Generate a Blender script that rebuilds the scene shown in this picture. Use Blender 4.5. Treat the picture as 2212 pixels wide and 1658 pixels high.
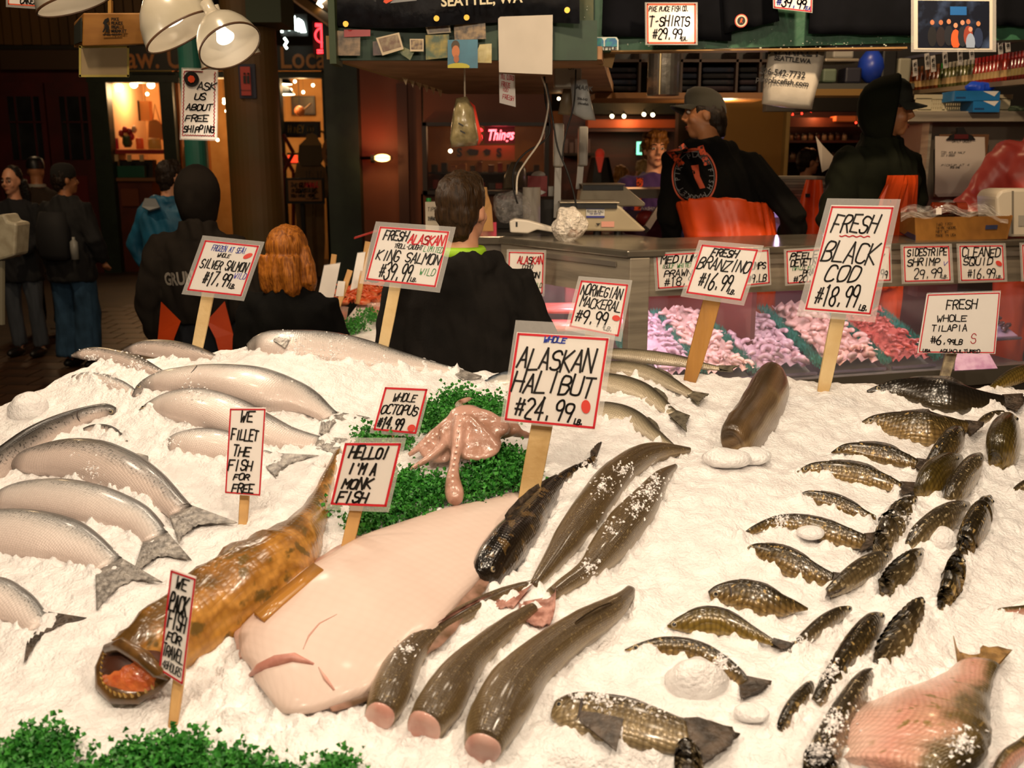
import bpy, bmesh, math, random
import numpy as np
from mathutils import Vector, Matrix, Quaternion, noise as mnoise
R = math.radians
random.seed(7); rng = np.random.default_rng(7)
sc = bpy.context.scene
for _o in list(bpy.data.objects): bpy.data.objects.remove(_o, do_unlink=True)
COL = sc.collection

# ---------------------------------------------------------------- camera
F = 2150.0; CX, CY = 1106.0, 829.0; CAMZ = 1.72; HORIZON = 350.0
PITCH = math.atan((CY - HORIZON) / F)
cam_d = bpy.data.cameras.new('camera'); cam = bpy.data.objects.new('camera', cam_d); COL.objects.link(cam)
cam.location = (0, 0, CAMZ); cam.rotation_euler = (math.pi / 2 - PITCH, 0, 0)
cam_d.sensor_width = 36.0; cam_d.lens = F / 2212.0 * 36.0; cam_d.clip_start = 0.05; cam_d.clip_end = 100
cam_d.dof.use_dof = True; cam_d.dof.focus_distance = 2.75; cam_d.dof.aperture_fstop = 5.0
sc.camera = cam
sc.cycles.max_bounces = 6; sc.cycles.diffuse_bounces = 3; sc.cycles.glossy_bounces = 3; sc.cycles.transparent_max_bounces = 10

# ---------------------------------------------------------------- world, exposure
w = bpy.data.worlds.new('market_air'); sc.world = w; w.use_nodes = True
bgn = w.node_tree.nodes['Background']; bgn.inputs[0].default_value = (1.0, 0.62, 0.36, 1); bgn.inputs[1].default_value = 0.05
sc.view_settings.view_transform = 'Standard'; sc.view_settings.look = 'None'
sc.view_settings.gamma = 1.0; sc.view_settings.exposure = 0.14; sc.view_settings.use_curve_mapping = False

# ---------------------------------------------------------------- lamps over the display, fill lights in the hall
def spot(name, loc, target, power, col=(1.0, 0.81, 0.60), angle=110, blend=0.7, radius=0.06):
    d = bpy.data.lights.new(name, 'SPOT'); d.energy = power; d.color = col; d.spot_size = R(angle); d.spot_blend = blend; d.shadow_soft_size = radius
    o = bpy.data.objects.new(name, d); COL.objects.link(o); o.location = loc
    o.rotation_euler = (Vector(target) - Vector(loc)).to_track_quat('-Z', 'Y').to_euler(); return o
def point(name, loc, power, col=(1.0, 0.70, 0.40), radius=0.05):
    d = bpy.data.lights.new(name, 'POINT'); d.energy = power; d.color = col; d.shadow_soft_size = radius
    o = bpy.data.objects.new(name, d); COL.objects.link(o); o.location = loc; return o
DISPLAY_LAMPS = [((_x, _y, 2.72), (_x * 1.02, _y + .25, 0.95), 12.8) for _y in (1.15, 2.1) for _x in (-1.25, -.42, .42, 1.25)]
DISPLAY_LAMPS += [((0.42, 2.05, 2.30), (0.40, 2.12, 1.0), 9.0)]
DISPLAY_LAMPS += [((-1.0, 0.25, 2.75), (-0.8, 2.3, 1.1), 69), ((0.2, 0.25, 2.75), (0.2, 2.3, 1.1), 69), ((1.3, 0.35, 2.75), (1.1, 2.3, 1.1), 69)]  # front row out of frame, added as fill on the upright signs
for _p, _t, _e in DISPLAY_LAMPS: spot('display_lamp_light', _p, _t, _e, angle=135, blend=.6)
# unseen fill lights added above the aisles and the stall, without fixtures
spot('hall_fill_light', (-1.6, 3.2, 3.9), (-1.5, 5.2, 0.8), 150, (1, 0.74, 0.48), 120, 1)
spot('hall_fill_light', (1.4, 3.3, 3.3), (1.5, 4.8, 1.2), 190, (1, 0.72, 0.45), 120, 1)
spot('hall_fill_light', (-4.0, 6.5, 4.2), (-3.6, 8.5, 0.5), 130, (1, 0.70, 0.42), 130, 1)
point('stall_fill_light', (1.7, 5.6, 3.3), 30, (1, 0.66, 0.36), 0.1)
point('stall_fill_light', (1.30, 6.35, 2.0), 9, (1, 0.66, 0.36), 0.06)  # fill added under the shelf to brighten the purple worker
point('hall_fill_light', (-5.6, 12.2, 4.1), 60, (1, 0.66, 0.34), 0.15)  # fill added to bring out the upper boards
spot('hall_fill_light', (0.0, 2.9, 3.0), (0.6, 5.5, 2.0), 60, (1, 0.74, 0.48), 110, 1)
# ---------------------------------------------------------------- projection helpers (pixel of the 2212x1658 frame -> place in the world)
FWD = np.array([0, math.cos(PITCH), -math.sin(PITCH)]); UPV = np.array([0, math.sin(PITCH), math.cos(PITCH)]); RGT = np.array([1.0, 0, 0]); CAMP = np.array([0, 0, CAMZ])
def ray(u, v): return RGT * (u - CX) / F + UPV * (CY - v) / F + FWD
def P(u, v, y):
    d = ray(u, v); return CAMP + d * (y / d[1])
def PX(p):
    q = np.asarray(p) - CAMP; t = q @ FWD; return CX + q @ RGT / t * F, CY - q @ UPV / t * F
def dep(p): return float((np.asarray(p) - CAMP) @ FWD)
def px(y): return y / F * 1.02          # metres per pixel at depth y

# ---------------------------------------------------------------- colours and materials
def lin(h):
    if isinstance(h, str):
        h = h.lstrip('#'); c = [int(h[i:i + 2], 16) / 255 for i in (0, 2, 4)]
    else: c = [x / 255 for x in h]
    return tuple(x / 12.92 if x <= .04045 else ((x + .055) / 1.055) ** 2.4 for x in c) + (1.0,)
MATS = {}
def setin(n, k, v):
    if k in n.inputs: n.inputs[k].default_value = v
def M(name, col='#808080', rough=.5, metal=0., col2=None, nscale=6., lo=.4, hi=.65, bump=0., bscale=60., emit=0., coat=0., alpha=1., stretch=None, sheen=0., sss=0., emit_col=None, spec=None):
    if name in MATS: return MATS[name]
    m = bpy.data.materials.new(name); m.use_nodes = True; nt = m.node_tree; b = nt.nodes['Principled BSDF']; L = nt.links.new
    b.inputs['Base Color'].default_value = lin(col); b.inputs['Roughness'].default_value = rough; b.inputs['Metallic'].default_value = metal
    if spec is not None: b.inputs['Specular IOR Level'].default_value = spec
    if coat: b.inputs['Coat Weight'].default_value = coat; b.inputs['Coat Roughness'].default_value = .12
    if sheen: b.inputs['Sheen Weight'].default_value = sheen
    if sss:
        b.inputs['Subsurface Weight'].default_value = sss; b.inputs['Subsurface Radius'].default_value = (.02, .012, .008); b.inputs['Subsurface Scale'].default_value = 1.0
    if emit: b.inputs['Emission Color'].default_value = lin(emit_col or col); b.inputs['Emission Strength'].default_value = emit
    if alpha < 1: b.inputs['Alpha'].default_value = alpha
    if col2 or bump:
        tc = nt.nodes.new('ShaderNodeTexCoord'); src = tc.outputs['Object']
        if stretch:
            mp = nt.nodes.new('ShaderNodeMapping'); mp.inputs['Scale'].default_value = stretch; L(src, mp.inputs['Vector']); src = mp.outputs['Vector']
    if col2:
        nz = nt.nodes.new('ShaderNodeTexNoise'); nz.inputs['Scale'].default_value = nscale; nz.inputs['Detail'].default_value = 5; L(src, nz.inputs['Vector'])
        rp = nt.nodes.new('ShaderNodeValToRGB'); e = rp.color_ramp.elements; e[0].position = lo; e[0].color = lin(col); e[1].position = hi; e[1].color = lin(col2)
        L(nz.outputs['Fac'], rp.inputs['Fac']); L(rp.outputs['Color'], b.inputs['Base Color'])
    if bump:
        nb = nt.nodes.new('ShaderNodeTexNoise'); nb.inputs['Scale'].default_value = bscale; nb.inputs['Detail'].default_value = 4; L(src, nb.inputs['Vector'])
        bp = nt.nodes.new('ShaderNodeBump'); bp.inputs['Strength'].default_value = bump; bp.inputs['Distance'].default_value = .01
        L(nb.outputs['Fac'], bp.inputs['Height']); L(bp.outputs['Normal'], b.inputs['Normal'])
    MATS[name] = m; return m
def Mclear(name, col='#ffffff', see=.85, rough=.08, bump=0., bscale=30.):
    if name in MATS: return MATS[name]
    m = bpy.data.materials.new(name); m.use_nodes = True; nt = m.node_tree; nt.nodes.clear(); L = nt.links.new
    o = nt.nodes.new('ShaderNodeOutputMaterial'); mx = nt.nodes.new('ShaderNodeMixShader'); t = nt.nodes.new('ShaderNodeBsdfTransparent'); p = nt.nodes.new('ShaderNodeBsdfPrincipled')
    p.inputs['Base Color'].default_value = lin(col); p.inputs['Roughness'].default_value = rough; mx.inputs[0].default_value = see
    L(p.outputs[0], mx.inputs[1]); L(t.outputs[0], mx.inputs[2]); L(mx.outputs[0], o.inputs[0])
    if bump:
        tc = nt.nodes.new('ShaderNodeTexCoord'); nb = nt.nodes.new('ShaderNodeTexNoise'); nb.inputs['Scale'].default_value = bscale; L(tc.outputs['Object'], nb.inputs['Vector'])
        bp = nt.nodes.new('ShaderNodeBump'); bp.inputs['Strength'].default_value = bump; bp.inputs['Distance'].default_value = .02; L(nb.outputs['Fac'], bp.inputs['Height']); L(bp.outputs['Normal'], p.inputs['Normal'])
        ml = nt.nodes.new('ShaderNodeMapRange'); ml.inputs[1].default_value = .35; ml.inputs[2].default_value = .7; ml.inputs[3].default_value = min(1, see + .1); ml.inputs[4].default_value = max(0, see - .25)
        L(nb.outputs['Fac'], ml.inputs[0]); L(ml.outputs[0], mx.inputs[0])
    MATS[name] = m; return m
def E(name, col, strength): return M(name, '#000000', emit=strength, emit_col=col)

# ---------------------------------------------------------------- mesh building
ORG = {}
def origin_of(o):
    v = np.zeros(3)
    while o is not None: v = v + np.array(ORG.get(o.name, (0, 0, 0))); o = None
    return v
def link(o, parent=None):
    COL.objects.link(o)
    if parent is not None: o.parent = parent
    return o
def tag(o, label=None, cat=None, group=None, kind=None):
    if label: o['label'] = label
    if cat: o['category'] = cat
    if group: o['group'] = group
    if kind: o['kind'] = kind
    return o
def thing(name, base, label, cat, group=None):
    o = bpy.data.objects.new(name, None); o.empty_display_size = .05; link(o); o.location = [float(x) for x in base]; ORG[o.name] = tuple(float(x) for x in base)
    return tag(o, label, cat, group)
class MB:
    def __init__(s): s.v = []; s.f = []; s.m = []; s.uv = None; s.att = {}
    def add(s, vs, fs, mi=0):
        k = len(s.v); s.v.extend([tuple(map(float, p)) for p in vs]); s.f.extend([tuple(i + k for i in f) for f in fs]); s.m.extend([mi] * len(fs)); return k
    def box(s, lo, hi, mi=0, rot=None, piv=None):
        x0, y0, z0 = lo; x1, y1, z1 = hi
        vs = [(x0, y0, z0), (x1, y0, z0), (x1, y1, z0), (x0, y1, z0), (x0, y0, z1), (x1, y0, z1), (x1, y1, z1), (x0, y1, z1)]
        if rot is not None:
            c = Vector(piv) if piv is not None else Vector(((x0 + x1) / 2, (y0 + y1) / 2, (z0 + z1) / 2)); vs = [tuple(rot @ (Vector(p) - c) + c) for p in vs]
        s.add(vs, [(0, 3, 2, 1), (4, 5, 6, 7), (0, 1, 5, 4), (1, 2, 6, 5), (2, 3, 7, 6), (3, 0, 4, 7)], mi)
    def cbox(s, c, d, mi=0, rot=None): s.box([c[i] - d[i] / 2 for i in range(3)], [c[i] + d[i] / 2 for i in range(3)], mi, rot)
    def hexa(s, a, b, mi=0):      # two quads (4 points each) -> solid
        s.add(list(a) + list(b), [(0, 3, 2, 1), (4, 5, 6, 7), (0, 1, 5, 4), (1, 2, 6, 5), (2, 3, 7, 6), (3, 0, 4, 7)], mi)
    def slab(s, quad, n, mi=0):   # quad extruded by vector n
        q = [np.asarray(p, float) for p in quad]; n = np.asarray(n, float); s.hexa(q, [p + n for p in q], mi)
    def prism(s, poly, n, mi=0):  # polygon (3-D points) extruded by n
        q = [np.asarray(p, float) for p in poly]; n = np.asarray(n, float); k = len(q)
        s.add(q + [p + n for p in q], [tuple(range(k))[::-1], tuple(range(k, 2 * k))] + [(i, (i + 1) % k, k + (i + 1) % k, k + i) for i in range(k)], mi)
    def loft(s, rings, cap0=True, cap1=True, closed=True, mi=0):
        n = len(rings[0]); k0 = len(s.v); vs = [p for r in rings for p in r]; fs = []
        for i in range(len(rings) - 1):
            for j in range(n if closed else n - 1):
                a = i * n + j; b = i * n + (j + 1) % n; fs.append((a, b, b + n, a + n))
        if cap0: fs.append(tuple(range(n))[::-1])
        if cap1: fs.append(tuple(range((len(rings) - 1) * n, len(rings) * n)))
        s.add(vs, fs, mi); return k0
    def tube(s, pts, rad, n=8, mi=0, cap=True, flat=None):
        pts = [np.asarray(p, float) for p in pts]; m = len(pts); rad = [rad] * m if np.isscalar(rad) else rad; rings = []; pu = None
        for i in range(m):
            t = pts[min(i + 1, m - 1)] - pts[max(i - 1, 0)]; t = t / (np.linalg.norm(t) + 1e-12)
            if pu is None:
                a = np.array([0, 0, 1.]) if abs(t[2]) < .9 else np.array([1., 0, 0])
                pu = np.cross(t, a)
            pu = pu - t * (pu @ t); pu /= np.linalg.norm(pu) + 1e-12; pv = np.cross(t, pu)
            rings.append([pts[i] + rad[i] * (math.cos(2 * math.pi * j / n) * pu + math.sin(2 * math.pi * j / n) * pv) for j in range(n)])
        s.loft(rings, cap, cap, True, mi)
    def lathe(s, prof, c, n=20, mi=0, axis=None, cap0=True, cap1=True):
        c = np.asarray(c, float)
        if axis is None: ax = np.array([0, 0, 1.]); u = np.array([1., 0, 0]); v = np.array([0, 1., 0])
        else:
            ax = np.asarray(axis, float); ax /= np.linalg.norm(ax); h = np.array([0, 0, 1.]) if abs(ax[2]) < .9 else np.array([1., 0, 0]); u = np.cross(h, ax); u /= np.linalg.norm(u); v = np.cross(ax, u)
        s.loft([[c + ax * z + r * (math.cos(2 * math.pi * j / n) * u + math.sin(2 * math.pi * j / n) * v) for j in range(n)] for r, z in prof], cap0, cap1, True, mi)
    def ball(s, c, r, n=12, m=8, mi=0, rot=None):
        r = (r, r, r) if np.isscalar(r) else r; rings = []
        for i in range(m + 1):
            th = math.pi * (.02 + .96 * i / m); ring = []
            for j in range(n):
                p = Vector((r[0] * math.sin(th) * math.cos(2 * math.pi * j / n), r[1] * math.sin(th) * math.sin(2 * math.pi * j / n), -r[2] * math.cos(th)))
                if rot is not None: p = rot @ p
                ring.append((c[0] + p.x, c[1] + p.y, c[2] + p.z))
            rings.append(ring)
        s.loft(rings, True, True, True, mi)
    def ribbon(s, pts, wdt, nrm, lift=0., mi=0):
        nrm = np.asarray(nrm, float); pts = [np.asarray(p, float) + nrm * lift for p in pts]
        for a, b in zip(pts[:-1], pts[1:]):
            d = b - a; l = np.linalg.norm(d)
            if l < 1e-6: continue
            d /= l; q = np.cross(nrm, d) * wdt / 2; e = d * wdt * .4
            s.add([a - e - q, b + e - q, b + e + q, a - e + q], [(0, 1, 2, 3)], mi)
    def build(s, name, mat, parent=None, smooth=False, origin=None, flip=False):
        me = bpy.data.meshes.new(name)
        v = np.array(s.v, float)
        if parent is not None: org = np.array(ORG[parent.name])
        elif origin is not None: org = np.asarray(origin, float)
        else: org = np.array([(v[:, 0].min() + v[:, 0].max()) / 2, (v[:, 1].min() + v[:, 1].max()) / 2, v[:, 2].min()])
        me.from_pydata((v - org).tolist(), [], s.f)
        mats = mat if isinstance(mat, (list, tuple)) else [mat]
        for mm in mats: me.materials.append(mm)
        if len(mats) > 1: me.polygons.foreach_set('material_index', s.m)
        if smooth: me.polygons.foreach_set('use_smooth', [True] * len(me.polygons))
        for k, arr in s.att.items():
            a = me.attributes.new(k, 'FLOAT', 'POINT'); a.data.foreach_set('value', np.asarray(arr, np.float32))
        if s.uv is not None:
            a = me.attributes.new('fuv', 'FLOAT_VECTOR', 'POINT'); a.data.foreach_set('vector', np.asarray(s.uv, np.float32).ravel())
        me.validate(); me.update()
        bm = bmesh.new(); bm.from_mesh(me); bmesh.ops.recalc_face_normals(bm, faces=bm.faces); bm.to_mesh(me); bm.free()
        o = bpy.data.objects.new(name, me)
        if parent is None: o.location = org
        link(o, parent); ORG[o.name] = tuple(org); return o
def copy_tree(root, loc, rot=None, scale=None, label=None):
    r = root.copy(); COL.objects.link(r); r.location = loc
    if rot is not None: r.rotation_euler = rot
    if scale is not None: r.scale = scale
    if label: r['label'] = label
    for ch in root.children:
        c = ch.copy(); COL.objects.link(c); c.parent = r
        for g in ch.children:
            d = g.copy(); COL.objects.link(d); d.parent = c
    return r
def bevel(o, wdt=.004, seg=2):
    m = o.modifiers.new('bevel', 'BEVEL'); m.width = wdt; m.segments = seg; m.limit_method = 'ANGLE'; return o
def spline(pts, n):       # Catmull-Rom through rows of pts, n samples
    p = np.array(pts, float); k = len(p); t = np.linspace(0, k - 1, n); out = []
    for x in t:
        i = min(int(x), k - 2); f = x - i; a = p[max(i - 1, 0)]; b = p[i]; c = p[i + 1]; d = p[min(i + 2, k - 1)]
        out.append(.5 * ((2 * b) + (c - a) * f + (2 * a - 5 * b + 4 * c - d) * f * f + (3 * b - a - 3 * c + d) * f ** 3))
    return np.array(out)
def vnoise(x, y, scale, seed):
    r = np.random.default_rng(seed).random((256, 256)); x = x / scale; y = y / scale; xi = np.floor(x).astype(int); yi = np.floor(y).astype(int); fx = x - xi; fy = y - yi
    fx = fx * fx * (3 - 2 * fx); fy = fy * fy * (3 - 2 * fy); g = lambda a, b: r[a % 256, b % 256]
    return (g(xi, yi) * (1 - fx) + g(xi + 1, yi) * fx) * (1 - fy) + (g(xi, yi + 1) * (1 - fx) + g(xi + 1, yi + 1) * fx) * fy - .5

# ---------------------------------------------------------------- hand lettering (strokes on a 4 x 6 grid) and printed lettering
GL = {'A': '002640 1232', 'B': '000636454433033342413000', 'C': '4536160501103041', 'D': '00062645412000', 'E': '46060040 0333', 'F': '460600 0333', 'G': '45361605011030414323', 'H': '0006 4046 0343', 'I': '2026', 'J': '4641301001',
      'K': '0006 460340', 'L': '060040', 'M': '0006234640', 'N': '00064046', 'O': '103041453616050110', 'P': '00063645443303', 'Q': '103041453616050110 2240', 'R': '00063645443303 2340', 'S': '453616050413334241301001', 'T': '0646 2620',
      'U': '060110304146', 'V': '062046', 'W': '0610233046', 'X': '0046 0640', 'Y': '0623 4620', 'Z': '06460040', '0': '103041453616050110', '1': '152620', '2': '05163645440040', '3': '05163645442333424130100 1'.replace(' ', ''), '4': '360242 3630',
      '5': '460603334241301001', '6': '3614020110304142331302', '7': '064610', '8': '130405163645443313020110304142 33'.replace(' ', ''), '9': '44331304051636454430', '$': '1016 3036 0242 0444', '.': '2021', '!': '2622 2021', "'": '2625', '-': '1333', '(': '36251431 20'.replace('1431 20', '2130'), ')': '16252110', '>': '0343 2544 2244', '/': '0046'}
ROUND = set('BCDGJOPQRSU0235689')
def chaikin(p):
    q = [p[0]]
    for a, b in zip(p[:-1], p[1:]): q += [a * .75 + b * .25, a * .25 + b * .75]
    return q + [p[-1]]
def strokes(text, s0, s1, t, h, slant=.32, jit=.28, seed=0):
    """polylines in sheet space: s along, t down from the top; text spans s0..s1, centred at t, height h"""
    r = random.Random(hash_text(text) + seed); n = len(text); adv = (s1 - s0) / max(n, 1); out = []
    for i, ch in enumerate(text):
        if ch not in GL: continue
        small = ch in '$'; x0 = s0 + i * adv; sy = .8 if small else 1 + r.uniform(-.1, .12); dy = .12 * h if small else r.uniform(-.05, .05) * h
        for st in GL[ch].split():
            p = [np.array([int(st[k]) + r.uniform(-jit, jit), int(st[k + 1]) + r.uniform(-jit, jit)]) for k in range(0, len(st) - 1, 2)]
            if ch in ROUND: p = chaikin(chaikin(p))
            out.append([(x0 + adv * (.80 * q[0] / 4) + slant * adv * (q[1] / 6 - .5) * .8 + adv * .1, t - dy + h * (.5 - q[1] / 6 * sy)) for q in p])
    return out
def hash_text(s): return sum((i + 1) * ord(c) for i, c in enumerate(s))
INK = {'k': M('ink_black', '#17130f', .5), 'r': M('ink_red', '#c8202c', .5), 'b': M('ink_blue', '#2a3fa0', .5), 'g': M('ink_green', '#3f8a4c', .5), 'p': M('ink_violet', '#5a55b0', .5), 'o': M('ink_orange', '#d84a1c', .5), 'w': M('ink_white', '#d8d4cc', .5), 'y': M('ink_gold', '#d8a83c', .5)}
def font_mesh(text, size, name='lettering', bold=0., align='CENTER', shear=0., space=1.0):
    c = bpy.data.curves.new('tmp', 'FONT'); c.body = text; c.size = size; c.align_x = align; c.align_y = 'CENTER'; c.offset = bold; c.shear = shear; c.space_character = space; c.resolution_u = 3; c.extrude = .0004
    o = bpy.data.objects.new('tmp', c); COL.objects.link(o); dg = bpy.context.evaluated_depsgraph_get(); me = bpy.data.meshes.new_from_object(o.evaluated_get(dg)); bpy.data.objects.remove(o); bpy.data.curves.remove(c); me.name = name; return me
def printed(text, quad_o, quad_x, quad_y, size, mat, parent, bold=0., shear=0., align='CENTER', space=1.0, name='lettering', fitw=None):
    """flat print at quad_o, along direction quad_x, up quad_y (world vectors)"""
    me = font_mesh(text, size, name, bold, align, shear, space); x = Vector(quad_x).normalized(); y = Vector(quad_y); y = (y - x * y.dot(x)).normalized(); z = x.cross(y)
    n = len(me.vertices); co = np.empty(n * 3); me.vertices.foreach_get('co', co); co = co.reshape(-1, 3)
    if fitw: 
        k = fitw / max(1e-6, co[:, 0].max() - co[:, 0].min()); co[:, 0] *= k
    wv = np.asarray(quad_o, float) + co[:, :1] * np.array(x) + co[:, 1:2] * np.array(y) + co[:, 2:] * np.array(z) - np.array(ORG[parent.name]); me.vertices.foreach_set('co', wv.ravel()); me.materials.clear(); me.materials.append(mat)
    o = bpy.data.objects.new(name, me); link(o, parent); ORG[o.name] = ORG[parent.name]; return o
class Sheet:
    """a flat sheet given by its four corners TL, TR, BR, BL in the world"""
    def __init__(s, c): s.c = [np.asarray(p, float) for p in c]; a = np.cross(s.c[1] - s.c[0], s.c[3] - s.c[0]); a /= np.linalg.norm(a); s.n = a if a @ (CAMP - s.c[0]) > 0 else -a
    def at(s, x, t): a, b, c, d = s.c; return (a * (1 - x) + b * x) * (1 - t) + (d * (1 - x) + c * x) * t
    def inset(s, l, t=None, r=None, b=None):
        t = l if t is None else t; r = l if r is None else r; b = t if b is None else b
        return Sheet([s.at(l, t), s.at(1 - r, t), s.at(1 - r, 1 - b), s.at(l, 1 - b)])
    def slab(s, mb, th, off=0., mi=0): mb.slab([p + s.n * off for p in s.c], -s.n * th, mi)
    def rect(s, mb, x0, t0, x1, t1, lift, mi=0): mb.add([s.at(x, t) + s.n * lift for x, t in ((x0, t1), (x1, t1), (x1, t0), (x0, t0))], [(0, 1, 2, 3)], mi)
def write(parent, sheet, lines, wdt, lift=.0012, slant=.32, jit=.28):
    by = {}
    for ln in lines:
        text, s0, s1, t, h, c = ln[:6]; ww = wdt * (ln[6] if len(ln) > 6 else 1)
        mb = by.setdefault(c, MB())
        for st in strokes(text, s0, s1, t, h, slant, jit): mb.ribbon([sheet.at(a, b) for a, b in st], ww, sheet.n, lift)
    for c, mb in by.items():
        if mb.v: mb.build('lettering', INK[c], parent)
# ================================================================ the iced display table
Z0, Y0, SL = 0.80, 1.30, 0.19
MOUNDS = [(-.66, 2.86, .080, .30, .32), (-1.12, 2.84, .030, .25, .25), (.05, 2.75, -.015, .3, .25), (-.05, 2.35, .035, .20, .16), (.45, 2.2, .02, .25, .2)]
def Sz(x, y):
    z = Z0 + SL * (y - Y0)
    for mx, my, a, sx, sy in MOUNDS: z = z + a * np.exp(-((x - mx) / sx) ** 2 - ((y - my) / sy) ** 2)
    return z - .035 * np.clip(x - .5, 0, 2)
NRM = np.array([0, -SL, 1.0]); NRM /= np.linalg.norm(NRM)
_ys = np.linspace(.9, 4.2, 1400)
def hit(u, v, lift=0.):
    d = ray(u, v); d = d / d[1]; x = d[0] * _ys; z = CAMZ + d[2] * _ys; g = z - (Sz(x, _ys) + lift); i = int(np.argmax(g < 0)) if (g < 0).any() else len(_ys) - 1
    i = max(i, 1); f = g[i - 1] / (g[i - 1] - g[i] + 1e-12); y = _ys[i - 1] + np.clip(f, 0, 1) * (_ys[i] - _ys[i - 1]); return CAMP + d * y
CROP = {'A': (0, 680, 2.764), 'B': (0, 1100, 2.9716), 'C': (680, 680, 2.764), 'D': (700, 1050, 2.7275), 'E': (1250, 720, 2.2994), 'F': (1150, 1130, 2.9493), 'G': (1550, 1130, 3.1405), 'H': (880, 740, 4.3625), 'S': (0, 0, 1)}
def cp(c, p): a, b, k = CROP[c]; return (a + p[0] / k, b + p[1] / k) + tuple(q / k for q in p[2:])

def build_ice():
    xs = np.arange(-1.62, 1.75, .0052); ys = []; y = 1.25
    while y < 3.3: ys.append(y); y += .0034 + .0022 * (y - 1.25)
    X, Y = np.meshgrid(xs, np.array(ys)); Z = Sz(X, Y)
    for i, (sc_, am) in enumerate([(.30, .020), (.11, .013), (.045, .009), (.02, .006), (.009, .0035)]): Z = Z + am * vnoise(X + 9, Y + 9, sc_, 20 + i)
    bank = np.zeros_like(X); ya = np.array(ys)
    for rx, ry, rw in RAG:
        m_ = rw + .05; i0, i1 = np.searchsorted(xs, [rx - m_, rx + m_]); j0, j1 = np.searchsorted(ya, [ry - m_, ry + m_]); D_ = np.hypot(X[j0:j1, i0:i1] - rx, Y[j0:j1, i0:i1] - ry); bank[j0:j1, i0:i1] = np.maximum(bank[j0:j1, i0:i1], np.exp(-((D_ - rw * .95) / .016) ** 2))
    Z = Z + bank * .62 * (.003 + .034 * np.clip(vnoise(X + 5, Y + 5, .030, 71) + .1, -.2, 1) + .030 * vnoise(X + 5, Y + 5, .013, 72) + .018 * vnoise(X + 5, Y + 5, .007, 73))
    wob = .05 * vnoise(X + 3, Y + 7, .12, 41) + .03 * vnoise(X + 3, Y + 7, .04, 42)
    yb = np.interp(X, [-1.6, -1.42, -1.25, -.6, -.1, .5, 1.0, 1.7], [2.5, 2.66, 3.0, 3.03, 2.95, 2.93, 2.90, 2.88]); d = np.maximum.reduce([Y - yb, -1.46 - X, 1.375 - Y + .02 * np.sin(X * 9)]) + wob
    Z = Z - 1.6 * np.clip(d + .03, 0, 1) ** 1.3
    ny, nx = X.shape; mb = MB(); mb.v = np.stack([X, Y, Z], -1).reshape(-1, 3); keep = (d < .16); idx = np.arange(nx * ny).reshape(ny, nx)
    k = keep[:-1, :-1] & keep[1:, :-1] & keep[:-1, 1:] & keep[1:, 1:]
    q = np.stack([idx[:-1, :-1], idx[:-1, 1:], idx[1:, 1:], idx[1:, :-1]], -1)[k]
    me = bpy.data.meshes.new('crushed_ice'); used = np.unique(q); remap = np.full(nx * ny, -1); remap[used] = np.arange(len(used)); org = np.array([0, 2.1, .8])
    v = mb.v[used] - org; q = remap[q]; me.vertices.add(len(v)); me.vertices.foreach_set('co', v.ravel()); me.loops.add(q.size); me.loops.foreach_set('vertex_index', q.ravel()); me.polygons.add(len(q)); me.polygons.foreach_set('loop_start', np.arange(0, q.size, 4)); me.polygons.foreach_set('use_smooth', [True] * len(q)); me.update(calc_edges=True)
    m = M('ice', '#f1ecea', .4, col2='#fffdfb', nscale=25, bump=.7, bscale=140, sss=.0); me.materials.append(m)
    o = bpy.data.objects.new('crushed_ice', me); link(o); o.location = org; tag(o, 'white crushed ice heaped over the sloping fish display table', 'ice', kind='stuff')
STEEL = M('stainless', '#aaa08e', .38, .5, col2='#8a8274', nscale=3, stretch=(1, 1, 12)); STEEL_D = M('stainless_dull', '#6f695e', .45, .5)
t = thing('display_table', (0, 2.1, 0), 'long sloping steel market table heaped with ice and whole fish', 'table')
mb = MB(); mb.hexa([(-1.4, 1.42, .60), (1.75, 1.42, .60), (1.75, 2.86, .60), (-1.4, 2.86, .60)], [(-1.4, 1.42, .70), (1.75, 1.42, .70), (1.75, 2.86, .95), (-1.4, 2.86, .95)]); mb.build('tray', STEEL_D, t)
mb = MB(); mb.box((-1.48, 1.34, .52), (1.78, 1.365, .745)); mb.build('front_panel', STEEL, t)
mb = MB(); mb.box((-1.42, 2.88, .5), (1.7, 2.905, .98)); mb.build('rear_panel', STEEL_D, t)
for x in (-1.3, 1.6):
    for y in (1.5, 2.75): mb = MB(); mb.box((x - .03, y - .03, 0), (x + .03, y + .03, .6)); mb.build('leg', STEEL_D, t)

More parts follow.
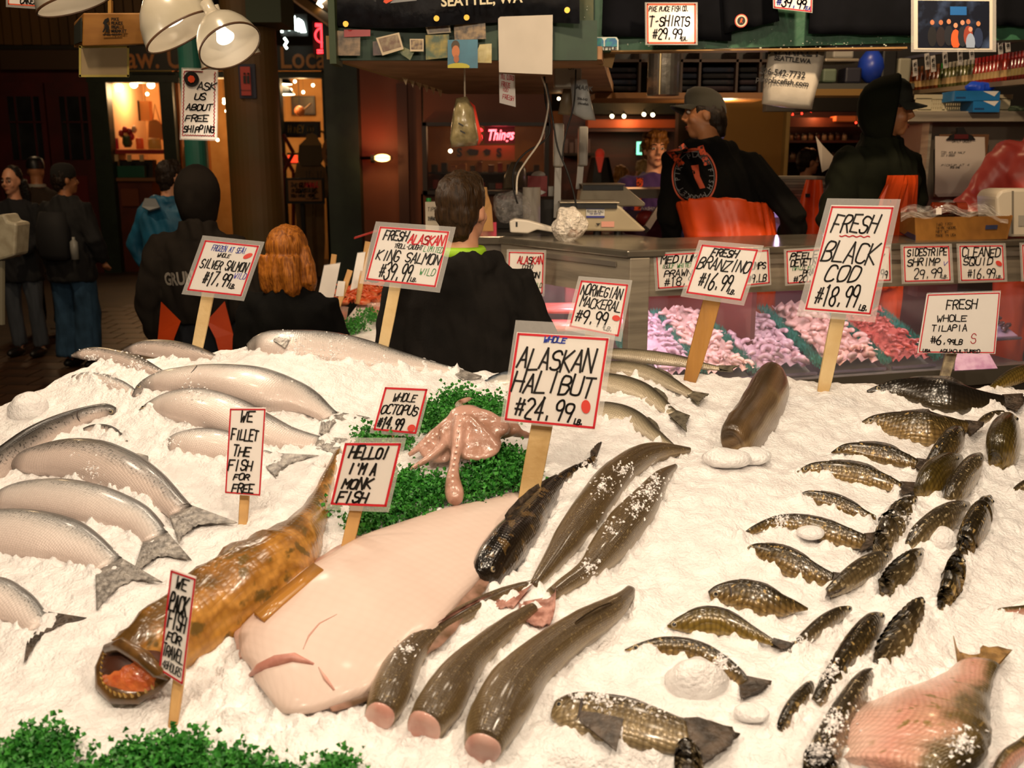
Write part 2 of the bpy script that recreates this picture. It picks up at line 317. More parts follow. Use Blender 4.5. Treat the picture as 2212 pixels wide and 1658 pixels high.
# ---------------------------------------------------------------- fish
def fishmat(name, stops, scale=.006, sstr=.5, rough=.3, metal=.0, wob=.25, speck=None, coat=.3, bars=None, scol=.35, head=None):
    m = bpy.data.materials.new(name); m.use_nodes = True; nt = m.node_tree; b = nt.nodes['Principled BSDF']; L = nt.links.new; N = nt.nodes.new
    b.inputs['Roughness'].default_value = rough; b.inputs['Metallic'].default_value = metal; b.inputs['Coat Weight'].default_value = coat; b.inputs['Coat Roughness'].default_value = .15
    uv = N('ShaderNodeAttribute'); uv.attribute_name = 'fuv'; fd = N('ShaderNodeAttribute'); fd.attribute_name = 'fd'
    nz = N('ShaderNodeTexNoise'); nz.inputs['Scale'].default_value = 14; nz.inputs['Detail'].default_value = 6; L(uv.outputs['Vector'], nz.inputs['Vector'])
    ad = N('ShaderNodeMath'); ad.operation = 'MULTIPLY_ADD'; L(nz.outputs['Fac'], ad.inputs[0]); ad.inputs[1].default_value = wob * 2; L(fd.outputs['Fac'], ad.inputs[2])
    mr = N('ShaderNodeMapRange'); mr.inputs[1].default_value = -1 + wob; mr.inputs[2].default_value = 1 + wob; L(ad.outputs[0], mr.inputs[0])
    rp = N('ShaderNodeValToRGB'); e = rp.color_ramp.elements
    while len(e) < len(stops): e.new(.5)
    for el, (p, c) in zip(e, stops): el.position = p; el.color = lin(c)
    L(mr.outputs[0], rp.inputs['Fac']); col = rp.outputs['Color']
    vo = N('ShaderNodeTexVoronoi'); vo.inputs['Scale'].default_value = 1 / scale; vo.inputs['Randomness'].default_value = .22; L(uv.outputs['Vector'], vo.inputs['Vector'])
    if scol:
        mx = N('ShaderNodeMix'); mx.data_type = 'RGBA'; mx.blend_type = 'MULTIPLY'; r2 = N('ShaderNodeMapRange'); r2.inputs[1].default_value = .25; r2.inputs[2].default_value = .7; r2.inputs[3].default_value = 0; r2.inputs[4].default_value = scol
        L(vo.outputs['Distance'], r2.inputs[0]); L(r2.outputs[0], mx.inputs[0]); L(col, mx.inputs[6]); mx.inputs[7].default_value = (.25, .22, .18, 1); col = mx.outputs[2]
    if speck:
        n2 = N('ShaderNodeTexNoise'); n2.inputs['Scale'].default_value = speck[0]; n2.inputs['Detail'].default_value = 3; L(uv.outputs['Vector'], n2.inputs['Vector'])
        r3 = N('ShaderNodeMapRange'); r3.inputs[1].default_value = speck[1]; r3.inputs[2].default_value = speck[1] + .07; L(n2.outputs['Fac'], r3.inputs[0])
        g3 = N('ShaderNodeMapRange'); g3.inputs[1].default_value = speck[3]; g3.inputs[2].default_value = speck[3] + .5; L(fd.outputs['Fac'], g3.inputs[0]); mu = N('ShaderNodeMath'); mu.operation = 'MULTIPLY'; L(r3.outputs[0], mu.inputs[0]); L(g3.outputs[0], mu.inputs[1])
        mx = N('ShaderNodeMix'); mx.data_type = 'RGBA'; L(mu.outputs[0], mx.inputs[0]); L(col, mx.inputs[6]); mx.inputs[7].default_value = lin(speck[2]); col = mx.outputs[2]
    if head:
        fs = N('ShaderNodeAttribute'); fs.attribute_name = 'fs'; hr = N('ShaderNodeMapRange'); hr.inputs[1].default_value = .17; hr.inputs[2].default_value = .09; L(fs.outputs['Fac'], hr.inputs[0]); hm = N('ShaderNodeMath'); hm.operation = 'MULTIPLY'; L(hr.outputs[0], hm.inputs[0]); hm.inputs[1].default_value = .75
        mx = N('ShaderNodeMix'); mx.data_type = 'RGBA'; L(hm.outputs[0], mx.inputs[0]); L(col, mx.inputs[6]); mx.inputs[7].default_value = lin(head); col = mx.outputs[2]
    L(col, b.inputs['Base Color'])
    bp = N('ShaderNodeBump'); bp.inputs['Strength'].default_value = sstr; bp.inputs['Distance'].default_value = .002; bp.invert = True; L(vo.outputs['Distance'], bp.inputs['Height']); L(bp.outputs['Normal'], b.inputs['Normal'])
    MATS[name] = m; return m
FM = {
 'salmon': fishmat('salmon_skin', [(0, '#dcc8be'), (.42, '#e2d5cd'), (.57, '#d0c8c2'), (.70, '#9a9896'), (.84, '#504e4c')], .006, .5, .34, .06, .28, (230, .56, '#4a4846', -.1), .25, scol=.2, head='#5a5550'),
 'chinook': fishmat('chinook_skin', [(0, '#d2beb4'), (.38, '#d0beb4'), (.54, '#a69c96'), (.70, '#66605a'), (.86, '#2e2a26')], .006, .5, .32, .08, .32, (150, .55, '#322e2b', -.3), .3, scol=.2, head='#3d3833'),
 'tilapia': fishmat('tilapia_skin', [(0, '#a08658'), (.35, '#856a3e'), (.58, '#62502c'), (.78, '#433822'), (1, '#2a2418')], .0105, 1.0, .24, .15, .3, (90, .60, '#b5975e', -1.0), .5, scol=.85),
 'tilapia_pale': fishmat('tilapia_grey_skin', [(0, '#a89470'), (.4, '#8a7652'), (.65, '#6b5a3c'), (.85, '#524630'), (1, '#362e22')], .0105, .9, .27, .15, .35, (110, .59, '#b8a580', -1.0), .45, scol=.7),
 'tilapia_black': fishmat('tilapia_black_skin', [(0, '#55482f'), (.4, '#352c1e'), (.7, '#221d17'), (1, '#161310')], .012, 1., .2, .2, .3, None, .7, scol=.6),
 'tilapia_gold': fishmat('tilapia_gold_skin', [(0, '#a58a48'), (.45, '#836a2c'), (.75, '#5f4e20'), (1, '#40361a')], .0105, .9, .24, .15, .35, None, .55, scol=.75),
 'cod': fishmat('cod_skin', [(0, '#b39d7a'), (.35, '#a0885e'), (.52, '#7a6542'), (.60, '#a08a62'), (.70, '#7c6744'), (.9, '#614f34'), (1, '#50402a')], .005, .6, .3, .1, .22, (190, .60, '#8a7650', -1.0), .45, scol=.35),
 'sablefish': fishmat('sablefish_skin', [(0, '#9a8262'), (.3, '#7a6242'), (.45, '#98805c'), (.55, '#664f34'), (.75, '#7a6040'), (.9, '#4c3a24')], .006, .6, .3, .1, .15, None, .45, scol=.3),
 'lingcod': fishmat('lingcod_skin', [(0, '#4a3822'), (.4, '#2c2116'), (.7, '#1f1811'), (1, '#14110d')], .008, .9, .18, .1, .5, (45, .55, '#5a4526', -1.0), .8, scol=.3),
 'branzino': fishmat('branzino_skin', [(0, '#cdbfa8'), (.40, '#c2b498'), (.55, '#948a72'), (.70, '#625c4c'), (.85, '#2e2b24')], .006, .6, .28, .25, .2, None, .4, scol=.4, head='#6b6450'),
 'mackerel': fishmat('mackerel_skin', [(0, '#d8cfc2'), (.5, '#c4c0ba'), (.62, '#7f868c'), (.85, '#3d4650')], .02, .3, .3, .25, .8, (60, .5, '#20262e', .1), .5, scol=.1),
 'rockfish': fishmat('rockfish_skin', [(0, '#e8cdbd'), (.35, '#e3b7a6'), (.55, '#d79a88'), (.72, '#c4937a'), (.86, '#6d5a35'), (1, '#4a3d22')], .008, .8, .32, .05, .7, (45, .60, '#8a7040', -.4), .4, scol=.3),
 'halibut': fishmat('halibut_skin', [(0, '#d8bfb2'), (.5, '#dfc9bd'), (1, '#d3b8aa')], .02, .25, .45, 0, .4, None, .15, scol=.04),
 'monkfish': fishmat('monkfish_skin', [(0, '#9a6a2a'), (.3, '#cc923c'), (.48, '#a8722e'), (.62, '#d89c4c'), (.8, '#a8722e'), (1, '#6e4e22')], .014, 1.0, .26, .0, 1.1, (26, .57, '#6b5224', -1.0), .4, scol=.35)}
FINM = {'salmon': M('salmon_fin', '#6f6a66', .35, .3, '#b5aea6', 60, .35, .7, bump=.4, bscale=90), 'dark': M('dark_fin', '#332b24', .35, .1, '#5a4c40', 40, bump=.5, bscale=100), 'pink': M('pink_fin', '#8a5a4c', .4, 0, '#c49284', 50, bump=.4, bscale=90), 'brown': M('brown_fin', '#5c4a34', .4, 0, '#7d6a4c', 50, bump=.4, bscale=90), 'silver': M('silver_fin', '#77705f', .4, .2, '#4c463a', 60, bump=.4, bscale=90), 'gold': M('tawny_fin', '#a8824e', .4, 0, '#6b4f2a', 45, bump=.4, bscale=90)}
EYE = M('fish_eye', '#0d0c0b', .08, coat=1); EYER = M('fish_eye_ring', '#a89878', .25, .3); FLESH = M('fish_flesh', '#dfb3a4', .4, col2='#cf9484', nscale=25, coat=.3); GILL = M('gill_shadow', '#3b302b', .5)
FISHN = 0
RAG = []; FBV = []; FBF = []
def fish(name, label, crop, st, kind, fin='salmon', roll=0, k=.5, side=1, bury=.35, tail=None, group=None, eye=None, cut=False, dorsal=None, gill=None, n=30, seg=20, lump=0., cat='fish', ped=None, flat0=False, pect=None):
    global FISHN; FISHN += 1; r = np.random.default_rng(100 + FISHN)
    st = [cp(crop, p) for p in st]; S = spline(st, n); S[:, 2] = np.maximum(S[:, 2], 1.0); th = R(roll)
    base = np.array([hit(u, v, 0) for u, v, h in S]); A = np.zeros((n, 3)); B = np.zeros((n, 3)); C = base.copy()
    for it in range(3):
        for i in range(n):
            T = C[min(i + 1, n - 1)] - C[max(i - 1, 0)]; T = T - NRM * (T @ NRM) * .0; T /= np.linalg.norm(T) + 1e-9
            Q = np.cross(NRM, T); Q /= np.linalg.norm(Q); NN = np.cross(T, Q); D = math.cos(th) * Q * side + math.sin(th) * NN; Lv = np.cross(T, D); Lv = Lv if Lv @ NRM >= -1e-6 else -Lv
            tu = S[min(i + 1, n - 1), :2] - S[max(i - 1, 0), :2]; tu /= np.linalg.norm(tu) + 1e-9; wv = RGT * (-tu[1]) - UPV * tu[0]
            den = math.sqrt((D @ wv) ** 2 + (k * (Lv @ wv)) ** 2); H = S[i, 2] * dep(C[i]) / F; a = H / max(den, .45); A[i] = D * a; B[i] = Lv * a * k
            h = math.sqrt((A[i] @ NRM) ** 2 + (B[i] @ NRM) ** 2); C[i] = hit(S[i, 0], S[i, 1], h * (1 - 2 * bury))
    root = thing(name, C[n // 2] - NRM * .03, label, cat, group)
    RAG.extend([(C[i][0], C[i][1], max(math.hypot(A[i][0], A[i][1]), math.hypot(B[i][0], B[i][1]))) for i in range(0, n, 2)])
    mb = MB(); rings = []; fd = []; fsa = []; uvs = []; s_acc = 0
    for i in range(n):
        if i: s_acc += np.linalg.norm(C[i] - C[i - 1])
        ring = []; ga = np.linalg.norm(A[i]) * .75 + np.linalg.norm(B[i]) * .25
        for j in range(seg):
            ph = 2 * math.pi * j / seg; cc, ss = math.cos(ph), math.sin(ph); e = .88; x = math.copysign(abs(cc) ** e, cc); y = math.copysign(abs(ss) ** e, ss)
            g = 1 + lump * (mnoise.noise(Vector((i * .55, cc * 1.6 + FISHN, ss * 1.6))))
            ring.append(C[i] + (A[i] * x + B[i] * y) * g); fd.append(cc); fsa.append(i / (n - 1)); uvs.append((s_acc + FISHN * .37, (ph if ph < math.pi else 2 * math.pi - ph) * ga, FISHN * .1 + (.05 if ph > math.pi else 0)))
        rings.append(ring)
    mb.loft(rings, True, True); mb.att['fd'] = fd; mb.att['fs'] = fsa; FBV.append(np.array(mb.v)); FBF.append(mb.f); mb.uv = uvs; mb.build('body', FM[kind], root, True)
    if cut:
        q = MB(); c0 = C[0]; T0 = (C[1] - C[0]); T0 /= np.linalg.norm(T0); rr = [c0 - T0 * .004 + (p - c0) * .93 for p in rings[0]]; r2 = [c0 - T0 * .010 + (p - c0) * .6 for p in rings[0]]
        q.loft([[c0 + (p - c0) * .97 for p in rings[0]], rr, r2], False, True); q.build('cut_face', FLESH, root, True)
    if tail:
        tl = [cp(crop, p) for p in tail]; hh = np.linalg.norm(C[-1] - hit(*S[-1, :2])) * .6 + .006; tp = [hit(p[0], p[1], hh) for p in tl]; E1 = C[-1] + A[-1] * .9; E2 = C[-1] - A[-1] * .9
        if np.linalg.norm(E1 - tp[0]) + np.linalg.norm(E2 - tp[-1]) > np.linalg.norm(E2 - tp[0]) + np.linalg.norm(E1 - tp[-1]): tp = tp[::-1]
        E1 = E1 - (C[-1] - C[-2]); E2 = E2 - (C[-1] - C[-2]); tr = spline(tp, 17) if len(tp) > 2 else spline([tp[0], (tp[0] + tp[1]) / 2, tp[1]], 17)
        q = MB(); up = [[], []]; nu, nv = 9, 17
        for sgn in (0, 1):
            vs = []
            for i in range(nu):
                f = i / (nu - 1)
                for j in range(nv):
                    g = j / (nv - 1); b0 = E1 * (1 - g) + E2 * g; p = b0 * (1 - f) + tr[j] * f + (tr[j] - b0) * 0; jag = (1 + .05 * r.uniform(-1, 1)) if i == nu - 1 else 1; p = b0 + (p - b0) * jag
                    vs.append(p + NRM * ((.0035 * (1 - f) + .0012) * (1 if sgn else -1) + .002 * math.sin(g * 55) * f))
            up[sgn] = vs
        fs = [(i * nv + j, i * nv + j + 1, (i + 1) * nv + j + 1, (i + 1) * nv + j) for i in range(nu - 1) for j in range(nv - 1)]; q.add(up[1], fs); q.add(up[0], [f[::-1] for f in fs])
        rim = [j for j in range(nv)]; K = nu * nv; o0 = (nu - 1) * nv
        q.f += [(o0 + j, o0 + j + 1, K + o0 + j + 1, K + o0 + j) for j in range(nv - 1)]; q.m += [0] * (nv - 1); q.build('tail_fin', FINM[fin], root, True)
    if dorsal:
        s0, s1, hgt = dorsal; q = MB(); i0, i1 = int(s0 * n), min(n - 2, int(s1 * n)); lo = []; hi = []
        for i in range(i0, i1 + 1):
            f = (i - i0) / (i1 - i0); al = np.linalg.norm(A[i]); D = A[i] / (al + 1e-9); T = C[i + 1] - C[i]; T /= np.linalg.norm(T); hh = al * hgt * (math.sin(math.pi * min(1, f * 1.15 + .12)) ** .6 if f < .95 else .3) * (1 + .1 * (i % 2))
            lo.append(C[i] + A[i] * .93); hi.append(C[i] + A[i] * .97 + D * hh + T * hh * .8)
        m2 = len(lo); tk = B[i0] / (np.linalg.norm(B[i0]) + 1e-9) * .0015; q.add([p + tk for p in lo + hi], [(j, j + 1, m2 + j + 1, m2 + j) for j in range(m2 - 1)]); q.add([p - tk for p in lo + hi], [(j, m2 + j, m2 + j + 1, j + 1) for j in range(m2 - 1)]); q.build('dorsal_fin', FINM[fin], root)
    if eye:
        i = int(eye[0] * n); e = eye[1]; p = C[i] + A[i] * e + B[i] * math.sqrt(max(0, 1 - e * e)) * .97; rad = max(.0045, np.linalg.norm(A[i]) * .13); nr = B[i] / np.linalg.norm(B[i])
        q = MB(); q.lathe([(rad * 1.35, -.003), (rad * 1.3, .0008), (rad * .9, .0016)], p, 14, axis=nr); er = q.build('eye', EYER, root, True); q = MB(); q.ball(p + nr * .0006, rad * .85, 12, 8); q.build('pupil', EYE, er, True)
    if gill:
        i = int(gill * n); q = MB(); pts = []
        for ph in np.linspace(.25, 2.5, 12):
            c = C[i] + (C[min(i + 2, n - 1)] - C[i]) * math.sin(ph) * .9; pts.append(c + A[i] * math.cos(ph) * 1.0 + B[i] * math.sin(ph) * 1.005)
        q.tube(pts, [.001 + .0022 * math.sin(math.pi * x / 11) for x in range(12)], 6); q.build('gill_slit', GILL, root, True)
    if pect:
        i = int(pect[0] * n); ln = pect[1]; D = A[i] / np.linalg.norm(A[i]); T = C[i + 1] - C[i]; T /= np.linalg.norm(T); nr = B[i] / np.linalg.norm(B[i]); p0 = C[i] + A[i] * pect[2] + B[i] * .97; q = MB(); vs = []
        for a_ in range(2):
            for f in (0, .35, .7, 1):
                for g in (-1, -.5, 0, .5, 1): vs.append(p0 + T * ln * f + D * ln * (.12 + .28 * f) * g - D * ln * .25 * f + nr * (.002 + .006 * math.sin(f * 2.6) + (.0015 if a_ else 0) - np.linalg.norm(A[i]) * .12 * f))
        fs = [(i_ * 5 + j, i_ * 5 + j + 1, i_ * 5 + j + 6, i_ * 5 + j + 5) for i_ in range(3) for j in range(4)]; q.add(vs[:20], fs); q.add(vs[20:], [f[::-1] for f in fs]); q.build('pectoral_fin', FINM[fin], root, True)
    return root, C, A, B

SG = 'whole salmon on the ice'
fish('salmon', 'tawny-backed salmon on the far ridge beside the silver salmon stick', 'A', [(735, 212, 6), (800, 200, 32), (880, 195, 48), (980, 205, 58), (1080, 222, 58), (1190, 240, 42), (1270, 255, 22), (1320, 268, 8)], 'chinook', 'salmon', 20, .55, 1, .3, group=SG)
fish('salmon', 'ice-dusted salmon lying in front of the tawny-backed one at the far corner', 'A', [(425, 245, 8), (500, 232, 34), (600, 235, 42), (720, 262, 46), (830, 298, 42), (930, 340, 28), (1010, 366, 8)], 'chinook', 'salmon', 15, .5, 1, .42, group=SG)
fish('salmon', 'salmon almost buried in ice near the far end, only its back showing', 'A', [(420, 370, 6), (520, 368, 30), (620, 388, 36), (720, 428, 34), (800, 465, 20), (850, 490, 6)], 'salmon', 'salmon', 20, .5, 1, .5, group=SG)
fish('salmon', 'big bright salmon with gill cover showing, uppermost of the silver pile', 'A', [(795, 482, 8), (860, 432, 42), (960, 398, 66), (1080, 392, 84), (1220, 385, 92), (1360, 398, 106), (1500, 425, 118), (1640, 465, 112), (1760, 490, 88), (1850, 528, 70), (1925, 578, 52), (1975, 612, 44)], 'salmon', 'salmon', 5, .52, 1, .3, tail=[(2205, 612), (2010, 640), (1955, 705), (1905, 708)], group=SG, eye=(.09, .15), gill=.27, dorsal=(.5, .6, .25))
fish('salmon', 'silver salmon running behind the narrow fillet sign, second in the pile', 'A', [(815, 592, 10), (900, 560, 48), (1010, 535, 80), (1130, 540, 105), (1270, 570, 112), (1400, 615, 108), (1550, 680, 92), (1700, 732, 68), (1820, 756, 52), (1890, 768, 44)], 'salmon', 'salmon', 5, .5, 1, .35, tail=[(2070, 738), (2030, 780), (2045, 835)], group=SG, gill=.16, eye=(.08, .2))
fish('salmon', 'salmon with shining belly half hidden in ice behind the fillet sign', 'A', [(985, 770, 25), (1060, 762, 62), (1180, 762, 84), (1320, 780, 84), (1450, 815, 66), (1550, 848, 48), (1600, 862, 42)], 'salmon', 'salmon', 5, .5, 1, .42, tail=[(1895, 838), (1760, 880), (1690, 920), (1645, 968)], group=SG)
fish('salmon', 'dark grey salmon with rounded snout lying across the others at the table end', 'A', [(690, 572, 20), (640, 568, 40), (560, 582, 46), (450, 620, 58), (330, 680, 76), (210, 745, 84), (90, 825, 84), (-40, 915, 78), (-160, 990, 70)], 'chinook', 'salmon', 62, .6, -1, .25, group=SG, eye=(.08, -.3), gill=.3)
fish('salmon', 'dusky salmon back peeking from ice behind the speckled one', 'A', [(480, 690, 8), (560, 678, 26), (650, 690, 30), (720, 725, 20), (760, 760, 8)], 'chinook', 'salmon', 30, .5, 1, .45, group=SG)
fish('salmon', 'large speckled salmon with wide forked tail beside the fillet sign stick', 'A', [(60, 880, 28), (140, 868, 62), (260, 858, 92), (400, 850, 108), (560, 872, 116), (700, 928, 118), (820, 988, 104), (930, 1052, 84), (1020, 1122, 68), (1085, 1180, 60)], 'chinook', 'salmon', 5, .5, 1, .28, tail=[(1418, 1238), (1200, 1250), (1120, 1290), (1065, 1355)], group=SG, gill=.2, eye=(.07, .25), dorsal=(.5, .58, .3))
fish('salmon', 'salmon with dark forked tail lying second from the front corner', 'A', [(-60, 1110, 20), (20, 1092, 62), (140, 1082, 88), (330, 1092, 106), (530, 1128, 106), (690, 1170, 92), (810, 1218, 80), (890, 1282, 72), (935, 1335, 66)], 'salmon', 'salmon', 5, .5, 1, .28, tail=[(1140, 1458), (960, 1440), (870, 1490), (790, 1548)], group=SG, gill=.18, eye=(.08, .3))
fish('salmon', 'salmon with a cut mark before its tail, third from the parsley', 'A', [(-200, 1275, 90), (-60, 1285, 115), (100, 1300, 126), (250, 1322, 124), (390, 1352, 112), (510, 1402, 90), (590, 1450, 76), (655, 1500, 68)], 'salmon', 'salmon', 5, .5, 1, .28, tail=[(975, 1598), (800, 1580), (680, 1650), (575, 1760)], group=SG)
fish('salmon', 'salmon with a black V-shaped tail closest to the parsley edging', 'B', [(-190, 540, 105), (-60, 560, 108), (40, 592, 96), (130, 640, 86), (205, 700, 72), (240, 735, 68)], 'salmon', 'dark', 5, .5, 1, .28, tail=[(552, 696), (330, 770), (230, 860), (150, 992)], group=SG)
fish('salmon', 'long salmon crowning the ridge in front of the king salmon sign', 'S', [(535, 752, 10), (570, 745, 30), (625, 748, 36), (700, 752, 37), (770, 765, 36), (840, 780, 29), (900, 790, 20), (950, 797, 12), (985, 803, 9)], 'salmon', 'salmon', 20, .55, 1, .44, tail=[(1040, 812), (1030, 818), (1000, 820)], group=SG, pect=(.2, .05, -.2))
fish('mackerel', 'blue striped mackerel tucked behind the halibut sign', 'S', [(1030, 842, 2), (1050, 830, 9), (1080, 822, 16), (1120, 818, 20), (1170, 822, 20), (1230, 832, 14)], 'mackerel', 'silver', 20, .55, 1, .3)
BG = 'silver branzino on the ice'
fish('branzino', 'pale branzino lying highest, beside the branzino sign stick', 'E', [(60, 110, 10), (140, 100, 24), (240, 105, 31), (360, 118, 34), (480, 134, 30), (580, 154, 22), (660, 168, 15), (700, 173, 12)], 'branzino', 'silver', 10, .5, 1, .25, tail=[(795, 160), (770, 172), (765, 188)], group=BG, dorsal=(.55, .75, .3))
fish('branzino', 'branzino second from the top with a dark blunt tail', 'E', [(40, 175, 10), (120, 165, 26), (220, 172, 37), (330, 195, 42), (430, 236, 36), (510, 278, 26), (560, 305, 20)], 'branzino', 'silver', 10, .5, 1, .25, tail=[(646, 300), (615, 325), (595, 354)], group=BG, dorsal=(.5, .7, .35))
fish('branzino', 'branzino third from the top with spiny back fin', 'E', [(0, 250, 15), (90, 238, 40), (200, 255, 52), (310, 290, 50), (390, 340, 38), (440, 378, 28), (470, 400, 25)], 'branzino', 'silver', 10, .5, 1, .25, tail=[(553, 408), (535, 445), (535, 484)], group=BG, dorsal=(.5, .75, .4))
fish('branzino', 'branzino lowest of the four, tail sunk in ice', 'E', [(-30, 400, 15), (70, 388, 48), (180, 405, 60), (280, 436, 50), (360, 492, 36), (430, 540, 22), (470, 560, 10)], 'branzino', 'silver', 10, .5, 1, .32, group=BG, dorsal=(.5, .7, .35))
fish('black_cod', 'thick brown headless black cod standing out of bare ice', 'E', [(762, 568, 62), (778, 548, 98), (812, 505, 112), (862, 440, 113), (910, 368, 110), (948, 290, 102), (975, 232, 82), (985, 205, 40)], 'sablefish', 'brown', 60, .62, 1, .3, lump=.05, tail=None, gill=None)
CG = 'headless cod on the ice'
fish('cod', 'headless cod with pink cut end, narrowest of the three at the front', 'D', [(330, 1350, 92), (375, 1250, 118), (440, 1100, 112), (530, 968, 88), (640, 872, 68), (760, 792, 58), (900, 712, 52), (1040, 642, 42), (1150, 602, 34), (1225, 578, 26)], 'cod', 'pink', 70, .8, -1, .3, cut=True, group=CG, lump=.04, dorsal=(.45, .8, .3))
fish('cod', 'headless cod with long pink cut face, middle of the three at the front', 'D', [(590, 1420, 112), (665, 1310, 132), (760, 1160, 122), (870, 1020, 92), (990, 912, 78), (1100, 820, 62), (1190, 752, 46), (1230, 726, 38)], 'cod', 'pink', 70, .8, -1, .3, cut=True, group=CG, lump=.04)
fish('cod', 'biggest headless cod, shiny and olive brown, lying closest to the tilapia', 'D', [(935, 1545, 112), (985, 1410, 152), (1075, 1245, 160), (1185, 1105, 142), (1310, 990, 126), (1440, 892, 114), (1570, 808, 100), (1680, 742, 80), (1765, 668, 50), (1800, 620, 34)], 'cod', 'brown', 70, .8, -1, .28, cut=True, group=CG, lump=.05, dorsal=(.55, .8, .25))
fish('cod', 'long cod sloping down from the open ice with red tail at the bottom', 'S', [(1490, 972, 6), (1430, 976, 20), (1388, 990, 29), (1350, 1014, 34), (1318, 1044, 37), (1290, 1080, 39), (1262, 1118, 38), (1232, 1158, 34), (1202, 1200, 26), (1174, 1238, 18), (1150, 1270, 11)], 'cod', 'pink', 70, .75, 1, .32, tail=[(1078, 1290), (1072, 1310), (1110, 1312)], group=CG, lump=.04)
fish('cod', 'cod with fanned pink tail, snow-dusted, beside the bare ice patch', 'S', [(1458, 1008, 6), (1428, 1034, 18), (1400, 1075, 30), (1368, 1118, 40), (1332, 1160, 42), (1300, 1200, 36), (1268, 1234, 26), (1225, 1262, 20), (1190, 1285, 15)], 'cod', 'pink', 70, .75, 1, .36, tail=[(1120, 1300), (1140, 1345), (1185, 1348), (1200, 1310)], group=CG, lump=.05)
fish('lingcod', 'wet black lingcod lying beside the white halibut', 'S', [(1036, 1256, 22), (1052, 1236, 38), (1080, 1200, 46), (1110, 1164, 45), (1140, 1125, 38), (1170, 1085, 29), (1198, 1050, 19), (1232, 1020, 11), (1262, 1006, 10), (1284, 990, 9)], 'lingcod', 'dark', 60, .75, 1, .25, tail=[(1300, 955), (1288, 960), (1275, 975)], lump=.08, dorsal=(.35, .8, .3), eye=(.12, .2))
# ---- tilapia: rows with heads to one side
TG = 'dark tilapia resting on their bellies'
def tl(label, crop, st, kind='tilapia', fin='dark', roll=48, k=.45, tail=None, bury=.24, **kw): return fish('tilapia', label, crop, st, kind, fin, roll, k, 1, bury, tail=tail, group=TG, **kw)
tl('largest black tilapia, lying at the back under the tilapia sign', 'E', [(1432, 287, 5), (1500, 278, 26), (1580, 275, 48), (1680, 288, 74), (1790, 312, 92), (1890, 326, 82), (1980, 332, 56), (2070, 335, 36), (2110, 338, 32)], 'tilapia_black', tail=[(2205, 298), (2212, 340), (2180, 385)], dorsal=(.3, .8, .22), eye=(.13, .2), gill=.25)
tl('tilapia with neat scale rows just in front of the big black one', 'E', [(1398, 447, 5), (1470, 438, 34), (1560, 448, 62), (1660, 468, 86), (1750, 480, 88), (1830, 468, 62), (1890, 462, 38), (1930, 460, 28)], tail=[(2015, 440), (2000, 465), (1950, 505)], dorsal=(.3, .85, .2), eye=(.1, .2), gill=.22)
tl('slim arched tilapia third in the row from the back', 'E', [(1256, 592, 4), (1330, 572, 26), (1430, 584, 44), (1530, 606, 50), (1610, 628, 40), (1680, 648, 24)], tail=[(1755, 630), (1740, 650), (1700, 680)], dorsal=(.3, .85, .25), eye=(.12, .1))
tl('arched tilapia fourth in the row, tail under its neighbour', 'E', [(1086, 686, 4), (1170, 668, 28), (1290, 684, 52), (1410, 712, 60), (1510, 738, 46), (1600, 765, 24)], tail=[(1680, 740), (1670, 780), (1600, 800)], dorsal=(.3, .85, .22), eye=(.1, .1), gill=.2)
tl('small tilapia fifth in the row, glinting on bare ice', 'E', [(1088, 822, 7), (1140, 808, 28), (1240, 830, 40), (1340, 868, 38), (1420, 902, 26), (1475, 915, 12)], dorsal=(.3, .85, .2), eye=(.1, .1), bury=.1)
tl('tilapia broken by a mound of ice over its middle', 'E', [(792, 1018, 3), (870, 975, 20), (980, 938, 30), (1110, 945, 44), (1240, 985, 58), (1350, 1018, 48), (1420, 1035, 36)], tail=[(1502, 985), (1470, 1040), (1385, 1092)], dorsal=(.3, .8, .15))
tl('plump olive tilapia with fan tail below the ice mound', 'F', [(1362, 160, 10), (1440, 172, 50), (1560, 218, 84), (1690, 280, 88), (1810, 330, 66), (1910, 365, 48)], tail=[(2055, 330), (1990, 410), (1865, 470)], dorsal=(.25, .8, .15), eye=(.1, .1))
tl('broad brown tilapia with blunt head beside the big cod', 'F', [(1128, 462, 30), (1200, 448, 62), (1320, 456, 98), (1450, 494, 108), (1570, 520, 78), (1670, 530, 40), (1755, 545, 8)], dorsal=(.3, .8, .1), eye=(.12, 0), gill=.22)
tl('yellowish striped tilapia overlapping the broad brown one', 'F', [(860, 656, 8), (940, 640, 46), (1070, 626, 84), (1210, 632, 80), (1340, 676, 58), (1450, 722, 36), (1540, 762, 20)], 'tilapia_gold', tail=[(1655, 762), (1640, 790), (1590, 800)], dorsal=(.25, .85, .14), eye=(.1, .1))
tl('dark green tilapia nearest the big ice boulder', 'F', [(588, 806, 4), (690, 790, 30), (810, 786, 56), (950, 800, 66), (1090, 832, 62), (1210, 890, 52), (1300, 965, 50), (1350, 1020, 42)], tail=[(1525, 1005), (1470, 1060), (1330, 1115)], dorsal=(.25, .8, .12), eye=(.13, .1))
tl('largest brown tilapia at the front, head and belly toward the cod', 'F', [(140, 1180, 52), (200, 1190, 86), (300, 1205, 112), (440, 1235, 122), (590, 1268, 128), (740, 1306, 122), (880, 1340, 104), (980, 1345, 84)], 'tilapia_pale', tail=[(1060, 1235), (1305, 1330), (1220, 1440), (1090, 1520)], roll=20, dorsal=(.3, .8, .12), eye=(.12, .1), gill=.24, pect=(.3, .07, -.4))
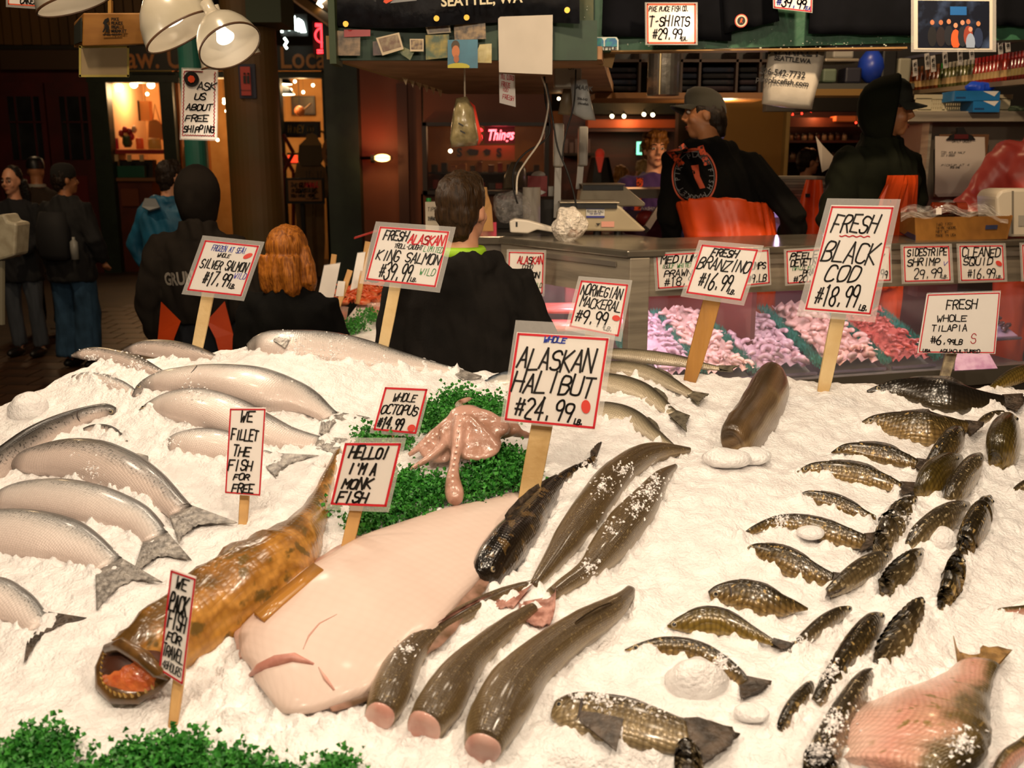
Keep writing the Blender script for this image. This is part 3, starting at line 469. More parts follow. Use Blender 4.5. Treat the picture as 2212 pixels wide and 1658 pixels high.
# ---- tilapia: heads up the slope
UG = 'tilapia pointing up the slope'
def tu(label, crop, st, kind='tilapia_pale', fin='dark', roll=70, k=.62, bury=.16, tail=None, **kw): return fish('tilapia', label, crop, st, kind, fin, roll, k, -1, bury, tail=tail, group=UG, **kw)
tu('golden-headed tilapia standing farthest back on open ice', 'E', [(2140, 438, 24), (2132, 480, 62), (2112, 540, 84), (2090, 600, 76), (2070, 640, 40)], 'tilapia_gold', eye=(.25, .55))
tu('dark round-backed tilapia beneath the tail of the scale-rowed one', 'E', [(1905, 482, 18), (1875, 515, 52), (1835, 565, 66), (1785, 610, 52), (1740, 640, 24)], 'tilapia', eye=(.25, .5))
tu('yellow-headed tilapia with open pink mouth behind the arched pair', 'E', [(1895, 625, 26), (1840, 652, 62), (1780, 700, 78), (1730, 755, 72), (1690, 790, 40)], 'tilapia_gold', eye=(.2, .4))
tu('grey tilapia next to the yellow-headed one', 'E', [(1995, 614, 22), (1960, 660, 50), (1915, 725, 60), (1865, 790, 54), (1830, 830, 26)], eye=(.2, .5))
tu('tilapia beside the tail of the mound-covered one', 'E', [(1672, 826, 20), (1630, 865, 48), (1575, 935, 66), (1520, 1010, 56), (1485, 1078, 28)], eye=(.18, .4))
tu('pale tilapia just above the snowball', 'E', [(1935, 852, 18), (1870, 888, 56), (1785, 948, 76), (1695, 1008, 62), (1640, 1052, 28)], eye=(.18, .4))
tu('dark tilapia hugging the far side of the snowball', 'E', [(2042, 825, 18), (2015, 878, 50), (1972, 955, 66), (1930, 1028, 56), (1905, 1090, 24)], 'tilapia', eye=(.18, .4))
tu('tilapia whose flank glints beside the plump olive one', 'E', [(1550, 1100, 18), (1485, 1130, 48), (1405, 1178, 60), (1315, 1238, 50), (1240, 1288, 26)], eye=(.18, .4))
tu('tilapia just below the snowball with brown head', 'E', [(1705, 1085, 20), (1655, 1128, 50), (1590, 1188, 58), (1535, 1245, 44), (1520, 1290, 20)], eye=(.18, .4))
tu('slender dark tilapia standing alone under the snowball', 'E', [(1890, 1095, 18), (1876, 1170, 44), (1848, 1250, 48), (1815, 1320, 34), (1795, 1370, 14)], 'tilapia', eye=(.2, .4))
tu('snow-covered tilapia behind the yellowish striped one', 'G', [(905, 578, 16), (835, 608, 44), (720, 680, 58), (600, 775, 46), (500, 870, 30), (450, 920, 14)], eye=(.12, .4))
tu('long tilapia with shining ridge in the middle of the front cluster', 'G', [(1120, 632, 26), (1050, 690, 74), (935, 840, 94), (830, 990, 84), (745, 1110, 70), (670, 1215, 44)], 'tilapia', eye=(.1, .5), dorsal=(.3, .8, .12))
tu('upright tilapia with bright flank beside the shining-ridged one', 'G', [(1385, 528, 24), (1340, 605, 66), (1245, 740, 92), (1150, 870, 80), (1075, 970, 38)], eye=(.14, .5))
tu('short dark tilapia pushing out from under the long one', 'G', [(680, 1052, 16), (605, 1138, 48), (525, 1240, 62), (455, 1340, 50), (420, 1405, 22)], 'tilapia')
tu('frosted grey tilapia running off the bottom edge beside the pink rockfish', 'G', [(1075, 995, 26), (1000, 1075, 68), (905, 1225, 92), (805, 1400, 104), (730, 1560, 114), (690, 1700, 110), (670, 1800, 60)])
tu('brown tilapia lying at the far table edge beyond the black one', 'E', [(2330, 170, 20), (2250, 185, 38), (2160, 216, 42), (2070, 258, 20), (2040, 275, 8)], 'tilapia_gold', roll=60, eye=(.3, .4))
tu('tilapia half sunk beneath the golden-headed one', 'E', [(2110, 395, 14), (2070, 408, 26), (2020, 425, 22), (1985, 440, 8)], bury=.42)
tu('tilapia head poking up below the largest brown one', 'F', [(985, 1425, 22), (995, 1480, 70), (1000, 1560, 90), (1000, 1660, 80)], eye=(.3, .4))
tu('frosted fish buried at the table side below the tilapia', 'G', [(2150, 560, 20), (2060, 590, 34), (1960, 600, 34), (1870, 600, 18)], 'rockfish', 'gold', bury=.44)
tu('mottled fish just showing at the lower table corner', 'G', [(2150, 1440, 40), (2080, 1520, 60), (1980, 1600, 70), (1900, 1690, 50)], 'rockfish', 'gold', bury=.42)
tu('dark fish back showing at the table side near the slope', 'E', [(2290, 740, 20), (2220, 760, 34), (2160, 785, 16)], bury=.42)
fish('rockfish', 'pink rockfish with ragged tawny tail at the front corner', 'G', [(1180, 1700, 260), (1230, 1560, 300), (1330, 1420, 268), (1450, 1290, 196), (1580, 1170, 130), (1690, 1060, 92), (1770, 960, 76)], 'rockfish', 'gold', 25, .4, -1, .3, tail=[(1600, 765), (1640, 870), (1770, 890), (1800, 830), (1995, 862)], lump=.06)

# ---- halibut
hroot, HC, HA, HB = fish('halibut', 'huge flat white halibut, pale side up, in the middle of the ice', 'S', [(575, 1500, 40), (612, 1470, 100), (672, 1412, 150), (742, 1338, 146), (810, 1280, 134), (876, 1226, 114), (942, 1182, 88), (1012, 1140, 62), (1080, 1104, 38), (1130, 1072, 20)], 'halibut', 'pink', 0, .2, 1, .12, n=36, seg=28)
for sgn, m in ((1, M('halibut_fringe', '#e6c6b8', .4, col2='#cf9f90', nscale=30)), (-1, M('halibut_fringe_dark', '#c99a88', .4, col2='#6b513a', nscale=14, lo=.35, hi=.6))):
    q = MB(); n = len(HC); a = [HC[i] + HA[i] * sgn * .97 for i in range(4, n - 2)]; b = [HC[i] + HA[i] * sgn * (1.04 + .10 * math.sin(math.pi * (i - 4) / (n - 7)) + .012 * (i % 2)) - NRM * .006 for i in range(4, n - 2)]; k = len(a)
    q.add(a + b + [p - NRM * .004 for p in a + b], [(j, j + 1, k + j + 1, k + j) for j in range(k - 1)] + [(2 * k + j, 3 * k + j, 3 * k + j + 1, 2 * k + j + 1) for j in range(k - 1)] + [(k + j, k + j + 1, 3 * k + j + 1, 3 * k + j) for j in range(k - 1)]); q.build('fringe_fin', m, hroot, True)
from mathutils.bvhtree import BVHTree
_hb = BVHTree.FromPolygons([tuple(p) for p in FBV[-1]], [tuple(f) for f in FBF[-1]])
def HF(u, v):
    h = _hb.ray_cast(Vector(CAMP), Vector(ray(u, v)).normalized()); return np.array(h[0]) if h[0] is not None else hit(u, v, .01)
MOUTH = M('halibut_mouth', '#cf9484', .4, col2='#b07264', nscale=40)
q = MB(); q.tube([HF(u, v) for u, v in ((540, 1458), (560, 1442), (596, 1428), (636, 1420), (678, 1434))], [.003, .008, .011, .009, .002], 8); q.build('mouth', MOUTH, hroot, True)
q = MB(); q.tube([HF(u, v) for u, v in ((688, 1440), (704, 1466), (722, 1490))], [.001, .004, .002], 6); q.build('gill_slit', FLESH, hroot, True)
q = MB(); q.tube([HF(u, v) for u, v in ((655, 1402), (668, 1372), (690, 1346), (728, 1326))], [.0008, .0018, .0016, .0006], 5); q.build('head_crease', M('crease_pink', '#c99686', .4), hroot, True)
# ---- monkfish
mroot, MC, MA, MBB = fish('monkfish', 'golden brown monkfish with gaping orange mouth', 'S', [(272, 1440, 62), (318, 1412, 76), (385, 1365, 82), (455, 1318, 90), (520, 1275, 96), (580, 1240, 90), (630, 1195, 66), (668, 1135, 38), (690, 1085, 22), (710, 1035, 15), (728, 985, 9), (735, 970, 5)], 'monkfish', 'gold', 70, .75, 1, .28, lump=.16, n=40, seg=24)
MKL = M('monkfish_lip', '#6b4a22', .3, col2='#4a3218', nscale=40, coat=.4); MKT = M('monkfish_tongue', '#d9743c', .35, col2='#c4562c', nscale=60, bump=.5, bscale=70, coat=.3)
q = MB(); q.tube([hit(u, v, l) for u, v, l in ((232, 1402, .05), (222, 1440, .03), (226, 1478, .012), (252, 1500, .012), (296, 1500, .012), (338, 1478, .02), (362, 1458, .045))], [.008, .013, .016, .017, .016, .013, .008], 10); q.build('lower_jaw', MKL, mroot, True)
q = MB(); q.tube([hit(u, v, l) for u, v, l in ((230, 1400, .07), (262, 1392, .085), (310, 1420, .085), (340, 1450, .07), (362, 1460, .05))], [.008, .012, .013, .011, .007], 10); q.build('upper_jaw', MKL, mroot, True)
q = MB(); q.ball(hit(292, 1440, .025), (.060, .050, .040), 18, 12); q.build('mouth_cavity', M('mouth_dark', '#4a2410', .5), mroot, True)
q = MB(); cc = hit(284, 1456, .028); q.ball(cc, (.058, .040, .030), 18, 10, rot=Matrix.Rotation(R(-18), 3, 'Z') @ Matrix.Rotation(R(35), 3, 'X')); q.build('tongue', MKT, mroot, True)
TOOTH = M('tooth', '#c9a24e', .4)
for i, f in enumerate(np.linspace(.06, .94, 16)):
    p = spline([hit(u, v, l) for u, v, l in ((228, 1412, .05), (222, 1440, .04), (226, 1478, .025), (252, 1500, .025), (296, 1502, .025), (340, 1480, .03))], 100)[int(f * 99)]; q = MB(); q.lathe([(.0028, 0), (.0004, .013)], p, 6, axis=(.1 * math.sin(i), -.6, .8)); q.build('tooth', TOOTH, mroot, True)
q = MB(); pts = [hit(u, v, .05) for u, v in ((560, 1335), (600, 1300), (650, 1260), (688, 1228))]; q.loft([[p + np.array([dx, dy, dz]) for dx, dy, dz in ((-.012, .012, .0), (.012, -.012, -.004), (.012, -.012, .004), (-.012, .012, .008))] for p in pts]); q.build('side_fin', FM['monkfish'], mroot, True)

# ---- crumbs of ice lying on the fish
_off = np.cumsum([0] + [len(v) for v in FBV[:-1]]); _bv = BVHTree.FromPolygons([tuple(p) for v in FBV for p in v], [tuple(i + o for i in f) for fs, o in zip(FBF, _off) for f in fs]); q = MB(); r = random.Random(77); V = []; Fc = []
for cu, cv, cr, cn_ in ((1400, 1062, 34, 150), (1372, 1096, 30, 120), (1345, 1016, 26, 90), (1300, 1052, 26, 90), (1412, 1030, 26, 110), (1318, 1140, 24, 50), (1270, 1225, 26, 60), (1300, 1500, 40, 200), (1360, 1482, 40, 200), (1420, 1510, 34, 130), (1250, 1500, 26, 60), (1690, 1122, 40, 160), (1262, 1000, 22, 70), (880, 1400, 30, 60), (1790, 1450, 34, 130), (1735, 1390, 30, 120), (1700, 1420, 26, 90), (1800, 1560, 44, 220), (1770, 1630, 46, 220), (1560, 1430, 30, 110), (1960, 1120, 30, 70), (1900, 1100, 24, 50), (200, 772, 30, 120), (300, 790, 40, 140), (240, 822, 34, 130), (420, 850, 40, 90), (640, 760, 50, 160), (720, 768, 50, 160), (820, 790, 30, 80), (360, 950, 40, 90), (200, 1010, 40, 60), (2150, 1330, 40, 120), (2080, 1600, 40, 120), (1990, 1420, 26, 60)):
    for _ in range(cn_):
        a = r.uniform(0, 6.283); d = cr * .62 * abs(r.gauss(0, 1)); dd = ray(cu + d * math.cos(a), cv + d * math.sin(a)); h = _bv.ray_cast(Vector(CAMP), Vector(dd).normalized())
        if h[0] is None: continue
        p = np.array(h[0]); s_ = r.uniform(.0015, .0045); k0 = len(V); ax = [np.array([r.gauss(0, 1) for _k in range(3)]) for _j in range(3)]
        for e in ax[:3]: e /= np.linalg.norm(e) + 1e-9
        V += [p + e * s_ for e in ax] + [p - e * s_ for e in ax]; Fc += [(k0 + i, k0 + j, k0 + k) for i in (0, 3) for j in (1, 4) for k in (2, 5)]
q.v = V; q.f = Fc; q.m = [0] * len(Fc); tag(q.build('ice_crumbs', M('ice_crumb', '#f4f0ee', .35), None), 'loose crumbs of crushed ice sprinkled over the fish', 'ice', kind='stuff')
# ---------------------------------------------------------------- soft bodies: overlapping shapes fused into one skin
def fused(mb, name, mat, parent, voxel=.008, smooth=6, disp=None, origin=None):
    me = bpy.data.meshes.new('tmp'); me.from_pydata(mb.v, [], mb.f); me.update(); bm = bmesh.new(); bm.from_mesh(me); bmesh.ops.recalc_face_normals(bm, faces=bm.faces); bm.to_mesh(me); bm.free()
    o = bpy.data.objects.new('tmp', me); COL.objects.link(o); r = o.modifiers.new('r', 'REMESH'); r.mode = 'VOXEL'; r.voxel_size = voxel; r.use_smooth_shade = True
    if smooth: s = o.modifiers.new('s', 'SMOOTH'); s.iterations = smooth; s.factor = .5
    dg = bpy.context.evaluated_depsgraph_get(); out = bpy.data.meshes.new_from_object(o.evaluated_get(dg)); bpy.data.objects.remove(o); bpy.data.meshes.remove(me); out.name = name
    n = len(out.vertices); co = np.empty(n * 3); out.vertices.foreach_get('co', co); co = co.reshape(-1, 3)
    if disp is not None: co = disp(co, out)
    org = np.array(ORG[parent.name]) if parent is not None else np.asarray(origin, float); out.vertices.foreach_set('co', (co - org).ravel()); out.materials.clear(); out.materials.append(mat); out.polygons.foreach_set('use_smooth', [True] * len(out.polygons)); out.update()
    ob = bpy.data.objects.new(name, out); link(ob, parent)
    if parent is None: ob.location = org
    ORG[ob.name] = tuple(org); return ob
oct_root = thing('octopus', hit(1010, 960), 'wet pink octopus draped over parsley, arms hanging down', 'octopus')
OCT = M('octopus_skin', '#c99c8b', .22, col2='#94684f', nscale=13, lo=.45, hi=.7, bump=.25, bscale=70, coat=.6); OCTP = M('octopus_web', '#ddb3a8', .25, col2='#e8c9bf', nscale=20, coat=.5)
def HP(x, y, l): u, v = cp('H', (x, y)); return hit(u, v, l + .022)
mb = MB(); kk = .00135
for pts, rr in (([(560, 640, .085), (440, 720, .07), (300, 830, .05), (150, 950, .03), (10, 1065, .012)], [11, 12, 11, 8, 5]), ([(520, 680, .085), (430, 800, .07), (330, 970, .045), (180, 1100, .025), (20, 1195, .012)], [10, 10, 9, 7, 4]),
                ([(500, 700, .09), (480, 850, .075), (465, 1000, .06), (440, 1150, .05), (430, 1290, .035), (445, 1420, .02), (450, 1500, .012)], [12, 12, 10, 9, 13, 17, 12]), ([(560, 700, .09), (670, 810, .07), (770, 910, .05), (850, 1000, .04)], [11, 11, 10, 7]),
                ([(600, 660, .085), (760, 710, .07), (900, 800, .045), (1050, 850, .03), (1200, 890, .015)], [12, 14, 13, 9, 5]), ([(520, 640, .08), (480, 580, .05), (560, 535, .05), (600, 530, .045)], [10, 7, 6, 4])):
    sp = spline([tuple(HP(*p)) + (r_ * kk,) for p, r_ in zip(pts, rr)], 16); mb.tube(sp[:, :3], sp[:, 3], 10)
for x, y, l, rx, ry, rz in ((560, 690, .075, .045, .035, .022), (570, 860, .055, .070, .055, .020), (700, 800, .055, .070, .045, .018), (640, 960, .04, .065, .055, .016), (400, 900, .035, .06, .05, .014), (820, 800, .04, .065, .04, .016), (300, 1000, .02, .05, .05, .012)):
    mb.ball(HP(x, y, l), (rx, ry, rz), 16, 10, rot=Matrix.Rotation(math.atan(SL) + .3, 3, 'X'))
fused(mb, 'body', OCT, oct_root, .005, 5)
SUCK = M('octopus_sucker', '#e6cabe', .3, coat=.5)
for k in range(26):
    t_ = k / 25; arm = [(500, 720, .10), (478, 850, .09), (462, 1000, .075), (436, 1150, .065), (426, 1290, .06), (438, 1420, .05)] if k % 2 else [(540, 660, .10), (430, 730, .085), (300, 840, .065), (150, 960, .045)]
    p = spline([HP(*a_) for a_ in arm], 40)[int(t_ * 39)]; q = MB(); q.lathe([(.003, -.003), (.003, .0), (.0015, -.0005)], p, 8, axis=(0, -.7, .7)); q.build('sucker', SUCK, oct_root, True)
# ---------------------------------------------------------------- parsley
PARS = M('parsley', '#226a24', .45, col2='#4da03c', nscale=55, lo=.35, hi=.65); PSTEM = M('parsley_stem', '#4f8a3a', .5)
def parsley(label, spots, seed, name='parsley_bunch', cat='parsley', size=.0115, crop='S', dens=1.0, group='parsley garnish', ground=None):
    r = np.random.default_rng(seed); root = None; V = []; Fc = []; st = MB()
    for u, v, rad, hgt, n in spots:
        c = hit(u, v, 0) if ground is None else ground(u, v); wr = rad * dep(c) / F
        for _ in range(int(n * dens)):
            a = r.uniform(0, 6.28); d = wr * math.sqrt(r.random()); bx = c[0] + d * math.cos(a); by = c[1] + d * math.sin(a) * 1.3; bz = float(Sz(bx, by)) if ground is None else c[2]; hz = hgt * (.35 + .65 * r.random()) * (1 - .5 * (d / wr) ** 2)
            top = np.array([bx + r.normal(0, .012), by - .01 + r.normal(0, .012), bz + hz]); 
            if r.random() < .35: st.tube([(bx, by, bz - .005), ((bx + top[0]) / 2 + .004, (by + top[1]) / 2, bz + hz * .55), top], [.0014, .0012, .0009], 4)
            for _k in range(5):
                o = top + r.normal(0, size * .9, 3); e1 = r.normal(0, 1, 3); e1 /= np.linalg.norm(e1); e2 = np.cross(e1, r.normal(0, 1, 3)); e2 /= np.linalg.norm(e2); s_ = size * r.uniform(.5, 1.0); k0 = len(V); nn = np.cross(e1, e2) * s_ * .35
                V.extend([o, o + e1 * s_ * .5 + e2 * s_ * .55 + nn, o + e1 * s_ * 1.0 + e2 * s_ * .25 - nn, o + e1 * s_ * 1.15 - e2 * s_ * .2 + nn, o + e1 * s_ * .55 - e2 * s_ * .6 - nn]); Fc.extend([(k0, k0 + 1, k0 + 2), (k0, k0 + 2, k0 + 3), (k0, k0 + 3, k0 + 4)])
    V = np.array(V); base = V.mean(0); base[2] = V[:, 2].min(); root = thing(name, base, label, cat, group); q = MB(); q.v = V; q.f = Fc; q.m = [0] * len(Fc); q.build('foliage', PARS, root)
    if st.v: st.build('stems', PSTEM, root)['kind'] = 'stuff'
    return root
parsley('curly parsley tuft at the table corner by the black-tailed salmon', [(30, 1650, 42, .018, 90), (95, 1638, 48, .026, 140), (115, 1605, 22, .030, 45), (60, 1675, 65, .02, 120)], 1)
parsley('curly parsley sprig rising tallest along the front edge', [(388, 1645, 38, .028, 110), (292, 1640, 22, .024, 45), (355, 1682, 70, .018, 130), (402, 1615, 16, .026, 26)], 2)
parsley('low parsley between the corner tuft and the tallest sprig', [(200, 1690, 45, .016, 70), (235, 1688, 35, .018, 50), (160, 1690, 40, .016, 50)], 3)
parsley('rounded parsley tuft next along from the tallest sprig', [(500, 1675, 44, .024, 120), (560, 1690, 36, .014, 60), (460, 1692, 50, .016, 80)], 4)
parsley('thin parsley bits thinning out along the front edge', [(622, 1684, 22, .018, 30), (685, 1688, 14, .014, 12)], 5)
parsley('dark parsley sprig on its own in front of the headless cod', [(735, 1668, 20, .022, 30), (722, 1685, 26, .014, 30), (746, 1650, 9, .018, 7)], 6)
parsley('parsley bed behind the octopus, under the halibut sign', [(935, 900, 40, .035, 110), (990, 880, 42, .045, 130), (1055, 890, 42, .04, 110), (940, 920, 34, .035, 80), (1075, 912, 28, .035, 60)], 7)
parsley('parsley poking up around the whole octopus sign', [(800, 948, 22, .035, 40), (855, 962, 38, .03, 90), (905, 930, 26, .04, 60), (830, 965, 28, .025, 50)], 8)
parsley('thick parsley below the octopus on the monkfish side', [(850, 1075, 50, .035, 180), (905, 1090, 46, .03, 160), (935, 1062, 34, .025, 90), (822, 1122, 42, .03, 110), (885, 1050, 26, .035, 60)], 9)
parsley('parsley trailing down behind the monkfish sign stick', [(790, 1130, 28, .03, 60), (785, 1155, 18, .025, 25), (715, 1105, 12, .02, 10)], 10)
parsley('lush parsley between octopus arms and halibut stick', [(1030, 1045, 44, .035, 170), (1085, 1025, 46, .04, 170), (1122, 1030, 28, .04, 80), (1085, 995, 28, .03, 70), (1140, 1000, 18, .035, 30)], 11)
build_ice()
# ---------------------------------------------------------------- loose lumps of ice
ICE = MATS['ice']
for u, v, rr, lab in ((2034, 1168, 36, 'round snowball of ice among the up-pointing tilapia'), (1505, 1468, 62, 'big rounded ice boulder behind the largest brown tilapia'), (1625, 1538, 38, 'smooth ice lump beside the big brown tail'), (1478, 1620, 15, 'wet little ice lump under the brown tail fin'),
                      (2068, 1530, 24, 'ice lump resting on the pink rockfish'), (1752, 1150, 30, 'ice mound lying across a tilapia'), (1566, 990, 50, 'low drift of ice banked against the thick brown black cod'), (1625, 984, 40, 'second small drift of ice beside the black cod'), (690, 1003, 14, 'small ice ball beside the salmon tails'), (60, 880, 40, 'broken ice chunk on the table corner'), (1905, 1432, 18, 'flat ice flake between two tilapia')):
    mb = MB(); c = hit(u, v, .01); s_ = rr * dep(c) / F; mb.ball((0, 0, 0), (s_, s_ * .85, s_ * (.8 if u not in (1752, 1566, 1625) else .45)), 20, 14)
    mb.v = [tuple(np.array(p) * (1 + .22 * mnoise.noise(Vector(p) * 30 + Vector((u, 0, 0))))  + c) for p in mb.v]; o = mb.build('ice_lump', ICE, None, True); tag(o, lab, 'ice', 'loose ice lumps')
# ================================================================ price signs on sticks
PAPER = M('sign_paper', '#f3ece6', .6); SLEEVE = Mclear('plastic_sleeve', '#f0ece6', .80, .1); WOOD = M('stick_wood', '#c79a5c', .6, col2='#a87a40', nscale=9, stretch=(1, 1, .15), bump=.2, bscale=40); WOODP = M('stick_wood_pale', '#d9bd8a', .6, col2='#c4a066', nscale=7, bump=.2, bscale=40)
OVAL = M('sticker_red', '#d8483c', .4)
def px_quad(c, y, lean=.0):
    zb = P(c[3][0], c[3][1], y)[2]; out = []
    for u, v in c:
        p = P(u, v, y)
        for _ in range(4): p = P(u, v, y + lean * (p[2] - zb))
        out.append(p)
    return out
def ysurf(u, v): return float(hit(u, v)[1])
def sign(name, label, corners, y, lines, stick=None, inset=(.06, .07, .06, .07), ink=.0042, border=.005, oval=None, group='price signs on sticks', lean=.12, sw=.026, woodmat=None, cat='price sign', extra=None, bc='r', sleeve=True, slant=.34, th=.002, auto=False):
    if stick and (auto or y is None): y = ysurf(*stick[1]) - .005
    sh = Sheet(px_quad(corners, y, lean)); base = (sh.c[2] + sh.c[3]) / 2
    if stick: bp = P(stick[1][0], stick[1][1], y - .02); base = bp
    root = thing(name, base, label, cat, group)
    if sleeve: mb = MB(); sh.slab(mb, .0006, .0004); mb.build('plastic_sleeve', SLEEVE, root)
    pp = sh.inset(*inset) if inset else sh; mb = MB(); pp.slab(mb, th, -.0008); cd = mb.build('card', PAPER, root)
    if border:
        mb = MB(); e = .02
        for a, b in (((e, e), (1 - e, e)), ((1 - e, e), (1 - e, 1 - e)), ((1 - e, 1 - e), (e, 1 - e)), ((e, 1 - e), (e, e))): mb.ribbon([pp.at(*a), pp.at(*b)], border, pp.n, .0008)
        mb.build('border_line', INK[bc], cd)
    write(cd, pp, lines, ink, .0012, slant)
    if oval:
        mb = MB(); cx, cy, ra, rb, an = oval; pts = []
        for k in range(16):
            a = 2 * math.pi * k / 16; x, t = ra * math.cos(a), rb * math.sin(a); pts.append(pp.at(cx + x * math.cos(an) - t * math.sin(an), cy + x * math.sin(an) + t * math.cos(an)) + pp.n * .001)
        mb.prism(pts, pp.n * .0012); mb.build('round_sticker', OVAL, cd)
    if stick:
        a, b = stick[:2]; pa = P(a[0], a[1], y + .008 + lean * .1); pb = P(b[0], b[1], y - .01); d = pa - pb; d /= np.linalg.norm(d); top = pa + d * (.05 if len(stick) < 3 else stick[2]); low = pb - d * .06
        sv = np.cross(d, pp.n); sv /= np.linalg.norm(sv); nv = np.cross(sv, d); mb = MB()
        def ring(p, w2, t2): return [p - sv * w2 - nv * t2, p + sv * w2 - nv * t2, p + sv * w2 + nv * t2, p - sv * w2 + nv * t2]
        off = -pp.n * .012
        mb.loft([ring(low + off, sw * .36, .005), ring(pb + off, sw * .46, .006), ring((pa + pb) / 2 + off, sw * .5, .006), ring(top + off, sw * .5, .006)]); bevel(mb.build('stick', woodmat or WOOD, root), .0015, 1)
    if extra: extra(cd, pp)
    return root, pp
def wavy(root, pp, c, x0, x1, t, n=5, amp=.01, col='r', w_=.003):
    mb = MB(); mb.ribbon([pp.at(x0 + (x1 - x0) * i / (n * 6), t + amp * math.sin(i / 6 * 2 * math.pi)) for i in range(n * 6 + 1)], w_, pp.n, .0012); mb.build('squiggle', INK[col], root)
sign('price_sign', 'square silver salmon price sign with red oval sticker', [(438, 508), (572, 522), (527, 650), (392, 635)], 3.0, [('FROZEN AT SEA!', .18, .80, .13, .11, 'b', .45), ('WHOLE', .32, .55, .26, .07, 'k', .5), ('SILVER SALMON', .08, .93, .45, .17, 'k', .8), ('$17.99', .22, .72, .72, .26, 'k'), ('LB.', .72, .84, .82, .09, 'k', .7), ('WILD', .74, .96, .62, .10, 'p', .45)], ((446, 640), (424, 750)), oval=(.86, .22, .085, .045, -.6), sw=.036, woodmat=WOODP)
sign('price_sign', 'king salmon price sign with red and green handwriting', [(812, 478), (985, 490), (950, 632), (776, 612)], 2.95, [('FRESH', .10, .44, .15, .17, 'k'), ('ALASKAN', .46, .95, .18, .17, 'r'), ('TROLL-CAUGHT', .28, .68, .33, .08, 'k', .5), ('LIMITED', .70, .97, .34, .10, 'g', .4), ('KING SALMON', .07, .97, .52, .18, 'k', .9), ('$39.99', .17, .62, .80, .28, 'k'), ('LB.', .62, .72, .90, .07, 'k', .6), ('WILD', .72, .94, .75, .11, 'g', .45)], ((852, 622), (826, 755)), sw=.034, woodmat=WOODP)
sign('price_sign', 'mackerel price sign with pink oval, partly covered by the halibut sign', [(1250, 596), (1366, 605), (1342, 738), (1220, 712)], 2.85, [('NORWEGIAN', .06, .92, .19, .20, 'k', .8), ('MACKERAL', .10, .95, .44, .20, 'k', .8), ('$9.99', .08, .72, .74, .28, 'k'), ('LB.', .68, .86, .88, .09, 'k', .6)], ((1275, 735), (1268, 800)), oval=(.88, .66, .08, .055, 0), sw=.03)
sign('price_sign', 'large square halibut price sign in the middle of the display', [(1114, 691), (1332, 703), (1296, 932), (1081, 911)], None, [('WHOLE', .30, .54, .06, .06, 'b', .6), ('ALASKAN', .06, .88, .27, .24, 'k'), ('HALIBUT', .04, .92, .54, .22, 'k'), ('$24.99', .10, .74, .83, .22, 'k'), ('LB.', .76, .86, .93, .06, 'k', .7)], ((1172, 915), (1140, 1085)), inset=(.03, .115, .05, .015), ink=.0046, oval=(.86, .76, .05, .075, -.25), sw=.048, woodmat=M('stick_wood_wet', '#cfae78', .45, col2='#b08a50', nscale=9, bump=.3, bscale=40))
sign('price_sign', 'branzino price sign on a broad brown stick', [(1510, 518), (1650, 530), (1607, 660), (1470, 640)], 2.86, [('FRESH', .22, .68, .13, .14, 'k'), ('BRANZINO', .05, .97, .36, .22, 'k', .9), ('$16.99', .16, .74, .70, .30, 'k'), ('LB.', .72, .86, .85, .09, 'k', .7)], ((1538, 655), (1503, 782)), sw=.05, woodmat=M('stick_wood_brown', '#b07c34', .6, col2='#8a5c22', nscale=8, stretch=(1, 1, .2), bump=.3, bscale=50))
sign('price_sign', 'tall black cod price sign standing above the prawn case', [(1787, 428), (1946, 430), (1890, 696), (1720, 682)], 2.80, [('FRESH', .10, .82, .17, .16, 'k'), ('BLACK', .06, .92, .43, .19, 'k'), ('COD', .18, .72, .63, .15, 'k'), ('$18.99', .12, .76, .85, .18, 'k'), ('LB.', .80, .94, .93, .05, 'k', .7)], ((1812, 692), (1786, 820)), inset=(.08, .055, .07, .05), ink=.0048, sw=.040, woodmat=WOODP, extra=lambda r, p: wavy(r, p, None, .25, .72, .285, 4, .006))
sign('price_sign', 'worn tilapia sign wrapped in clear film, lettered in plain capitals', [(2003, 632), (2162, 627), (2150, 764), (1982, 762)], 2.86, [('FRESH', .28, .70, .19, .15, 'k', .8), ('WHOLE', .18, .58, .42, .10, 'k', .7), ('TILAPIA', .13, .60, .58, .10, 'k', .7), ('$6.', .14, .36, .78, .14, 'k', .8), ('99LB', .36, .56, .81, .08, 'k', .7), ('AQUACULTURED', .28, .80, .96, .05, 'k', .6), ('USA', .06, .16, .96, .045, 'k', .6), ('S', .66, .74, .76, .16, 'r', .5)], ((2060, 760), (2044, 815), .01), inset=(.0, .02, .0, .0), border=.003, sw=.03, woodmat=M('stick_wood_grey', '#a89878', .6, col2='#6f6250', nscale=30, bump=.4, bscale=60), slant=.0)
sign('price_sign', 'small octopus price sign half sunk in parsley', [(828, 828), (932, 832), (903, 945), (798, 935)], 2.40, [('WHOLE', .26, .80, .22, .17, 'k', .7), ('OCTOPUS', .06, .92, .50, .20, 'k', .8), ('$14.99', .06, .66, .82, .24, 'k')], ((845, 935), (842, 965)), oval=(.86, .88, .09, .08, 0), sw=.026)
sign('price_sign', 'little greeting sign for the monkfish on a short stick', [(740, 945), (878, 945), (840, 1106), (703, 1100)], None, [('HELLO!', .13, .83, .16, .17, 'k'), ("I'M A", .17, .68, .42, .16, 'k'), ('MONK', .14, .66, .65, .16, 'k'), ('FISH', .10, .64, .87, .16, 'k')], ((768, 1100), (745, 1196)), sw=.026)
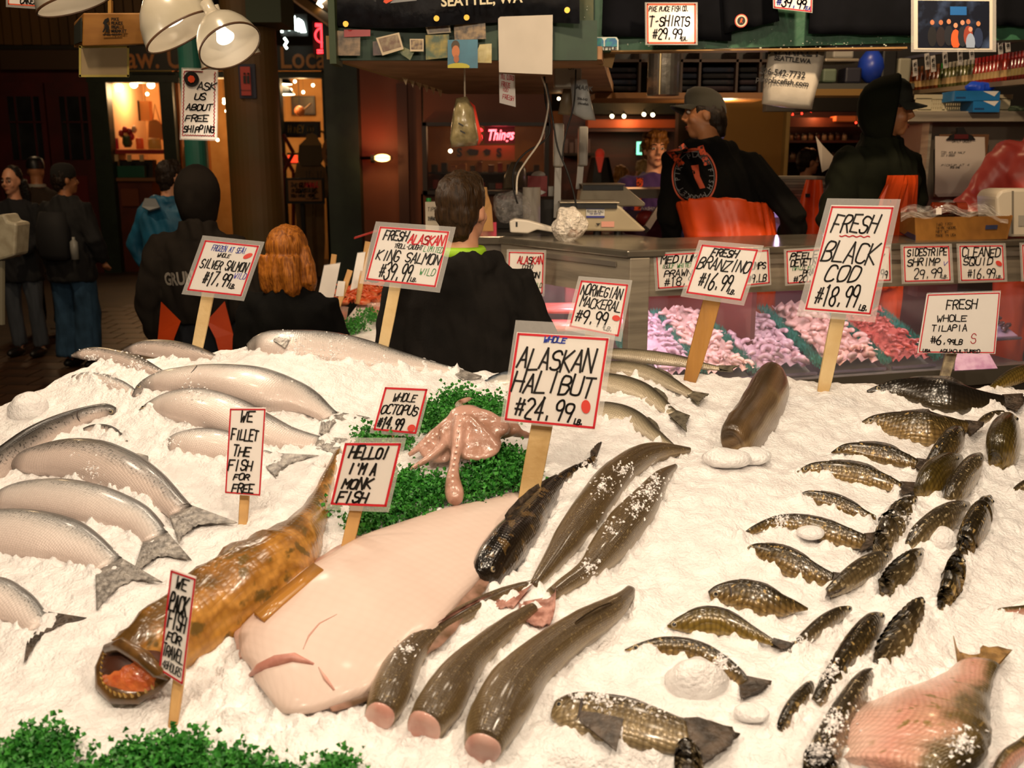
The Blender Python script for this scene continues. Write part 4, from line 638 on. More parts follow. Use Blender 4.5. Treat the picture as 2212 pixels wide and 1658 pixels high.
sign('fillet_sign', 'narrow vertical sign offering fillets, planted among the salmon', [(497, 880), (574, 880), (562, 1072), (486, 1066)], None, [('WE', .30, .70, .10, .11, 'k', .9), ('FILLET', .08, .85, .31, .12, 'k', .9), ('THE', .15, .66, .50, .11, 'k', .9), ('FISH', .05, .74, .66, .11, 'k', .9), ('FOR', .22, .68, .79, .07, 'k', .8), ('FREE', .20, .82, .92, .10, 'k', .9)], ((526, 1068), (522, 1128)), inset=(.0, .0, .0, .0), ink=.0036, sw=.020, group='narrow notice signs', cat='sign', sleeve=False, border=.003)
sign('travel_sign', 'narrow notice turned side-on in front of the monkfish mouth', [(370, 1228), (423, 1246), (394, 1480), (344, 1448)], None, [('WE', .25, .75, .10, .10, 'k'), ('PACK', .10, .85, .29, .17, 'k', 1.2), ('FISH', .12, .85, .46, .15, 'k', 1.1), ('FOR', .15, .75, .62, .09, 'k'), ('TRAVEL', .05, .92, .76, .12, 'k', .8), ('48HOURS', .1, .9, .90, .08, 'k', .5)], ((382, 1466), (374, 1528)), inset=(.0, .0, .0, .0), ink=.0026, sw=.017, group='narrow notice signs', cat='sign', sleeve=False, border=.003)
# ================================================================ the glass-fronted prawn case and its counter
YA, YB, YC = 3.90, 4.45, 4.62
CL = np.array([-.05, 4.62]); CM = np.array([.457, 3.90]); CR = np.array([2.55, 4.53])      # plan of the front face: end, corner, end
ZT, ZF, ZG, ZB = 1.385, 1.355, 1.21, .80
def along(a, b, f): return a * (1 - f) + b * f
def v3(p, z): return np.array([p[0], p[1], z])
nR = np.array([(CR - CM)[1], -(CR - CM)[0]]); nR /= np.linalg.norm(nR)      # outward normals in plan
nL = np.array([(CM - CL)[1], -(CM - CL)[0]]); nL /= np.linalg.norm(nL)
DEP = .72
def inn(p, n, d): return p - n * d
case = thing('prawn_case', (1.2, 4.3, 0), 'long steel display case with sloping glass over trays of prawns', 'display case')
TOPM = M('counter_steel', '#8f887a', .22, .7, col2='#6f685c', nscale=4, bump=.05, bscale=8)
def poly_top(z0, z1, d, over, mat, name, parent):
    a, m, b = CL + nL * over, CM + (nL + nR) / np.linalg.norm(nL + nR) * over * 1.1, CR + nR * over
    a2, m2, b2 = inn(CL, nL, d), inn(CM, (nL + nR) / np.linalg.norm(nL + nR), d * 1.1), inn(CR, nR, d); mb = MB(); mb.prism([v3(p, z0) for p in (a, m, b, b2, m2, a2)], (0, 0, z1 - z0)); return bevel(mb.build(name, mat, parent), .006, 2)
poly_top(1.355, 1.385, .62, .015, TOPM, 'worktop', case)
for A_, B_, n_, nm in ((CL, CM, nL, 'end'), (CM, CR, nR, 'front')):
    mb = MB(); q = [v3(A_, 1.20), v3(B_, 1.20), v3(B_, 1.355), v3(A_, 1.355)]; mb.slab(q, v3(-n_ * .05, 0)); mb.build('fascia', STEEL, case)
    mb = MB(); q = [v3(A_ + n_ * .004, 1.315), v3(B_ + n_ * .004, 1.315), v3(B_ + n_ * .004, 1.335), v3(A_ + n_ * .004, 1.335)]; mb.slab([along(q[0], q[1], .08), along(q[0], q[1], .92), along(q[3], q[2], .92), along(q[3], q[2], .08)], v3(n_ * .004, 0)); mb.build('label_rail', M('rail_steel', '#b0aaa0', .3, .8), case)
    mb = MB(); mb.slab([v3(A_ - n_ * .02, .05), v3(B_ - n_ * .02, .05), v3(B_ - n_ * .02, ZB - .06), v3(A_ - n_ * .02, ZB - .06)], v3(-n_ * .04, 0)); mb.build('kick_panel', STEEL_D, case)
    mb = MB(); mb.slab([v3(A_ + n_ * .01, ZB - .06), v3(B_ + n_ * .01, ZB - .06), v3(B_ + n_ * .01, ZB + .02), v3(A_ + n_ * .01, ZB + .02)], v3(-n_ * .06, 0)); mb.build('sill_rail', STEEL_D, case)
    mb = MB(); q0 = inn(A_, n_, DEP); q1 = inn(B_, n_, DEP); mb.slab([v3(q0, ZB - .05), v3(q1, ZB - .05), v3(q1, 1.355), v3(q0, 1.355)], v3(-n_ * .03, 0)); mb.build('back_panel', M('case_back', '#6b2416', .5, col2='#4a1c14', nscale=1.2), case) if nm == 'end' else None
    mb = MB(); mb.slab([v3(A_, ZB - .05), v3(B_, ZB - .05), v3(inn(B_, n_, DEP), ZB - .05), v3(inn(A_, n_, DEP), ZB - .05)], (0, 0, .02)); mb.build('case_floor', STEEL_D, case)
    mb = MB(); mb.slab([v3(A_ - n_ * .01, ZB + .02), v3(B_ - n_ * .01, ZB + .02), v3(B_ - n_ * .03, 1.20), v3(A_ - n_ * .03, 1.20)], v3(-n_ * .004, 0)); mb.build('glass_pane', Mclear('case_glass', '#cfd0e0', .93, .04), case)
mb = MB(); mb.slab([v3(CM + nR * .012, ZB - .06), v3(CM + nR * .012 + (CR - CM) / np.linalg.norm(CR - CM) * .085, ZB - .06), v3(CM + nR * .012 + (CR - CM) / np.linalg.norm(CR - CM) * .085, 1.355), v3(CM + nR * .012, 1.355)], v3(-nR * .06, 0)); bevel(mb.build('corner_post', STEEL, case), .004)
# strip lights under the worktop
mb = MB(); qa = along(CM, CR, .04) - nR * .10; qb = along(CM, CR, .98) - nR * .10; mb.tube([v3(qa, 1.335), v3(qb, 1.335)], .012, 8); mb.build('strip_light', E('case_strip', '#f0d8ff', 4.0), case)
def arealight(name, loc, target, sx, sy, power, col):
    d = bpy.data.lights.new(name, 'AREA'); d.shape = 'RECTANGLE'; d.size = sx; d.size_y = sy; d.energy = power; d.color = col; o = bpy.data.objects.new(name, d); COL.objects.link(o); o.location = loc; o.rotation_euler = (Vector(target) - Vector(loc)).to_track_quat('-Z', 'Y').to_euler(); return o
for f in (.2, .5, .8):
    pc = along(CM, CR, f); o = arealight('case_strip_light', v3(pc - nR * .12, 1.325), v3(pc - nR * .35, .9), .6, .04, 2.1, (1.0, .88, .93)); o.rotation_euler.rotate_axis('Z', math.atan2((CR - CM)[1], (CR - CM)[0]))
pl = along(CL, CM, .5) - nL * .2; arealight('case_strip_light', v3(pl, 1.325), v3(pl - nL * .1, .9), .4, .05, 3.5, (1.0, .70, .85))
# inner back wall seen through the glass: workers' orange bibs stand behind, so only a low steel rail closes it
mb = MB(); mb.slab([v3(inn(CM, nR, DEP), ZB - .05), v3(inn(CR, nR, DEP), ZB - .05), v3(inn(CR, nR, DEP), 1.20), v3(inn(CM, nR, DEP), 1.20)], v3(-nR * .02, 0)); mb.build('rear_glass', Mclear('case_glass_rear', '#b06a60', .75, .1), case)

# ---- trays: heaps of prawns sloping up toward the back, green plastic grass between
U = (CR - CM) / np.linalg.norm(CR - CM)
def tray_pt(u, d, h=0.):        # u metres along the front from the corner, d depth inside, h height over the sloping bed
    p = CM + U * u - nR * (.05 + d); return v3(p, ZB + .045 + .36 * d + h)
def u_of(upx):                  # metres along the front where the pixel column meets it
    dx = (upx - CX) / F; a = CM; t = (dx * a[1] * 1.0 - a[0]) / (U[0] - dx * U[1]); return t
TRAYS = [('gulf_prawn', 1455, 1542, ('#d6b4be', '#c49cac'), ''), ('peeled_prawn', 1552, 1648, ('#eac4ba', '#dfb0a4'), ''), ('shell_prawn', 1662, 1786, ('#d8b4bc', '#c49aa2'), ''), ('pink_prawn', 1828, 1938, ('#e8bcb0', '#dba89c'), ''), ('red_shrimp', 1962, 2048, ('#cf685a', '#b8483e'), '')]
LBL = {'gulf_prawn': 'pale violet prawn heaped in the case tray beside the steel corner post', 'peeled_prawn': 'peeled pink prawn heaped in the tray behind the branzino stick', 'shell_prawn': 'grey-violet shell-on prawn heaped in the widest case tray', 'pink_prawn': 'plump pink prawn heaped in the tray behind the black cod stick', 'red_shrimp': 'small red shrimp heaped in the tray behind the tilapia sign'}
def prawn_mesh(name, sz, mat, curl=2.6, fat=.24):
    mb = MB(); pts = []; rr = []
    for i in range(8):
        f = i / 7; a = curl * f; pts.append((sz * (.5 - .5 * math.cos(a)) , sz * .55 * math.sin(a), 0)); rr.append(sz * fat * (.55 + .6 * math.sin(math.pi * (.25 + .6 * (1 - f))) if f < .95 else .25))
    mb.tube(pts, rr, 6); fan = pts[-1]; k = sz * .3
    mb.add([(fan[0], fan[1], 0), (fan[0] + k, fan[1] - k * .6, k * .1), (fan[0] + k, fan[1] + k * .3, -k * .1)], [(0, 1, 2)])
    o = mb.build(name, mat, None, True, origin=(0, 0, 0)); return o
GRASSP = M('plastic_grass', '#3a8f80', .5, col2='#1f6f52', nscale=60)
for ti, (nm, ua, ub, cols, _l) in enumerate(TRAYS):
    a, b = u_of(ua), u_of(ub); tr = thing('steel_tray', tray_pt((a + b) / 2, 0, -.03), 'shallow steel tray holding the ' + LBL[nm].split(' heaped')[0].replace(' prawn', ' prawns').replace(' shrimp', ' shrimps'), 'tray', 'case trays')
    mb = MB(); mb.hexa([tray_pt(a, 0, -.035), tray_pt(b, 0, -.035), tray_pt(b, .52, -.035), tray_pt(a, .52, -.035)], [tray_pt(a, 0, -.02), tray_pt(b, 0, -.02), tray_pt(b, .52, -.02), tray_pt(a, .52, -.02)]); mb.build('tray_bed', STEEL, tr)
    mb = MB(); mb.tube([tray_pt(a - .01, -.01, -.01), tray_pt(b + .01, -.01, -.01)], .008, 6); mb.build('tray_lip', M('tray_lip_steel', '#b9a8bc', .25, .9), tr)
    mt = M('prawn_%d' % ti, cols[0], .35, col2=cols[1], nscale=40, coat=.35, sss=0); sz = (.042, .044, .052, .050, .042)[ti]; proto = None; r = random.Random(ti); n = (44, 60, 52, 56, 52)[ti]
    hb = MB(); gu = 14; gd = 16; vs = [tray_pt(a + (b - a) * i / gu, .52 * j / gd, .012 + .012 * math.sin(i * 2.1 + j * 1.7) + .02 * math.sin(math.pi * i / gu)) for j in range(gd + 1) for i in range(gu + 1)]
    hb.add(vs, [(j * (gu + 1) + i, j * (gu + 1) + i + 1, (j + 1) * (gu + 1) + i + 1, (j + 1) * (gu + 1) + i) for j in range(gd) for i in range(gu)]); ho = hb.build('prawn_heap', mt, None, True); tag(ho, 'packed under-layer of ' + LBL[nm].split(' heaped')[0] + ' filling the tray', 'prawns', kind='stuff')
    for k in range(n):
        cols_n = max(3, int((b - a) / (sz * .95))); i, j = k % cols_n, k // cols_n; rows = math.ceil(n / cols_n); fu = (i + .5 + r.uniform(-.3, .3)) / cols_n; fdp = (j + .5 + r.uniform(-.3, .3)) / rows
        p = tray_pt(a + (b - a) * fu, .47 * fdp ** 1.15 + .01, .022 + .02 * math.sin(math.pi * fu) + r.uniform(-.004, .006)); ro = (r.uniform(-.5, .5) + .4, r.uniform(-.5, .5), r.uniform(0, 6.28))
        if proto is None: proto = prawn_mesh(nm, sz, mt, *((2.8, .19), (2.6, .21), (2.6, .21), (2.3, .23), (3.1, .17))[ti]); o = proto; o.location = p; o.rotation_euler = ro; tag(o, LBL[nm], 'shrimp' if ti == 4 else 'prawn', nm.replace('_', ' ') + 's in the case')
        else: o = proto.copy(); COL.objects.link(o); o.location = p; o.rotation_euler = ro; s_ = r.uniform(.85, 1.15); o.scale = (s_, s_, s_)
for ui, (ua, lab) in enumerate(((1418, 'by the steel corner post'), (1545, 'between the violet and peeled prawns'), (1655, 'between the peeled and shell-on prawns'), (1806, 'behind the black cod stick'), (1948, 'next to the red shrimps'), (2060, 'half hidden by the tilapia sign'))):
    a = u_of(ua) - .028; r = np.random.default_rng(ui + 60); q = MB(); V = []; Fc = []
    for k in range(1500):
        p = tray_pt(a + .056 * r.random(), .52 * r.random(), .02 * r.random()); d = np.array([r.normal(0, .006), r.normal(0, .006), r.uniform(.012, .03)]); e = np.array([.0014, 0, 0]); k0 = len(V); V.extend([p - e, p + e, p + d]); Fc.append((k0, k0 + 1, k0 + 2))
    q.v = V; q.f = Fc; q.m = [0] * len(Fc); o = q.build('plastic_grass', GRASSP); tag(o, 'strip of green plastic grass ' + lab, 'divider', 'plastic grass dividers', kind='stuff')
# tray of dark mussels and a folded price slip further along
a, b = u_of(2165), u_of(2240); tr = thing('steel_tray', tray_pt((a + b) / 2, .1, .02), 'raised steel tray of dark mussels at the far end of the case', 'tray', 'case trays')
mb = MB(); q0 = [tray_pt(a, .02, .07), tray_pt(b, .02, .07), tray_pt(b, .40, .09), tray_pt(a, .40, .09)]; mb.slab(q0, (0, 0, .015)); mb.build('tray_bed', M('tray_violet', '#c9b0cc', .3, .6), tr); mb = MB(); mb.tube([tray_pt(a, .0, .085), tray_pt(b, .0, .085)], .007, 6); mb.tube([tray_pt(a, .0, .085), tray_pt(a, .4, .105)], .007, 6); mb.build('tray_lip', MATS['tray_lip_steel'], tr)
MUS = M('mussel_shell', '#3b1e1c', .3, col2='#5c3430', nscale=40, coat=.5); r = random.Random(5); mp = None
for k in range(48):
    i, j = k % 6, k // 6; p = tray_pt(a + (b - a) * (i + .5 + r.uniform(-.3, .3)) / 6, .05 + .32 * (j + .5 + r.uniform(-.3, .3)) / 8, .10 + r.uniform(0, .012)); ro = (r.uniform(-.5, .5), r.uniform(-.5, .5), r.uniform(0, 6.28))
    if mp is None:
        q = MB(); rings = []
        for f in np.linspace(0, 1, 8): w_ = math.sin(math.pi * (.06 + .9 * f ** .75)) ; rings.append([(.05 * (f - .5), .016 * w_ * math.cos(t_), .012 * w_ * math.sin(t_)) for t_ in np.linspace(0, 2 * math.pi, 8, endpoint=False)])
        q.loft(rings); mp = q.build('mussel', MUS, None, True, origin=(0, 0, 0)); o = mp; tag(o, 'dark brown mussel heaped in the raised tray', 'mussel', 'mussels in the raised tray')
    else: o = mp.copy(); COL.objects.link(o)
    o.location = p; o.rotation_euler = ro
mb = MB(); sh = Sheet([P(2065, 762, 4.05), P(2135, 760, 4.05), P(2155, 795, 3.98), P(2062, 800, 3.98)]); sh.slab(mb, .004); o = mb.build('squid_tray', M('squid_tray_plastic', '#d9b8dc', .4, col2='#b98ab8', nscale=25)); tag(o, 'pale violet plastic tray of squid under the tilapia sign', 'tray')
# ---- labels taped on the case
def case_sign(label, c, y, lines, oval=None, ink=.0042, name='case_label'): return sign(name, label, c, y, lines, None, (.05, .05, .05, .05), ink, .005, oval, 'labels on the prawn case', 0., cat='price sign')
case_sign('medium prawn price label on the case beside the corner post', [(1411, 546), (1520, 540), (1520, 620), (1416, 628)], 3.93, [('MEDIUM', .10, .92, .17, .20, 'k', 1.2), ('(GULF WHITE)', .12, .80, .36, .12, 'g', .6), ('PRAWN', .16, .80, .58, .18, 'k'), ('$18.99', .16, .95, .83, .25, 'k')])
case_sign('price label half hidden behind the branzino sign', [(1600, 540), (1662, 535), (1666, 615), (1600, 622)], 3.98, [('CLUMPS', .05, .90, .45, .18, 'k'), ('$9.LB', .2, .9, .82, .22, 'k')])
case_sign('peeled prawn price label beside the black cod sign', [(1693, 538), (1790, 532), (1790, 610), (1696, 617)], 4.02, [('PEELED', .10, .95, .17, .20, 'k', 1.2), ('DEVEINED', .10, .98, .38, .19, 'k', 1.1), ('(WILD MEX)', .12, .80, .55, .10, 'g', .6), ('PRAWN', .40, .90, .70, .16, 'k'), ('$20.99', .16, .9, .88, .2, 'k')])
case_sign('price label whose edge shows past the black cod sign', [(1860, 530), (1925, 528), (1927, 610), (1862, 612)], 4.1, [('BAY', .1, .8, .3, .2, 'k'), ('$12.99', .1, .9, .8, .22, 'k')])
case_sign('sidestripe shrimp price label on the case', [(1945, 528), (2056, 526), (2060, 610), (1948, 613)], 4.17, [('SIDESTRIPE', .08, .95, .17, .20, 'k', 1.1), ('SHRIMP', .08, .78, .45, .20, 'k', 1.1), ('29.99', .20, .82, .78, .26, 'k'), ('LB.', .80, .95, .87, .10, 'k', .7), ('V', .84, .95, .50, .10, 'p', .6)])
case_sign('cleaned squid price label with red oval on the case', [(2066, 526), (2172, 525), (2176, 608), (2070, 611)], 4.26, [('CLEANED', .06, .94, .20, .24, 'k', 1.2), ('SQUID', .08, .75, .46, .20, 'k', 1.1), ('$16.99', .16, .80, .80, .26, 'k'), ('LB.', .80, .95, .90, .09, 'k', .7)], oval=(.88, .52, .06, .09, -.6))
case_sign('price label cut by the frame edge, last on the case', [(2202, 524), (2300, 522), (2300, 605), (2206, 608)], 4.34, [('MANILA', .1, .9, .25, .2, 'k'), ('$9.99', .2, .9, .8, .25, 'k')])
case_sign('Alaskan salmon price label behind the dark-jacketed man', [(1095, 538), (1180, 540), (1176, 640), (1092, 634)], 4.25, [('ALASKAN', .26, .98, .19, .18, 'r', 1.1), ('COHO', .40, .70, .36, .11, 'k', .7), ('SALMON', .20, .90, .56, .14, 'k', 1.1), ('FILLETS', .30, .75, .70, .09, 'k', .8), ('WILD', .70, .98, .80, .10, 'g', .6), ('$24.99', .2, .68, .90, .12, 'k')])
# fillets in the end section of the case
FIL = M('salmon_fillet', '#d8604e', .35, col2='#e6857a', nscale=14, stretch=(1, 6, 1), coat=.4)
for i, (uu, vv, y, sx) in enumerate(((1195, 705, 4.35, .17), (1140, 720, 4.5, .14), (1215, 668, 4.5, .16))):
    c = P(uu, vv, y); mb = MB(); rings = []
    for f in np.linspace(-1, 1, 9): w_ = .10 * (1 - .35 * f * f); rings.append([c + np.array([f * sx, dy, dz + .05 * dy]) for dy, dz in ((-w_, 0), (-w_ * .6, .02), (0, .026), (w_ * .6, .02), (w_, 0))])
    mb.loft(rings); o = mb.build('salmon_fillet', FIL, None, True); tag(o, ('orange salmon fillet nearest the glass in the case end', 'orange salmon fillet behind the dark-jacketed man', 'orange salmon fillet lying deepest in the case end')[i], 'fillet', 'salmon fillets in the case end')
# ================================================================ the hall: floor, walls, shop fronts far behind
def one(name, label, cat, mb, mat, group=None, smooth=False, kind=None, bev=0):
    o = mb.build(name, mat, None, smooth); tag(o, label, cat, group, kind)
    if bev: bevel(o, bev)
    return o
def pb(u0, v0, u1, v1, y, d, mb=None, mi=0):
    mb = mb or MB(); a = P(u0, (v0 + v1) / 2, y); b = P(u1, (v0 + v1) / 2, y); t = P((u0 + u1) / 2, v0, y); l = P((u0 + u1) / 2, v1, y); mb.box((a[0], y, l[2]), (b[0], y + d, t[2]), mi); return mb
def pq(u0, v0, u1, v1, y, y2=None): y2 = y if y2 is None else y2; return Sheet([P(u0, v0, y), P(u1, v0, y2), P(u1, v1, y2), P(u0, v1, y)])
def struct(name, mb, mat, label=None, **k): o = mb.build(name, mat, None); tag(o, label, None, None, 'structure'); return o
FLOORM = M('floor_stone', '#2e2016', .55, col2='#3d2b1c', nscale=3, bump=.2, bscale=20); TILEM = M('floor_tile', '#4a3322', .45, col2='#35251a', nscale=2.5, bump=.15, bscale=25)
mb = MB(); mb.box((-10, -1, -.06), (8, 20, -.006)); fl = struct('floor', mb, FLOORM)
tile = None
for j in range(20):
    for i in range(10):
        x = -4.75 + i * .305 + (j % 2) * .15; y = 6.3 + j * .305
        if tile is None:
            q = MB(); q.box((-.145, -.145, -.006), (.145, .145, .002)); tile = q.build('tile', TILEM, None, origin=(0, 0, 0)); o = tile
        else: o = tile.copy(); COL.objects.link(o)
        o.parent = fl; o.location = (x - ORG[fl.name][0], y - ORG[fl.name][1], 0 - ORG[fl.name][2])
mb = MB(); mb.box((-10, 7.2, 4.6), (8, 20, 4.7)); struct('ceiling', mb, M('ceiling_dark', '#1c140c', .8, col2='#2a1e12', nscale=2))
DK = M('shop_dark', '#15110c', .6, col2='#1f1810', nscale=3); GRN = M('frame_green', '#1c2a1c', .5, col2='#142016', nscale=6); REDW = M('door_red', '#4a0c0c', .55, col2='#38090a', nscale=2)
WY = 16.0
mb = MB(); mb.box((-10, 18.4, 0), (8, 18.5, 4.6)); struct('wall_back', mb, M('wall_dark', '#20160e', .8, col2='#2a1c10', nscale=1))
mb = MB(); mb.box((-10.1, 4, 0), (-10, 18.5, 4.6)); struct('wall_left', mb, MATS['wall_dark'])
mb = MB(); mb.box((7.4, 3, 0), (7.5, 18.5, 4.6)); struct('wall_right', mb, MATS['wall_dark'])
# upper storey of boards
wu = struct('wall_upper', pb(-60, -60, 330, 104, WY + .1, .1), M('board_brown_gap', '#241708', .7))
BRD = M('board_brown', '#5a3d14', .6, col2='#47300f', nscale=2, stretch=(1, 1, .2))
for i in range(18):
    u = -20 + i * 20.5; q = pb(u + 1, -60, u + 19, 96 + .5 * (i % 3), WY, .05); o = q.build('plank', BRD, wu)
struct('trim_1', pb(-60, 98, 700, 107, WY - .1, .25), DK)
wl = struct('wall_shopfront', pb(-60, 107, 240, 600, WY + .02, .1), REDW)
def door(n, u0, u1):
    d = struct('door_%d' % n, pb(u0, 178, u1, 600, WY - .06, .06), REDW)
    w_ = pb((u0 * 3 + u1) / 4 - 6, 208, (u0 + u1 * 3) / 4 + 6, 345, WY - .07, .03).build('pane', M('dark_glass', '#0c0e12', .08, col2='#2a2c2e', nscale=1.6, coat=1), d)
    for k in range(1, 3): pb(u0 + (u1 - u0) * k / 3 - 1.5, 208, u0 + (u1 - u0) * k / 3 + 1.5, 345, WY - .09, .02).build('muntin', REDW, d)
    pb(u0 + 20, 262, u1 - 20, 265, WY - .09, .02).build('muntin', REDW, d); pb(u0 + 14, 380, u1 - 14, 520, WY - .08, .03).build('panel', M('door_red_panel', '#5a0f10', .5), d)
door(1, 0, 112); door(2, 116, 208)
# sign bands over the shops
b1 = thing('shop_sign_band', P(85, 152, WY - .1), 'dim brown shop sign board above the red doors', 'sign'); pb(0, 108, 172, 150, WY - .12, .06).build('board', M('band_brown', '#3d2813', .6), b1)
b2 = thing('shop_sign_band', P(470, 152, WY - .1), 'black shop sign board with tan lettering behind the pendant lamps', 'sign'); pb(172, 100, 700, 152, WY - .14, .08).build('board', M('band_black', '#0e0d0b', .5), b2)
printed('Raw. Unfiltered. Local.', P(240, 127, WY - .15), (1, 0, 0), (0, 0, 1), .44, M('band_tan', '#b5702e', .5), b2, bold=.006, align='LEFT', fitw=3.4)
pb(278, 152, 370, 154, WY - .2, .03).build('trim_light', M('brass_trim', '#8a7a40', .4, .5), b2)
# green posts of the flower shop window
for n, (a, b, v0) in enumerate(((205, 246, 155), (358, 386, 155), (596, 614, 155), (700, 716, 0))): struct('trim_%d' % (n + 2), pb(a, v0, b, 620, WY - .05, .2), GRN)
struct('trim_6', pb(205, 154, 386, 178, WY - .06, .2), GRN); struct('trim_7', pb(386, 154, 716, 168, WY - .06, .2), GRN)
mb = MB(); mb.box((P(225, 300, WY)[0], WY - .02, 0), (P(250, 300, WY)[0] + .01, WY - .01, 3.4)); 
# flower shop interior
mb = MB(); mb.box((P(235, 300, WY)[0], WY + .1, 3.3), (P(720, 300, WY)[0], WY + 2.3, 3.36)); struct('ceiling_shops', mb, DK)
CREAM = M('shop_cream', '#c9925a', .7, col2='#b57a42', nscale=2); CREAML = M('shop_cream_light', '#e0b888', .7)
room = struct('wall_flower_shop', pb(235, 150, 392, 600, WY + 1.6, .1), CREAM); mb = MB(); mb.box((P(236, 300, WY)[0], WY + .1, 0), (P(238, 300, WY)[0], WY + 1.6, 3.4)); struct('wall_flower_shop_side', mb, CREAML)
mb = MB(); mb.box((P(385, 300, WY)[0], WY + .1, 0), (P(388, 300, WY)[0], WY + 1.6, 3.4)); struct('wall_flower_shop_end', mb, M('shop_amber', '#a05a20', .7))
point('flower_shop_light', P(300, 200, WY + .7), 34, (1, .62, .28), .1)
BULB = E('bulb_warm', '#ffe2b0', 14); BRASS = M('brass', '#8a6a30', .35, .8); BLK = M('black_paint', '#0c0b0a', .45)
def bulb(label, u, v, y, rpx, cord=45, cat='lamp', name='globe_lamp', group='shop bulbs'):
    c = P(u, v, y); r = rpx * dep(c) / F; t = thing(name, c, label, cat, group); q = MB(); q.ball(c, r, 12, 8); q.build('bulb', BULB, t, True); q = MB(); q.lathe([(r * .45, r * .8), (r * .4, r * 1.5), (r * .15, r * 1.7)], c, 10); q.build('socket', BRASS, t, True)
    q = MB(); q.tube([c + (0, 0, r * 1.5), c + (0, 0, r * 1.5 + cord * dep(c) / F)], r * .08, 5); q.build('cord', BLK, t); return t
bulb('glowing globe bulb nearest the green window post', 258, 189, WY + .4, 8); bulb('middle glowing globe bulb in the flower shop window', 289, 182, WY + .4, 8); bulb('glowing globe bulb closest to the free shipping sign', 326, 183, WY + .4, 8); bulb('small glowing bulb under the flower shop globes', 318, 203, WY + .8, 3.5)
q = pb(300, 218, 322, 260, WY + .5, .16); t = thing('paper_lantern', P(311, 260, WY + .5), 'orange box lantern hanging in the flower shop', 'lantern'); q.build('shade', M('lantern_paper', '#d8752a', .6, emit=.25), t); pb(298, 217, 301, 261, WY + .48, .02).build('frame', BLK, t); q = MB(); q.tube([P(313, 218, WY + .55), P(313, 160, WY + .55)], .004, 5); q.build('cord', BLK, t)
t = thing('tote_bag', P(336, 300, WY + .5), 'cream tote bag hanging in the flower shop', 'bag'); q = MB(); q.prism([P(u, v, WY + .5) for u, v in ((320, 300), (321, 262), (336, 258), (350, 270), (353, 302))], (0, .06, 0)); q.build('body', M('canvas', '#b57a3c', .8), t); q = MB(); q.tube([P(330, 260, WY + .5), P(334, 225, WY + .5), P(346, 264, WY + .5)], .01, 5); q.build('strap', MATS['canvas'], t)
t = thing('flower_vase', P(278, 318, WY + .25), 'vase of red tulips and a pale lily on the flower shop shelf', 'flowers'); q = MB(); c = P(276, 318, WY + .25); q.lathe([(.05, 0), (.08, .06), (.07, .14), (.09, .17)], c, 12); q.build('vase', M('vase_green', '#4a5a34', .3), t, True)
for i, (u, v, cl) in enumerate(((262, 290, '#a01818'), (270, 282, '#b02020'), (280, 286, '#8f1414'), (290, 281, '#e8b890'), (285, 296, '#c03030'), (274, 296, '#d8a060'))):
    p = P(u, v, WY + .25); q = MB(); q.lathe([(.01, -.05), (.045, -.01), (.04, .04), (.015, .07)], p, 8); q.build('bloom', M('bloom' + cl[1:], cl, .5), t, True); q = MB(); q.tube([c + (0, 0, .15), p], .008, 5); q.build('flower_stem', M('stem_green', '#33501f', .6), t)
for i, (u, w_, lab) in enumerate(((303, 8, 'squat orange candle jar next to the tulips'), (335, 14, 'wide amber glass jar at the end of the flower shop shelf'), (252, 5, 'red jar at the near end of the flower shop shelf'))):
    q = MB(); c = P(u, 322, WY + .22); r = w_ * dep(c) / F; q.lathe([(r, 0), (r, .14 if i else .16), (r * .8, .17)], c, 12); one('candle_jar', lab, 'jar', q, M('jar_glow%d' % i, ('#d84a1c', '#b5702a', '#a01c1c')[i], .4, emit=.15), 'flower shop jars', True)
t = thing('shop_counter', P(300, 600, WY + .1), 'flower shop counter with a red shelf edge and price tags', 'counter'); pb(246, 323, 358, 332, WY + .1, .5).build('shelf', M('shelf_red', '#8f1c14', .5), t); pb(248, 392, 335, 600, WY + .1, .4).build('front', M('counter_wood', '#4a1d10', .5, col2='#5c2414', nscale=4), t); pb(247, 384, 335, 391, WY + .05, .5).build('top', M('counter_top', '#7a5030', .5), t); pb(250, 345, 330, 384, WY + .3, .2).build('shelf_back', DK, t); pb(262, 408, 300, 445, WY + .06, .05).build('panel', M('counter_panel', '#6b3418', .5), t)
for i, u in enumerate((250, 278, 305)): q = pb(u - 4, 334, u + 5, 348, WY + .05, .02); one('price_tag', ('first', 'middle', 'last')[i] + ' cream tag under the flower shop shelf from the green post', 'tag', q, M('tag_cream', '#c9a878', .6), 'flower shop tags')
q = pb(250, 358, 312, 384, WY + .12, .12); one('storage_bin', 'teal green plastic bin on the flower shop counter', 'bin', q, M('teal_bin', '#0f4f3c', .5), bev=.01)
# easel sign beside the teal pole
t = thing('easel', P(395, 600, 13), 'folded wooden easel leaning by the teal pole', 'easel'); q = MB(); q.tube([P(402, 318, 13), P(380, 634, 13)], .03, 5); q.build('leg', M('easel_wood', '#7a5028', .6), t); q = MB(); q.tube([P(402, 318, 13), P(424, 634, 13.2)], .03, 5); q.build('leg', MATS['easel_wood'], t)
